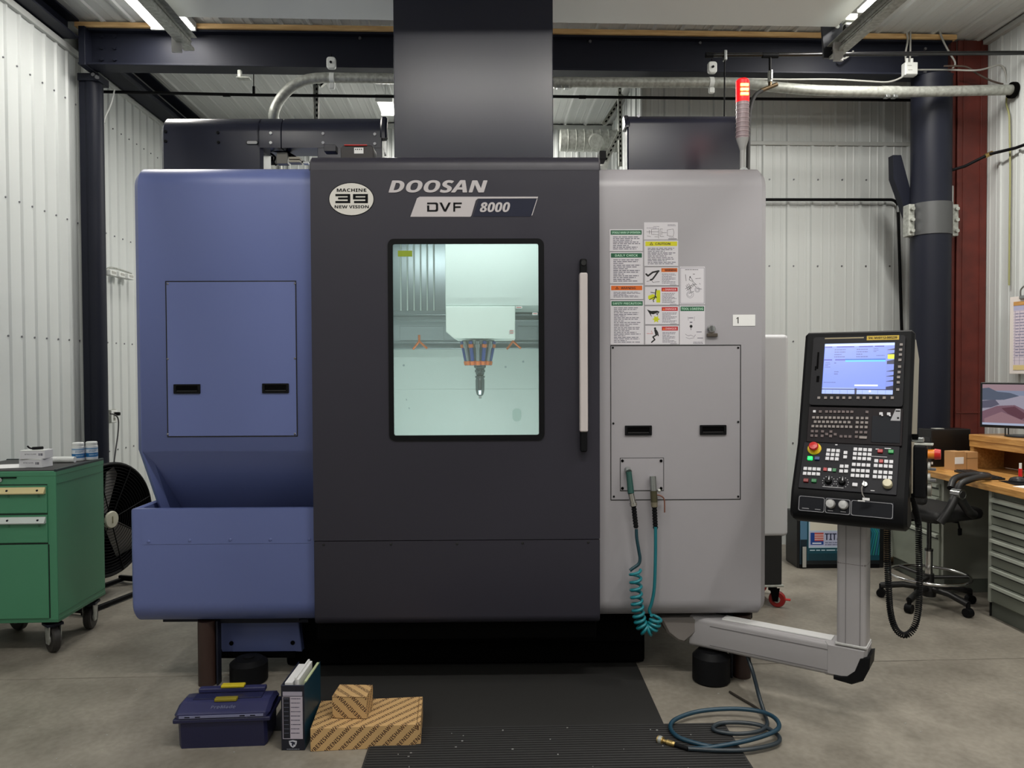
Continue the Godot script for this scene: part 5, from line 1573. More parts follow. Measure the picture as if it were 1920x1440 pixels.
	part(hb, "hook_knob", MB.new().rod(V(0.24, 1.33, 0.03), V(0.24, 1.355, 0.03), 0.014, 10), M.void)
	part(h, "clip_plate", MB.new().box(V(0.275, 1.312, 0.035), V(0.075, 0.008, 0.06), 0.002), M.galv)
	var eb := part(h, "stop_button", MB.new().rod(V(0.292, 1.27, 0.045), V(0.318, 1.27, 0.045), 0.021, 16), paint(Color(0.85, 0.50, 0.12), 0.4), Transform3D(), "orange and red stop button")
	part(eb, "button_head", MB.new().rod(V(0.318, 1.27, 0.045), V(0.342, 1.27, 0.045), 0.025, 16, 0.022), M.red)
	for y in [1.215, 1.165]:
		var sw := part(h, "selector", MB.new().rod(V(0.292, y, 0.045), V(0.302, y, 0.045), 0.019, 14), M.cable)
		part(sw, "selector_knob", MB.new().box(V(0.312, y - 0.012, 0.045), V(0.024, 0.012, 0.026), 0.003), paint(Color(0.35, 0.35, 0.36), 0.4))
	part(h, "hand_wheel", MB.new().rod(V(0.292, 1.11, 0.04), V(0.306, 1.11, 0.04), 0.03, 18), paint(Color(0.42, 0.42, 0.40), 0.4, 0.3))
	var path := [V(1.945, 1.075, -3.30)]
	for q in [[1721, 975], [1723, 1040], [1724, 1100], [1721, 1150], [1712, 1180], [1696, 1191], [1680, 1180], [1670, 1150], [1666, 1100], [1664, 1040], [1664, 990]]:
		path.append(room(q[0], q[1], -3.42))
	part(h, "curly_lead", coil(path, 0.0125, 0.0034, 0.0098, 8), M.black, h.transform.affine_inverse())

func coil(path: Array, r: float, wire: float, pitch0: float, seg := 12, pitch1 := -1.0) -> MB:
	# a wire wound round a path
	var pts := smooth(path, 14)
	var out := []
	var x := Vector3.ZERO
	var turn := 0.0
	for i in pts.size() - 1:
		var a: Vector3 = pts[i]
		var b: Vector3 = pts[i + 1]
		var d := (b - a)
		var l := d.length()
		if l < 1e-6:
			continue
		d /= l
		if x == Vector3.ZERO:
			x = d.cross(Vector3.FORWARD).normalized()
		x = (x - d * x.dot(d)).normalized()
		var y := d.cross(x)
		var pitch := pitch0 if pitch1 < 0.0 else lerpf(pitch0, pitch1, minf(1.0, 1.6 * i / pts.size()))
		var n := maxi(1, ceili(l / pitch * seg))
		for k in n:
			var f := float(k) / n
			var ang := turn + TAU * (l * f) / pitch
			out.append(a.lerp(b, f) + (x * cos(ang) + y * sin(ang)) * r)
		turn += TAU * l / pitch
	return MB.new().tube(out, wire, 6)

# ---------------------------------------------------------------- left of the machine
func left_side() -> void:
	# tool cabinet on casters
	var c := thing("tool_cabinet", "green steel tool cabinet with two drawers and a door on casters", "cabinet", V(-2.765, 0, -4.69))
	var w := 0.61
	var d := 0.545
	part(c, "body", MB.new().box(V(0, 0.625, 0), V(w, 0.86, d), 0.004), M.green)
	part(c, "base_rail", MB.new().box(V(0, 0.205, 0), V(w + 0.002, 0.02, d + 0.002), 0.003), M.green_dark)
	var tp := part(c, "top_tray", MB.new().box(V(0, 1.062, 0), V(w + 0.004, 0.03, d + 0.004), 0.004), M.green)
	part(tp, "rubber_mat", MB.new().box(V(0, 1.08, 0), V(w - 0.015, 0.006, d - 0.015), 0.002), paint(Color(0.20, 0.20, 0.20), 0.6))
	part(tp, "raised_edge", MB.new().box(V(w / 2 - 0.004, 1.08, 0), V(0.012, 0.016, d + 0.004), 0.003).box(V(0, 1.08, -d / 2 + 0.004), V(w, 0.016, 0.012), 0.003), paint(Color(0.06, 0.15, 0.16), 0.4))
	var fz := d / 2
	var fx := -0.0235
	var fw := w - 0.05
	for k in 2:
		var y := 0.915 - k * 0.172
		var dr := part(c, "drawer", MB.new().box(V(fx, y, fz + 0.004), V(fw, 0.158, 0.01), 0.003), M.green)
		var hp := PackedVector2Array([Vector2(0, -0.018), Vector2(0.02, -0.02), Vector2(0.024, -0.014), Vector2(0.006, 0.018), Vector2(0, 0.018)])
		part(dr, "handle_rail", MB.new().ext(hp, 0.0, fw - 0.012, 0.0, Transform3D(Basis(V(0, 0, 1), V(0, 1, 0), V(-1, 0, 0)), V(fx + fw / 2 - 0.006, y + 0.053, fz + 0.009))), paint(Color(0.80, 0.74, 0.55) if k == 0 else Color(0.76, 0.79, 0.78), 0.35))
		var sc := MB.new().rod(V(0, 0, 0), V(0, 0, 0.006), 0.006, 8)
		for x in [0.235, 0.065, -0.16]:
			part(dr, "screw", sc, M.iron, at(V(fx + x, y + 0.054, fz + 0.022)))
			part(dr, "label_clip", MB.new().box(V(fx + x, y + 0.022, fz + 0.0095), V(0.012, 0.02, 0.002)), M.green_dark)
	var do := part(c, "door", MB.new().box(V(fx, 0.437, fz + 0.004), V(fw, 0.43, 0.01), 0.003), M.green)
	part(do, "hinge_line", MB.new().box(V(fx + fw / 2 + 0.003, 0.437, fz + 0.001), V(0.004, 0.43, 0.003)), M.groove)
	part(c, "gap_line", MB.new().box(V(fx, 0.657, fz + 0.001), V(fw, 0.006, 0.003)).box(V(fx, 0.829, fz + 0.001), V(fw, 0.005, 0.003)).box(V(fx, 1.0, fz + 0.001), V(fw, 0.004, 0.003)), M.groove)
	var lk := part(c, "lock", MB.new().rod(V(-0.005, 1.03, fz), V(-0.005, 1.03, fz + 0.012), 0.013, 14), M.chrome)
	part(lk, "lock_bar", MB.new().box(V(0.03, 1.042, fz + 0.004), V(0.11, 0.006, 0.008), 0.002), M.void)
	part(c, "side_seam", MB.new().box(V(w / 2 + 0.0015, 1.002, 0), V(0.002, 0.004, d - 0.02)).box(V(w / 2 + 0.0015, 0.24, 0), V(0.002, 0.004, d - 0.02)), M.green_dark)
	for q in [[0.235, 0.205, 48.0], [0.25, -0.19, 8.0], [-0.2, 0.205, -14.0], [-0.2, -0.19, 62.0]]:
		var t := at(V(q[0], 0, q[1]), V(0, q[2], 0))
		var wl := part(c, "caster_wheel", MB.new().lathe([Vector2(0.03, -0.022), Vector2(0.07, -0.022), Vector2(0.078, -0.014), Vector2(0.078, 0.014), Vector2(0.07, 0.022), Vector2(0.03, 0.022)], 24, t * at(V(0, 0.0785, 0), V(0, 0, 90))), paint(Color(0.15, 0.14, 0.135), 0.5))
		part(wl, "hub", MB.new().rod(V(-0.028, 0.0785, 0), V(0.028, 0.0785, 0), 0.03, 16), M.galv, t)
		var fk := part(c, "caster_fork", MB.new().ext(PackedVector2Array([Vector2(-0.02, 0.055), Vector2(0.02, 0.055), Vector2(0.04, 0.16), Vector2(-0.035, 0.16)]), -0.003, 0.003, 0.0, t * at(V(-0.032, 0, 0.01), V(0, 90, 0))), M.galv)
		part(fk, "fork_side", MB.new().ext(PackedVector2Array([Vector2(-0.02, 0.055), Vector2(0.02, 0.055), Vector2(0.04, 0.16), Vector2(-0.035, 0.16)]), -0.003, 0.003, 0.0, t * at(V(0.032, 0, 0.01), V(0, 90, 0))), M.galv)
		part(fk, "swivel_plate", MB.new().box(V(0, 0.168, 0), V(0.09, 0.016, 0.09), 0.003).rod(V(0, 0.15, 0), V(0, 0.175, 0), 0.035, 14), M.iron, t)
	# things on the cabinet
	var Y := 1.0835
	var bx := Ink.new(256, 96, Color(0.80, 0.80, 0.82))
	var rng := RandomNumberGenerator.new()
	rng.seed = 11
	bx.words("NITRILE GLOVES", Vector2(110, 40), 120, 16, Color(0.42, 0.42, 0.47)).rect(196, 30, 12, 30, Color(0.35, 0.35, 0.4)).rect(214, 30, 24, 30, Color(0.4, 0.4, 0.44)).rect(0, 0, 256, 4, Color(0.6, 0.6, 0.62))
	var pm := printed(bx.texture(), 0.6)
	for k in 2:
		var b := thing("carton", ["lower white glove carton of two stacked on the green cabinet", "upper white glove carton of two stacked on the cabinet, with a wrench on it"][k], "box", V(-2.665 + k * 0.004, Y + k * 0.051, -4.58), -8.0 + k * 12.0, "cartons on the tool cabinet")
		part(b, "carton_body", MB.new().box(V(0, 0.025, 0), V(0.14, 0.05, 0.10), 0.002), M.paper)
		part(b, "printed_face", MB.new().sheet(V(0, 0.025, 0.0505), 0.136, 0.046, 0.001), pm)
		part(b, "lid_flap", MB.new().box(V(0, 0.0505, 0.02), V(0.138, 0.002, 0.06)), M.white)
	var wr := thing("hook_spanner", "small dark hook tool lying on the glove carton", "tool", V(-2.67, Y + 0.1035, -4.58), 12.0)
	part(wr, "tool_shaft", MB.new().tube(smooth([V(-0.04, 0.022, 0), V(-0.025, 0.008, 0), V(0.01, 0.005, 0), V(0.045, 0.008, 0)], 5), 0.005, 8), M.black)
	part(wr, "tool_grip", MB.new().rod(V(-0.012, 0.007, 0.004), V(0.045, 0.009, 0.004), 0.0085, 10), M.black)
	var pp := thing("paper_sheet", "white sheet of paper lying at the left end of the cabinet top", "paper", V(-2.83, Y, -4.6), 15.0)
	part(pp, "sheet", MB.new().box(V(0, 0.0015, 0), V(0.24, 0.002, 0.2)), M.paper)
	var kn := thing("utility_knife", "dark knife lying behind the paper on the cabinet top", "tool", V(-2.76, Y, -4.74), 20.0)
	part(kn, "knife_handle", MB.new().box(V(0, 0.011, 0), V(0.13, 0.02, 0.028), 0.008), M.iron)
	part(kn, "knife_blade", MB.new().box(V(0.085, 0.01, 0), V(0.05, 0.004, 0.018), 0.001), M.steel)
	var tb := thing("grease_tube", "long white tube lying behind the cartons on the cabinet", "tube", V(-2.735, Y, -4.765), 0.0)
	part(tb, "tube_body", MB.new().rod(V(-0.02, 0.019, 0), V(0.20, 0.019, 0), 0.019, 16), M.white)
	part(tb, "tube_cap", MB.new().rod(V(-0.05, 0.019, 0), V(-0.02, 0.019, 0), 0.011, 12), M.light_grey)
	var jl := Ink.new(256, 128, Color(0.84, 0.87, 0.90))
	jl.rect(0, 66, 256, 46, Color(0.10, 0.42, 0.66)).rect(0, 12, 256, 10, Color(0.25, 0.52, 0.70))
	for k in 3:
		jl.lines(rng, 10 + k * 84, 28, 64, 28, 3, Color(0.24, 0.46, 0.64)).lines(rng, 12 + k * 84, 78, 60, 20, 2, Color(0.80, 0.88, 0.94))
	var jm := printed(jl.texture(), 0.4)
	for k in 2:
		var j := thing("wipes_jar", ["white jar with blue label at the cabinet's right rear corner, front one", "second white jar half hidden behind the blue-labelled jar"][k], "jar", V(-2.565 + k * 0.057, Y, -4.86 - k * 0.052), 20.0, "jars on the tool cabinet")
		part(j, "jar_body", MB.new().lathe([Vector2(0.032, 0), Vector2(0.036, 0.004), Vector2(0.036, 0.09), Vector2(0.03, 0.098)], 24), M.white)
		var lb := MB.new()
		for s in 24:
			var a := TAU * s / 24
			var b2 := TAU * (s + 1) / 24
			lb.quad(V(cos(a) * 0.0366, 0.012, -sin(a) * 0.0366), V(cos(b2) * 0.0366, 0.012, -sin(b2) * 0.0366), V(cos(b2) * 0.0366, 0.084, -sin(b2) * 0.0366), V(cos(a) * 0.0366, 0.084, -sin(a) * 0.0366), V(cos(a), 0, -sin(a)), V(cos(b2), 0, -sin(b2)), V(cos(b2), 0, -sin(b2)), V(cos(a), 0, -sin(a)), Rect2(s / 24.0, 0, 1 / 24.0, 1))
		part(j, "jar_label", lb, jm)
		part(j, "jar_lid", MB.new().lathe([Vector2(0.034, 0.096), Vector2(0.034, 0.112), Vector2(0.03, 0.117)], 24), M.white)
	# drum fan against the left wall
	var f := thing("drum_fan", "large black drum fan with round grille behind the green cabinet", "fan", V(-2.70, 0, -5.52), 72.0)
	var C := V(0, 0.575, 0)
	var R := 0.405
	var dm := at(C, V(90, 0, 0))
	part(f, "drum", MB.new().lathe([Vector2(R - 0.012, -0.26), Vector2(R, -0.255), Vector2(R, 0.0), Vector2(R + 0.012, 0.006), Vector2(R, 0.014), Vector2(R - 0.012, 0.006), Vector2(R - 0.012, -0.26)], 48, dm, false), M.black)
	var gr := MB.new()
	for k in 16:
		var r := 0.07 + (R - 0.075) * k / 15.0
		var pts := []
		for s in 48:
			pts.append(C + V(cos(TAU * s / 48) * r, sin(TAU * s / 48) * r, 0.01))
		gr.tube(pts, 0.0022, 5, true)
	part(f, "grille_rings", gr, M.black).set_meta("kind", "stuff")
	for k in 8:
		var a := TAU * (k + 0.35) / 8
		part(f, "grille_spoke", MB.new().rod(C + V(cos(a) * 0.06, sin(a) * 0.06, 0.014), C + V(cos(a) * R, sin(a) * R, 0.014), 0.004, 6), M.black)
	var badge := part(f, "hub_badge", MB.new().lathe([Vector2(0.062, 0.012), Vector2(0.062, 0.022), Vector2(0.056, 0.028), Vector2(0.0001, 0.030)], 28, dm), paint(Color(0.74, 0.73, 0.66), 0.4), Transform3D(), "cream hub badge")
	part(badge, "print", MB.new().box(C + V(0, 0, 0.031), V(0.007, 0.05, 0.002)), paint(Color(0.5, 0.48, 0.35), 0.5))
	for k in 3:
		var a := TAU * k / 3 - 0.75
		var bl := MB.new()
		var bd := PackedVector2Array([Vector2(0.04, -0.03), Vector2(0.34, -0.13), Vector2(0.385, -0.02), Vector2(0.33, 0.1), Vector2(0.05, 0.04)])
		part(f, "blade", bl.ext(bd, -0.003, 0.003, 0.0, at(C + V(0, 0, -0.05)) * Transform3D(Basis(V(0, 0, 1), a) * Basis(V(1, 0, 0), 0.45), Vector3.ZERO)), paint(Color(0.58, 0.57, 0.56), 0.4, 0.2))
	part(f, "motor", MB.new().lathe([Vector2(0.07, -0.24), Vector2(0.085, -0.22), Vector2(0.085, -0.1), Vector2(0.05, -0.06)], 20, dm), M.iron)
	part(f, "rear_guard", MB.new().lathe([Vector2(0.02, -0.262), Vector2(R - 0.01, -0.255)], 32, dm, false), M.void)
	var ft := part(f, "floor_frame", MB.new().box(V(0, 0.022, 0.14), V(0.78, 0.03, 0.03), 0.006).box(V(0, 0.022, -0.24), V(0.78, 0.03, 0.03), 0.006), M.black)
	for s in [-1, 1]:
		part(ft, "side_stand", MB.new().box(V(s * 0.36, 0.035, -0.05), V(0.03, 0.04, 0.42), 0.006).box(V(s * 0.37, 0.1, -0.1), V(0.03, 0.16, 0.05), 0.006).rod(V(s * 0.37, 0.1, -0.1), V(s * 0.39, 0.3, -0.1), 0.012, 8), M.black)
	# wall outlet, its feed and the fan's cord
	var ob := thing("wall_outlet", "small grey outlet box on the left wall behind the slim column", "outlet", V(-3.225, 1.26, -6.62), 90.0)
	part(ob, "outlet_box", MB.new().box(V(0, 0, 0.01), V(0.11, 0.115, 0.06), 0.006), M.galv)
	part(ob, "cover", MB.new().box(V(0, 0, 0.042), V(0.1, 0.105, 0.006), 0.002), M.white)
	for y in [-0.026, 0.026]:
		part(ob, "socket", MB.new().box(V(0, y, 0.046), V(0.03, 0.026, 0.004), 0.001), M.cable)
	part(ob, "plug", MB.new().box(V(0.0, 0.02, 0.07), V(0.03, 0.03, 0.045), 0.008), M.black)
	var cd := []
	for q in [[207, 776], [216, 778], [222, 788], [221, 815], [216, 850], [212, 885], [209, 905], [207, 930]]:
		var r := sight(q[0], q[1])
		cd.append(EYE + r * (-3.13 / r.x))
	solo("power_cord", MB.new().tube(smooth(cd, 5), 0.006, 8), paint(Color(0.25, 0.25, 0.26), 0.5), "dark power cord hanging from the outlet down to the drum fan", "cord")
	var fd := []
	for q in [[198, 768], [194, 745], [193, 700], [193, 600], [194, 540], [196, 518], [201, 505], [208, 502], [225, 505.5], [246, 513]]:
		var r := sight(q[0], q[1])
		fd.append(EYE + r * (-3.2 / r.x))
	var rk := thing("conduit_rack", "thin grey conduit bent over three small wall trays", "conduit")
	part(rk, "conduit", MB.new().tube(smooth(fd, 5), 0.009, 8), M.galv)
	for k in 3:
		var r := sight(207.0 + k * 16.5, 512.0 + k * 3.5)
		var p := EYE + r * (-3.19 / r.x)
		var sh := part(rk, "tray", MB.new().box(p, V(0.06, 0.05, 0.11), 0.008), M.white)
		part(sh, "tray_slot", MB.new().box(p + V(0.031, 0.004, 0), V(0.002, 0.022, 0.075)), M.cable)
	solo("power_cord", MB.new().tube(smooth([V(-3.0, 3.97, -6.33), V(-3.03, 3.85, -6.33), V(-3.09, 3.7, -6.33), V(-3.13, 3.5, -6.4), V(-3.2, 2.9, -6.5)], 5), 0.006, 8), M.white, "short white cord hanging beside the top of the slim column", "cord")

# ---------------------------------------------------------------- on the floor in front of the machine, and its hoses
func floor_things() -> void:
	# rubber mat
	var mt := thing("floor_mat_or_shade", "black ribbed rubber mat on the floor before the machine", "mat", V(0.30, 0, -2.66), -1.0)
	part(mt, "mat_or_shade_base", MB.new().box(V(0, 0.005, 0), V(1.62, 0.008, 1.5), 0.003), M.rubber)
	var rb := MB.new()
	for k in 74:
		rb.box(V(0, 0.0105, -0.735 + k * 0.02), V(1.6, 0.004, 0.011))
	part(mt, "ribs", rb, M.rubber).set_meta("kind", "stuff")
	var m2 := thing("floor_mat_or_shade", "dark sheet added under the front edge of the machine, standing in for its floor shade", "mat", V(-0.06, 0, -3.86), -1.7)  # added dark sheet, deepens the machine's shade on the bare floor
	part(m2, "mat_or_shade_base", MB.new().box(V(0, 0.004, 0), V(1.83, 0.006, 0.9), 0.002), paint(Color(0.10, 0.098, 0.095), 0.8))
	var rng := RandomNumberGenerator.new()
	rng.seed = 7
	var ch := MB.new()
	for k in 90:
		var p := V(rng.randf_range(-0.45, 1.05), 0.0135, rng.randf_range(-3.38, -2.4))
		ch.box(p, V(rng.randf_range(0.003, 0.009), 0.002, rng.randf_range(0.002, 0.006)))
	for k in 60:
		var p := V(rng.randf_range(-2.4, 3.0), 0.0012, rng.randf_range(-4.6, -2.9))
		if p.x < -0.5 or p.x > 1.15:
			ch.box(p, V(rng.randf_range(0.003, 0.008), 0.002, rng.randf_range(0.002, 0.006)))
	var cs := solo("metal_chips", ch, paint(Color(0.75, 0.75, 0.75), 0.4, 0.5), "tiny bright metal chips scattered over mat and floor", "chips")
	cs.set_meta("kind", "stuff")
	# blue tool box
	var navy := paint(Color(0.115, 0.12, 0.25), 0.32)
	var lidm := paint(Color(0.18, 0.185, 0.33), 0.28)
	var t := thing("tool_box", "dark blue plastic tool box with yellow handle parts, left of the binder", "toolbox", V(-1.142, 0, -3.385), 1.5)
	var body := [Vector2(-0.085, 0.0), Vector2(0.085, 0.0), Vector2(0.098, 0.125), Vector2(-0.098, 0.125)]
	part(t, "tub", sideways(MB.new(), body, -0.19, 0.19, 0.012), navy)
	part(t, "tub_rim", MB.new().box(V(0, 0.128, 0), V(0.418, 0.02, 0.212), 0.006), navy)
	var lid := [Vector2(-0.1, 0.138), Vector2(0.104, 0.138), Vector2(0.106, 0.158), Vector2(0.098, 0.166), Vector2(0.05, 0.181), Vector2(0.045, 0.186), Vector2(-0.045, 0.186), Vector2(-0.05, 0.181), Vector2(-0.098, 0.166)]
	var ld := part(t, "lid", sideways(MB.new(), lid, -0.205, 0.205, 0.016), lidm)
	part(ld, "lid_band", MB.new().box(V(0, 0.148, 0.107), V(0.36, 0.011, 0.004), 0.001), paint(Color(0.45, 0.46, 0.58), 0.3))
	for x in [-0.145, -0.10, 0.09, 0.135]:
		part(ld, "band_slot", MB.new().box(V(x, 0.148, 0.1092), V(0.022, 0.004, 0.001)), M.void)
	part(ld, "lid_well", MB.new().box(V(0, 0.188, -0.005), V(0.3, 0.006, 0.055), 0.002), navy)
	part(ld, "lid_edge", MB.new().box(V(0, 0.195, -0.065), V(0.30, 0.022, 0.035), 0.006), lidm)
	lettering(ld, "letters", "ProMade", V(0.0, 0.1745, 0.076), 0.105, 0.02, 0.002, paint(Color(0.36, 0.37, 0.48), 0.35), true, 0.0, at(V(0, 0.1745, 0.076), V(-72, 0, 0)) * at(V(-0.0, -0.1745, -0.076)))
	part(t, "front_handle", MB.new().box(V(0.0, 0.192, 0.035), V(0.098, 0.014, 0.03), 0.004), paint(Color(0.52, 0.47, 0.10), 0.45))
	part(t, "rear_handle", MB.new().box(V(0.003, 0.213, -0.06), V(0.104, 0.012, 0.034), 0.004), paint(Color(0.78, 0.70, 0.12), 0.45))
	# binder
	var b := thing("ring_binder", "dark blue upright ring binder stuffed with papers between tool box and boxes", "binder", V(-0.818, 0, -3.39), -3.0)
	var sp := Ink.new(160, 448, Color(0.07, 0.08, 0.14))
	sp.rect(12, 40, 136, 30, Color(0.62, 0.60, 0.66))
	sp.rect(10, 74, 140, 296, Color(0.70, 0.67, 0.72)).rect(14, 78, 48, 288, Color(0.06, 0.07, 0.12))
	for k in 9:
		sp.lines(rng, 68, 84 + k * 30, 70, 11, 1, Color(0.2, 0.2, 0.28)).lines(rng, 20, 86 + k * 30, 36, 8, 1, Color(0.45, 0.46, 0.55))
	# a shield with a cat's head, and a web address line under it
	sp.poly([Vector2(52, 384), Vector2(80, 378), Vector2(108, 384), Vector2(106, 404), Vector2(96, 422), Vector2(80, 432), Vector2(64, 422), Vector2(54, 404)], Color(0.75, 0.76, 0.80))
	sp.poly([Vector2(58, 392), Vector2(78, 388), Vector2(100, 396), Vector2(92, 402), Vector2(98, 412), Vector2(84, 408), Vector2(80, 424), Vector2(70, 412), Vector2(74, 402)], Color(0.10, 0.12, 0.20))
	sp.lines(rng, 36, 438, 92, 6, 1, Color(0.70, 0.72, 0.78))
	var blue := paint(Color(0.10, 0.13, 0.22), 0.4)
	part(b, "spine", MB.new().box(V(0, 0.143, 0.131), V(0.102, 0.286, 0.006), 0.002), blue)
	part(b, "spine_print", MB.new().sheet(V(0, 0.143, 0.1345), 0.1, 0.282, 0.001), printed(sp.texture(), 0.4))
	part(b, "cover", MB.new().box(V(0.0495, 0.143, 0.0), V(0.003, 0.286, 0.262), 0.001), paint(Color(0.07, 0.22, 0.29), 0.4), Transform3D(), "teal cover board")
	part(b, "cover", MB.new().box(V(-0.0495, 0.143, 0.0), V(0.003, 0.286, 0.262), 0.001), blue)
	for q in [[-0.027, 0.034, 0.278, 0.0], [0.002, 0.018, 0.292, -1.5], [0.017, 0.008, 0.300, 2.5]]:
		part(b, "paper_stack", MB.new().box(V(q[0], 0.005 + q[2] / 2, -0.005), V(q[1], q[2], 0.21)), M.paper, at(Vector3.ZERO, V(0, 0, q[3])))
	part(b, "leaf_folder", MB.new().box(V(0.036, 0.147, -0.005), V(0.01, 0.29, 0.21)), paint(Color(0.72, 0.76, 0.60), 0.6), at(Vector3.ZERO, V(0, 0, -2.0)))
	part(b, "loose_sheet", MB.new().ext(PackedVector2Array([Vector2(-0.062, 0.19), Vector2(-0.052, 0.20), Vector2(-0.051, 0.235), Vector2(-0.055, 0.225)]), 0.05, 0.052), M.paper)
	# printed cartons
	var kr := kraft()
	var bb := thing("carton", "long flat brown carton with dark slanted print, lying on the floor beside the binder", "box", V(-0.515, 0, -3.388), 2.5)
	part(bb, "carton_body", MB.new().box(V(0, 0.0505, 0), V(0.476, 0.101, 0.275), 0.0025, 0.36), kr)
	part(bb, "lid_edge", MB.new().box(V(0.222, 0.102, 0.0), V(0.002, 0.002, 0.27)), paint(Color(0.40, 0.29, 0.16), 0.8))
	part(bb, "flap_notch", MB.new().box(V(0.226, 0.085, 0.1382), V(0.006, 0.02, 0.001)), paint(Color(0.32, 0.2, 0.12), 0.8))
	var sb := thing("carton", "small brown carton with dark slanted print standing on the long carton", "box", V(-0.587, 0.103, -3.385), -5.0)
	var kr2 := kr.duplicate()
	kr2.uv1_scale = V(-1, 1, 1)
	part(sb, "carton_body", MB.new().box(V(0, 0.05, 0), V(0.155, 0.1, 0.125), 0.0025, 0.36), kr2)
	part(sb, "lid_edge", MB.new().box(V(0, 0.097, 0.0633), V(0.15, 0.0012, 0.001)), paint(Color(0.40, 0.29, 0.16), 0.8))
	# floor hose
	var hp := []
	var n := 40
	for q in [[1397, 1218, 0.2], [1412, 1262, 0.11], [1424, 1308, 0.055], [1434, 1340, 0.02]]:
		hp.append(EYE + sight(q[0], q[1]) * ((q[2] - 1.66) / sight(q[0], q[1]).y))
	for q in [[1438, 1360], [1420, 1372], [1380, 1376], [1345, 1371], [1337, 1364], [1352, 1356], [1390, 1355], [1425, 1360], [1452, 1373], [1462, 1386], [1450, 1396], [1400, 1406], [1345, 1407], [1290, 1404]]:
		hp.append(EYE + sight(q[0], q[1]) * ((0.022 - 1.66) / sight(q[0], q[1]).y))
	var hs := thing("air_hose", "dark teal air hose coiled on the floor below the grey swing arm", "hose")
	var w0 := []
	for q in hp:
		w0.append(q)
	part(hs, "hose_feed", MB.new().tube(smooth(w0, 6), 0.0095, 10), paint(Color(0.13, 0.17, 0.20), 0.4))
	var w1 := []
	for q in [[1290, 1404, 0.02], [1330, 1402, 0.025], [1400, 1389, 0.035], [1447, 1374, 0.045], [1461, 1361, 0.05], [1450, 1344, 0.05], [1420, 1333, 0.045], [1370, 1329, 0.04], [1310, 1334, 0.035], [1268, 1348, 0.03], [1257, 1364, 0.025], [1272, 1382, 0.022], [1310, 1395, 0.02], [1345, 1402, 0.016]]:
		var s := sight(q[0], q[1])
		w1.append(EYE + s * ((q[2] - 1.66) / s.y))
	part(hs, "hose_loop", MB.new().tube(smooth(w1, 6), 0.010, 10), M.hose)
	var e0: Vector3 = hp[-1]
	var e1 := EYE + sight(1262, 1395) * ((0.022 - 1.66) / sight(1262, 1395).y)
	part(hs, "hose_tail", MB.new().rod(e0, e1, 0.0095, 10), M.black)
	var d := (e1 - e0).normalized()
	var ft := part(hs, "fitting", MB.new().lathe([Vector2(0.009, -0.01), Vector2(0.012, 0.0), Vector2(0.012, 0.028), Vector2(0.0085, 0.032), Vector2(0.0085, 0.045), Vector2(0.016, 0.047), Vector2(0.0165, 0.072), Vector2(0.012, 0.074)], 14, MB.along(e1, e1 + d)), M.brass)
	part(ft, "fitting_ring", MB.new().lathe([Vector2(0.0168, 0.052), Vector2(0.0175, 0.055), Vector2(0.0175, 0.064), Vector2(0.0168, 0.067)], 14, MB.along(e1, e1 + d)), M.galv)
	var fl := []
	for q in [[1368, 1297], [1388, 1309], [1415, 1325], [1437, 1342]]:
		var s := sight(q[0], q[1])
		fl.append(EYE + s * ((0.008 - 1.66) / s.y))
	solo("power_cord", MB.new().tube(smooth(fl, 5), 0.006, 8), paint(Color(0.16, 0.14, 0.12), 0.6), "thin brown cord on the floor from the right machine foot to the hose coil", "cord")
	# the two panel hoses: blow gun and straight coupling joined by a curly teal hose
	var z := -0.062
	var W := Transform3D(stand_basis, STAND)
	var g := thing("blow_gun_hose", "curly teal air hose hanging from two fittings on the grey panel", "hose", STAND, -1.7)
	g.basis = stand_basis
	var q0 := du(1179, 885, z + 0.03)
	var q1 := du(1183, 925, z + 0.05)
	var q2 := du(1188, 948, z + 0.05)
	var q3 := du(1193, 993, z + 0.05)
	var gn := part(g, "nozzle_body", MB.new().rod(q0, q1, 0.0145, 14, 0.017), paint(Color(0.11, 0.27, 0.25), 0.4))
	part(gn, "nozzle_collar", MB.new().rod(q0 + V(-0.004, 0.012, -0.02), q0, 0.017, 14), M.steel)
	part(g, "coupler", MB.new().rod(q1, q2, 0.016, 14).rod(q1.lerp(q2, 0.75), q2, 0.0195, 14), M.chrome)
	var sl := []
	for k in 8:
		sl.append_array([Vector2(0.0135 - k * 0.0002, k * 0.0145), Vector2(0.0135, k * 0.0145 + 0.008), Vector2(0.0105, k * 0.0145 + 0.0085), Vector2(0.0105, k * 0.0145 + 0.014)])
	part(g, "strain_relief", MB.new().lathe(sl, 12, MB.along(q2, q3)), M.black)
	part(g, "bracket", MB.new().rod(q0 + V(0, 0, -0.03), q0, 0.012, 12), M.steel)
	var r0 := du(1224, 893, z + 0.03)
	var r1 := du(1225.5, 920, z + 0.035)
	var r2 := du(1227, 950, z + 0.035)
	var r3 := du(1229, 990, z + 0.035)
	var cp := part(g, "coupler", MB.new().rod(r0, r1, 0.0165, 14).rod(r0.lerp(r1, 0.55), r0.lerp(r1, 0.62), 0.018, 14), M.steel)
	part(cp, "coupler_body", MB.new().rod(r1, r1.lerp(r2, 0.7), 0.018, 14), paint(Color(0.36, 0.35, 0.27), 0.35, 0.7))
	part(cp, "coupler_ring", MB.new().rod(r1.lerp(r2, 0.7), r2, 0.0175, 14), paint(Color(0.55, 0.52, 0.45), 0.35, 0.7))
	part(g, "valve_lever", MB.new().tube(smooth([r1 + V(0.012, -0.02, 0.005), r1 + V(0.035, -0.025, 0.01), r1 + V(0.052, -0.045, 0.012), r1 + V(0.054, -0.11, 0.012)], 4), 0.004, 6), paint(Color(0.42, 0.26, 0.20), 0.4))
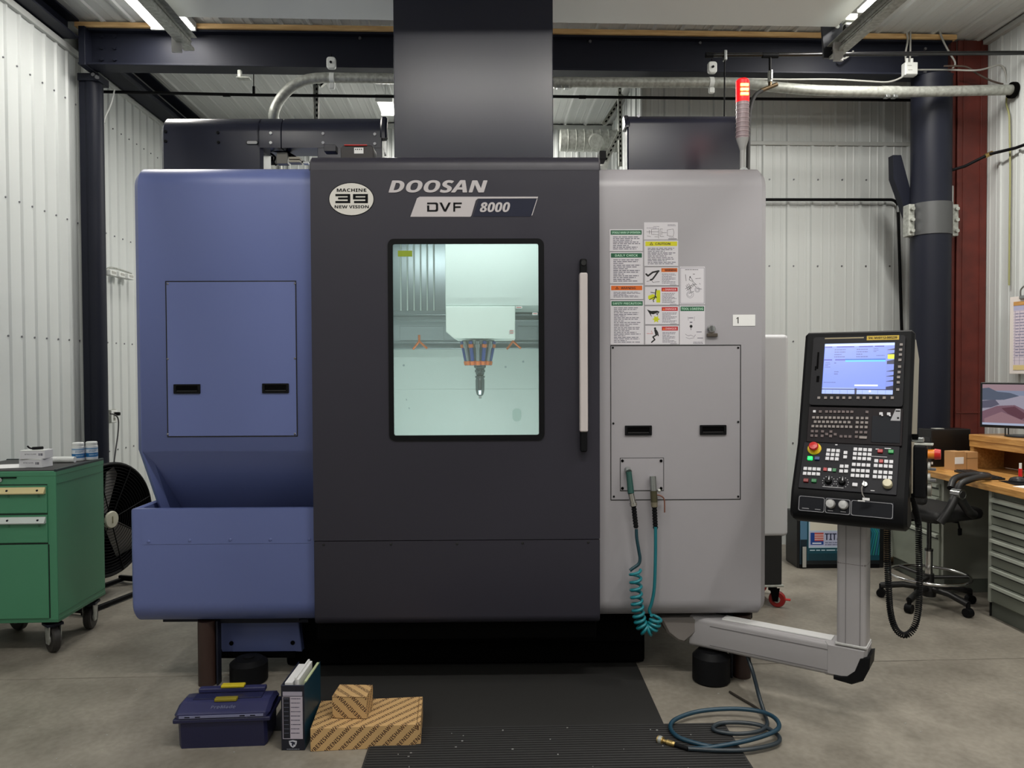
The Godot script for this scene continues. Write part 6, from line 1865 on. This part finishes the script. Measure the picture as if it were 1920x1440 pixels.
	part(g, "valve_nut", MB.new().rod(r1 + V(0.022, 0.0, 0.0), r1 + V(0.034, 0.0, 0), 0.009, 6), M.galv)
	part(g, "strain_relief", MB.new().lathe(sl, 12, MB.along(r2, r3)), M.black)
	part(g, "pipe_stub", MB.new().rod(r0 + V(0, -0.015, -0.03), r0 + V(0, -0.015, 0.0), 0.012, 12), M.steel)
	var dark := paint(Color(0.085, 0.22, 0.26), 0.35)
	var a := []
	for q in [[1193, 992], [1194, 1010], [1198, 1034], [1200, 1048], [1197, 1058], [1186, 1066], [1181, 1070]]:
		a.append(du(q[0], q[1], z + 0.05))
	part(g, "lead", MB.new().tube(smooth(a, 5), 0.0085, 10), dark)
	a = []
	for q in [[1229, 988], [1229, 1040], [1227, 1100], [1222, 1130], [1217.5, 1143], [1219, 1150]]:
		a.append(du(q[0], q[1], z + 0.045))
	part(g, "lead", MB.new().tube(smooth(a, 5), 0.0085, 10), M.teal)
	var tc := paint(Color(0.08, 0.43, 0.47), 0.28)
	a = []
	for q in [[1191, 1069], [1192, 1090], [1193, 1115], [1195, 1135], [1198, 1155], [1203, 1172], [1211, 1181], [1220, 1179], [1227, 1169], [1231, 1156]]:
		a.append(du(q[0], q[1], z + 0.07))
	part(g, "coil", coil(a, 0.0265, 0.0085, 0.044, 14, 0.0225), tc)

func kraft() -> StandardMaterial3D:
	var i := Ink.new(1024, 1024, Color(0.74, 0.60, 0.41))
	var ink := Color(0.20, 0.10, 0.06)
	var faint := Color(0.45, 0.31, 0.19)
	var S := 1024.0
	for k in 6:
		for j in 4:
			var s := k * 0.085 + j * 0.25
			var c := k / 6.0
			var mid := Vector2(s + c / 2.0, 1.0 - (s - c / 2.0))
			mid = Vector2(fposmod(mid.x, 1.0), fposmod(mid.y, 1.0))
			for ox in [-1, 0, 1]:
				for oy in [-1, 0, 1]:
					var p: Vector2 = (mid + Vector2(ox, oy)) * S
					if p.x > -240 and p.x < S + 240 and p.y > -240 and p.y < S + 240:
						var r := Transform2D(-PI / 4, Vector2.ZERO)
						i.write("RENISHAW", Transform2D(r.x * 52.0, r.y * 52.0, p), ink)
						var q := p + r.x * 160.0
						var tr: Array = []
						for a in [0.0, TAU / 3, TAU * 2 / 3]:
							i.disc(q + Vector2.from_angle(a) * 9.0, 5.0, faint)
	var m := printed(i.texture(), 0.75)
	return m

# ---------------------------------------------------------------- right of the machine
func right_side() -> void:
	# white unit behind the machine's right side
	var u := thing("coolant_unit", "tall light grey cabinet unit on a red caster, behind the machine's right side", "cabinet", V(1.86, 0, -5.15))
	part(u, "housing", MB.new().box(V(-0.02, 1.19, -0.12), V(0.54, 1.39, 0.5), 0.03), paint(Color(0.70, 0.70, 0.71), 0.4))
	part(u, "skirt", MB.new().box(V(-0.03, 0.335, -0.1), V(0.48, 0.35, 0.42), 0.006), paint(Color(0.055, 0.06, 0.075), 0.4))
	part(u, "sole_plate", MB.new().box(V(-0.03, 0.152, -0.1), V(0.5, 0.014, 0.44), 0.003), M.galv)
	for x in [-0.22, 0.165]:
		for zz in [0.085, -0.25]:
			var t := at(V(x, 0, zz), V(0, 62, 0))
			var wl := part(u, "caster_wheel", MB.new().lathe([Vector2(0.025, -0.018), Vector2(0.05, -0.018), Vector2(0.056, -0.01), Vector2(0.056, 0.01), Vector2(0.05, 0.018), Vector2(0.025, 0.018)], 24, t * at(V(0, 0.057, 0.02), V(0, 0, 90))), paint(Color(0.55, 0.10, 0.10), 0.4))
			part(wl, "hub", MB.new().rod(V(-0.024, 0.057, 0.02), V(0.024, 0.057, 0.02), 0.022, 14), M.galv, t)
			var fk := part(u, "caster_fork", MB.new().ext(PackedVector2Array([Vector2(-0.018, 0.045), Vector2(0.016, 0.045), Vector2(0.035, 0.13), Vector2(-0.03, 0.14)]), -0.003, 0.003, 0.0, t * at(V(-0.028, 0, 0.01), V(0, 90, 0))), M.void)
			part(fk, "swivel", MB.new().rod(V(0, 0.115, -0.01), V(0, 0.146, -0.01), 0.03, 14), M.black, t)
			part(fk, "brake_tab", MB.new().box(V(0, 0.06, 0.09), V(0.03, 0.008, 0.035), 0.002), M.red, t)
	# poster-faced bin
	var i := Ink.new(512, 320, Color(0.07, 0.28, 0.34))
	for k in 10:
		i.line([Vector2(410 + k * 10, 0), Vector2(470 + k * 14, 120), Vector2(440 + k * 16, 260)], 9, Color(0.10 + 0.03 * (k % 4), 0.44 + 0.05 * (k % 3), 0.50 + 0.05 * (k % 2)))
	i.rect(54, 0, 346, 214, Color(0.74, 0.82, 0.88)).rect(62, 0, 330, 102, Color(0.86, 0.84, 0.78)).rect(56, 108, 342, 98, Color(0.72, 0.74, 0.84))
	i.rect(66, 116, 84, 78, Color(0.12, 0.27, 0.58)).rect(92, 116, 58, 54, Color(0.75, 0.36, 0.34)).rect(92, 128, 58, 6, Color(0.86, 0.78, 0.78)).rect(92, 142, 58, 6, Color(0.86, 0.78, 0.78)).rect(92, 156, 58, 5, Color(0.86, 0.78, 0.78)).rect(78, 180, 58, 8, Color(0.9, 0.92, 0.96))
	i.words("TITAN", Vector2(232, 142), 148, 44, Color(0.10, 0.13, 0.26))
	i.lines(RandomNumberGenerator.new(), 160, 174, 150, 26, 2, Color(0.34, 0.36, 0.5))
	i.lines(RandomNumberGenerator.new(), 62, 222, 330, 14, 1, Color(0.80, 0.88, 0.93)).rect(54, 250, 346, 70, Color(0.06, 0.22, 0.27)).rect(0, 296, 512, 24, Color(0.05, 0.09, 0.11))
	i.rect(0, 0, 44, 160, Color(0.33, 0.49, 0.60)).rect(0, 160, 44, 160, Color(0.08, 0.16, 0.20))
	var b := thing("display_bin", "dark bin with a teal printed poster front, under the console", "bin", V(2.95, 0, -6.02), -2.0)
	part(b, "bin_body", MB.new().box(V(0.01, 0.225, -0.12), V(0.72, 0.45, 0.26), 0.01), paint(Color(0.035, 0.04, 0.055), 0.4))
	part(b, "poster_panel", MB.new().sheet(V(0.0, 0.24, 0.014), 0.655, 0.41, 0.006), printed(i.texture(), 0.35))
	part(b, "bin_plinth", MB.new().box(V(0.0, 0.018, 0.0), V(0.66, 0.034, 0.03), 0.004), M.black)
	part(b, "tag_strip", MB.new().box(V(-0.30, 0.10, 0.035), V(0.03, 0.17, 0.003)), M.cable)
	solo("paper_sack", MB.new().box(V(0, 0, 0), V(0.18, 0.3, 0.16), 0.05).move(at(V(3.47, 0.15, -6.2), V(0, 15, 0))), paint(Color(0.68, 0.58, 0.44), 0.8), "beige paper sack between the display bin and the rear drawer cabinet", "sack")
	# bench: oak top, drawer cabinets
	var top := thing("workbench_top", "long oak worktop along the right wall resting on drawer cabinets", "worktop", V(3.71, 0.845, -3.9))
	for k in 8:
		part(top, "plank", MB.new().box(V(-0.40 + 0.055 + k * 0.105, 0.022, -0.2), V(0.1045, 0.044, 4.5), 0.003), M.oak)
	var cg := paint(Color(0.46, 0.48, 0.44), 0.45)
	var cl := paint(Color(0.62, 0.64, 0.60), 0.35)
	for k in 2:
		var zf: float = [-4.795, -5.98][k]
		var len: float = [1.65, 0.68][k]
		var face := 3.365
		var c := thing("drawer_cabinet", ["grey-green drawer cabinet at the picture's right edge under the worktop", "pale drawer cabinet at the far end of the bench behind the stool"][k], "cabinet", V(face, 0, zf + len / 2), 0.0, "drawer cabinets under the bench")
		part(c, "carcass", MB.new().box(V(0.36, 0.47, 0), V(0.70, 0.74, len), 0.004), cg if k == 0 else paint(Color(0.58, 0.59, 0.55), 0.45))
		part(c, "plinth", MB.new().box(V(0.37, 0.05, 0), V(0.70, 0.1, len - 0.004), 0.003), paint(Color(0.34, 0.36, 0.33), 0.5))
		if k == 0:
			part(c, "end_panel", MB.new().box(V(0.36, 0.42, -len / 2 - 0.003), V(0.70, 0.84, 0.006), 0.001), paint(Color(0.10, 0.105, 0.105), 0.5))
		var ys := [0.80, 0.715, 0.62, 0.535, 0.45, 0.345, 0.235] if k == 0 else [0.80, 0.70, 0.575, 0.43]
		for j in ys.size():
			var y1: float = ys[j]
			var y0: float = ys[j + 1] if j < ys.size() - 1 else 0.108
			var dr := part(c, "drawer", MB.new().box(V(0.004, (y1 + y0) / 2, 0), V(0.016, y1 - y0 - 0.006, len - 0.06), 0.002), cg if k == 0 else paint(Color(0.56, 0.58, 0.53), 0.45))
			part(dr, "pull_rail", MB.new().ext(PackedVector2Array([Vector2(0, -0.016), Vector2(-0.022, -0.012), Vector2(-0.02, 0.006), Vector2(0, 0.014)]), -(len - 0.07) / 2, (len - 0.07) / 2, 0.0, at(V(-0.004, y1 - 0.018, 0))), cl)
			part(dr, "rail_shadow_gap", MB.new().box(V(-0.0045, y1 - 0.04, 0), V(0.002, 0.012, len - 0.08)), paint(Color(0.20, 0.21, 0.20), 0.6))
		part(c, "corner_post", MB.new().box(V(0.004, 0.47, -len / 2 + 0.014), V(0.02, 0.74, 0.028), 0.002), cl)
	bench_things()
	stool()

func bench_things() -> void:
	var Y := 0.8895
	var black := paint(Color(0.045, 0.045, 0.05), 0.35)
	var t := thing("computer_tower", "black desktop computer tower at the far end of the worktop", "computer", V(3.61, Y, -5.66), 4.0)
	part(t, "case", MB.new().box(V(0, 0.145, 0), V(0.32, 0.285, 0.15), 0.005), black)
	part(t, "front_panel", MB.new().box(V(-0.163, 0.145, 0.0), V(0.012, 0.285, 0.152), 0.004), paint(Color(0.07, 0.07, 0.075), 0.4))
	part(t, "drive_bay", MB.new().box(V(-0.170, 0.21, 0.02), V(0.003, 0.03, 0.09)), paint(Color(0.15, 0.15, 0.16), 0.3))
	part(t, "power_led", MB.new().box(V(-0.16, 0.03, 0.0765), V(0.012, 0.018, 0.002)), M.white)
	part(t, "dust_cloth", MB.new().box(V(-0.06, 0.2885, 0), V(0.07, 0.004, 0.06), 0.001), M.cable)
	var o := thing("card_organiser", "two-bay cardboard organiser standing on the worktop beside the tower", "box", V(3.58, Y, -5.42), 10.0)
	part(o, "tray", MB.new().box(V(-0.055, 0.07, 0), V(0.085, 0.14, 0.1)), M.card)
	part(o, "tray", MB.new().box(V(0.04, 0.068, 0.01), V(0.105, 0.136, 0.1)), M.card)
	part(o, "paper_tag", MB.new().box(V(-0.062, 0.075, 0.052), V(0.075, 0.05, 0.003)), M.paper)
	part(o, "slot_edge", MB.new().box(V(0.04, 0.09, 0.0605), V(0.1, 0.004, 0.002)).box(V(-0.005, 0.07, 0.0605), V(0.004, 0.13, 0.002)), paint(Color(0.48, 0.36, 0.22), 0.8))
	# riser shelf
	var r := thing("monitor_riser", "oak monitor riser shelf standing on the worktop", "shelf", V(3.87, Y, -5.2), -84.0)
	part(r, "board", MB.new().box(V(0.0, 0.235, 0), V(0.62, 0.045, 0.30), 0.004), M.oak)
	part(r, "front_rail", MB.new().box(V(0.0, 0.195, 0.135), V(0.62, 0.06, 0.02), 0.003), M.oak)
	part(r, "side_board", MB.new().ext(PackedVector2Array([Vector2(-0.31, 0.0), Vector2(-0.28, 0.0), Vector2(-0.27, 0.215), Vector2(-0.31, 0.215)]), -0.14, 0.14, 0.003), M.oak)
	part(r, "side_board", MB.new().box(V(0.295, 0.11, 0), V(0.03, 0.22, 0.28), 0.003), M.oak)
	part(r, "back_board", MB.new().box(V(0, 0.11, -0.13), V(0.6, 0.21, 0.015)), paint(Color(0.42, 0.27, 0.14), 0.5))
	# monitor
	var i := Ink.new(384, 224, Color(0.62, 0.60, 0.66))
	var hz := [[0, 0, 384, 34, Color(0.62, 0.52, 0.55)], [0, 34, 384, 26, Color(0.52, 0.55, 0.64)]]
	for h in hz:
		i.rect(h[0], h[1], h[2], h[3], h[4])
	i.poly([Vector2(0, 22), Vector2(30, 18), Vector2(70, 40), Vector2(130, 46), Vector2(170, 62), Vector2(100, 84), Vector2(0, 88)], Color(0.34, 0.37, 0.44))
	i.poly([Vector2(0, 92), Vector2(60, 84), Vector2(80, 110), Vector2(40, 128), Vector2(0, 132)], Color(0.36, 0.35, 0.42))
	i.poly([Vector2(0, 150), Vector2(70, 118), Vector2(150, 112), Vector2(220, 150), Vector2(290, 190), Vector2(280, 214), Vector2(0, 214)], Color(0.48, 0.36, 0.41))
	i.poly([Vector2(90, 130), Vector2(150, 120), Vector2(210, 168), Vector2(180, 190), Vector2(120, 160)], Color(0.38, 0.24, 0.29))
	i.poly([Vector2(10, 190), Vector2(90, 150), Vector2(190, 196), Vector2(240, 214), Vector2(10, 214)], Color(0.58, 0.45, 0.48))
	i.poly([Vector2(230, 90), Vector2(300, 72), Vector2(384, 92), Vector2(384, 150), Vector2(300, 112), Vector2(240, 112)], Color(0.24, 0.28, 0.42))
	i.poly([Vector2(300, 140), Vector2(384, 150), Vector2(384, 214), Vector2(310, 200)], Color(0.26, 0.34, 0.55))
	i.rect(0, 212, 384, 12, Color(0.68, 0.72, 0.82))
	var m := thing("monitor", "computer monitor showing a desert landscape, standing on the riser", "monitor", V(3.93, Y + 0.2585, -5.24), -45.0)
	part(m, "shell", MB.new().box(V(0, 0.225, -0.012), V(0.55, 0.335, 0.03), 0.006), black)
	part(m, "screen", MB.new().sheet(V(0, 0.228, 0.0045), 0.52, 0.30, 0.003), printed(i.texture(), 0.25, 0.55))
	part(m, "neck", MB.new().ext(PackedVector2Array([Vector2(0.02, 0.0), Vector2(0.06, 0.0), Vector2(0.02, 0.1), Vector2(-0.03, 0.1)]), -0.05, -0.03, 0.003), black)
	part(m, "foot", MB.new().lathe([Vector2(0.12, 0), Vector2(0.12, 0.006), Vector2(0.1, 0.011), Vector2(0.0001, 0.012)], 28), black)
	part(m, "cable", MB.new().tube([V(-0.12, 0.07, -0.03), V(-0.121, 0.0, -0.04)], 0.004, 6).tube([V(-0.1, 0.07, -0.03), V(-0.101, 0.0, -0.04)], 0.004, 6), M.black)
	var pk := thing("paper_sheet", "white sheet leaning under the monitor against the right wall", "paper", V(4.13, Y + 0.26, -5.25), -75.0)
	part(pk, "sheet", MB.new().box(V(0, 0.06, 0), V(0.3, 0.12, 0.003)), M.paper, at(V(0, 0, 0), V(-12, 0, 0)))
	# keyboard, mat, mouse
	var k := thing("keyboard", "black computer keyboard lying on the worktop before the organiser", "keyboard", V(3.50, Y, -5.10), 84.0)
	part(k, "keyboard_base", MB.new().box(V(0, 0.007, 0), V(0.40, 0.014, 0.135), 0.004), black)
	var km := MB.new().box(Vector3.ZERO, V(0.0155, 0.006, 0.0155)).mesh()
	for a in 20:
		for b in 5:
			part(k, "key", km, paint_key, at(V(-0.183 + a * 0.0193, 0.0165, -0.046 + b * 0.0215)))
	var mm := thing("mouse_mat", "black mouse mat on the worktop's front edge", "mouse mat", V(3.58, Y, -4.75), -8.0)
	part(mm, "mat", MB.new().box(V(0, 0.0015, 0), V(0.24, 0.003, 0.2), 0.001), M.black)
	var ms := thing("mouse", "dark grey computer mouse on the mouse mat", "mouse", V(3.56, Y + 0.003, -4.79), 60.0)
	part(ms, "mouse_body", MB.new().lathe([Vector2(0.031, 0), Vector2(0.033, 0.008), Vector2(0.028, 0.024), Vector2(0.015, 0.034), Vector2(0.0001, 0.037)], 20, Transform3D(Basis.from_scale(V(1, 1, 1.75)), Vector3.ZERO)), paint(Color(0.16, 0.16, 0.17), 0.35))
	part(ms, "mouse_wheel", MB.new().rod(V(-0.004, 0.03, 0.03), V(0.004, 0.03, 0.03), 0.009, 12), M.void)
	var mk := thing("marker_pen", "red marker pen standing on the worktop by the riser", "pen", V(3.66, Y, -4.91), 0.0)
	part(mk, "pen_body", MB.new().rod(V(0, 0.0, 0), V(0, 0.075, 0), 0.012, 14), paint(Color(0.78, 0.12, 0.14), 0.3))
	part(mk, "pen_cap", MB.new().rod(V(0, 0.075, 0), V(0, 0.112, 0), 0.0085, 14), M.white)
	var sh := thing("paper_sheet", "white sheet of paper on the worktop before the mouse mat", "paper", V(3.56, Y, -4.56), 14.0)
	part(sh, "sheet", MB.new().box(V(0, 0.0012, 0), V(0.28, 0.002, 0.21)), M.paper)
	# clipboard
	var c := Ink.new(192, 288, Color(0.80, 0.76, 0.80))
	var ln := Color(0.50, 0.48, 0.56)
	c.rect(0, 0, 192, 22, Color(0.66, 0.66, 0.78)).rect(0, 266, 192, 22, Color(0.82, 0.74, 0.52))
	for y in 18:
		c.rect(0, 24 + y * 13, 192, 1, ln)
	for x in 7:
		c.rect(8 + x * 28, 24, 2, 240, ln)
	c.lines(RandomNumberGenerator.new(), 12, 30, 160, 200, 15, Color(0.55, 0.53, 0.62))
	c.rect(80, 236, 60, 34, Color(0.60, 0.58, 0.54))
	var cb := thing("clipboard", "clipboard with a ruled form hanging on the right wall above the monitor", "clipboard", V(4.185, 1.90, -5.54), -76.0)
	part(cb, "board", MB.new().box(V(0, 0, -0.004), V(0.32, 0.60, 0.006), 0.002), paint(Color(0.84, 0.81, 0.79), 0.5))
	part(cb, "form", MB.new().sheet(V(0.01, -0.02, 0.0012), 0.27, 0.50, 0.002), printed(c.texture(), 0.6))
	part(cb, "wood_strip", MB.new().box(V(0.01, 0.245, 0.002), V(0.27, 0.03, 0.004)), M.oak)
	var cp := part(cb, "clip", MB.new().box(V(0, 0.29, 0.008), V(0.14, 0.03, 0.02), 0.006), M.steel)
	part(cp, "clip_loop", MB.new().tube(smooth([V(-0.06, 0.30, 0.012), V(-0.05, 0.35, 0.02), V(0.0, 0.38, 0.02), V(0.05, 0.35, 0.02), V(0.06, 0.30, 0.012)], 5), 0.006, 8), M.steel)
	part(cb, "wall_bracket", MB.new().box(V(0.0, -0.33, -0.01), V(0.05, 0.08, 0.02)), M.galv)

var paint_key := paint(Color(0.09, 0.09, 0.095), 0.5)

func stool() -> void:
	var s := thing("drafting_stool", "black drafting stool with a chrome foot ring and star base", "stool", V(3.12, 0, -5.06), 20.0)
	var pl := paint(Color(0.07, 0.07, 0.075), 0.45)
	part(s, "hub", MB.new().lathe([Vector2(0.045, 0.06), Vector2(0.05, 0.10), Vector2(0.042, 0.15), Vector2(0.03, 0.16)], 20), pl)
	for k in 5:
		var a := TAU * k / 5 + 0.35
		var d := V(cos(a), 0, sin(a))
		var lg := part(s, "leg", MB.new().tube([V(0, 0.115, 0) + d * 0.03, V(0, 0.115, 0) + d * 0.16, V(0, 0.085, 0) + d * 0.30], 0.022, 10), pl)
		var c := d * 0.30
		part(lg, "caster", MB.new().rod(c + V(-d.z, 0, d.x) * -0.022 + V(0, 0.031, 0), c + V(-d.z, 0, d.x) * 0.022 + V(0, 0.031, 0), 0.03, 16).rod(c + V(0, 0.05, 0), c + V(0, 0.095, 0), 0.014, 10), M.black)
	part(s, "lower_post", MB.new().rod(V(0, 0.15, 0), V(0, 0.38, 0), 0.024, 18), M.chrome)
	part(s, "gas_lift", MB.new().rod(V(0, 0.37, 0), V(0, 0.60, 0), 0.015, 16).rod(V(0, 0.375, 0), V(0, 0.39, 0), 0.027, 16), paint(Color(0.30, 0.30, 0.31), 0.25, 0.9))
	var rp := []
	for k in 40:
		rp.append(V(cos(TAU * k / 40) * 0.255, 0.205, sin(TAU * k / 40) * 0.255))
	var rg := part(s, "foot_ring", MB.new().tube(rp, 0.011, 10, true), M.chrome)
	for k in 3:
		var a := TAU * k / 3 + 0.6
		part(rg, "ring_spoke", MB.new().rod(V(0, 0.19, 0), V(cos(a) * 0.255, 0.205, sin(a) * 0.255), 0.013, 8), pl)
	part(s, "clamp_hub", MB.new().rod(V(0, 0.165, 0), V(0, 0.215, 0), 0.034, 16), pl)
	part(s, "seat_plate", MB.new().box(V(0, 0.605, 0), V(0.20, 0.03, 0.2), 0.008).rod(V(0, 0.58, 0), V(0, 0.60, 0), 0.04, 14), M.black)
	part(s, "lift_lever", MB.new().tube([V(0.05, 0.6, 0.05), V(0.13, 0.585, 0.12), V(0.14, 0.535, 0.125)], 0.008, 8).box(V(0.14, 0.52, 0.125), V(0.03, 0.05, 0.015), 0.005), M.black)
	part(s, "seat", MB.new().box(V(0.02, 0.655, 0), V(0.47, 0.085, 0.46), 0.04), paint(Color(0.05, 0.05, 0.055), 0.7))
	# arm bracket with a pivot and a loop rest; the low back
	var ar := part(s, "arm_bracket", MB.new().tube(smooth([V(0.10, 0.665, 0.25), V(0.03, 0.70, 0.265), V(-0.08, 0.82, 0.265)], 6), 0.03, 12).tube(smooth([V(-0.08, 0.82, 0.265), V(-0.14, 0.72, 0.255), V(-0.19, 0.63, 0.23)], 5), 0.028, 12), pl)
	part(ar, "pivot", MB.new().rod(V(-0.08, 0.82, 0.24), V(-0.08, 0.82, 0.305), 0.036, 18), M.chrome)
	part(ar, "pivot_cap", MB.new().rod(V(-0.08, 0.82, 0.305), V(-0.08, 0.82, 0.309), 0.024, 18), pl)
	part(s, "arm_rest", MB.new().tube(smooth([V(-0.08, 0.825, 0.265), V(-0.05, 0.885, 0.27), V(0.05, 0.918, 0.29), V(0.2, 0.92, 0.28), V(0.23, 0.92, 0.22), V(0.15, 0.918, 0.18), V(0.0, 0.905, 0.19), V(-0.08, 0.85, 0.22)], 6), 0.022, 12), pl)
	part(s, "backrest", MB.new().box(V(-0.22, 0.83, -0.05), V(0.06, 0.20, 0.40), 0.028), paint(Color(0.06, 0.06, 0.065), 0.7))
	part(s, "back_stem", MB.new().tube([V(-0.02, 0.605, 0), V(-0.2, 0.61, -0.02), V(-0.25, 0.68, -0.04), V(-0.25, 0.8, -0.05)], 0.018, 10), M.black)
	# a second arm on the far side
	part(s, "arm_rest", MB.new().tube(smooth([V(-0.10, 0.64, -0.24), V(-0.08, 0.76, -0.27), V(0.0, 0.885, -0.29), V(0.1, 0.915, -0.28), V(0.12, 0.918, -0.22), V(0.02, 0.915, -0.19)], 5), 0.022, 10), pl)
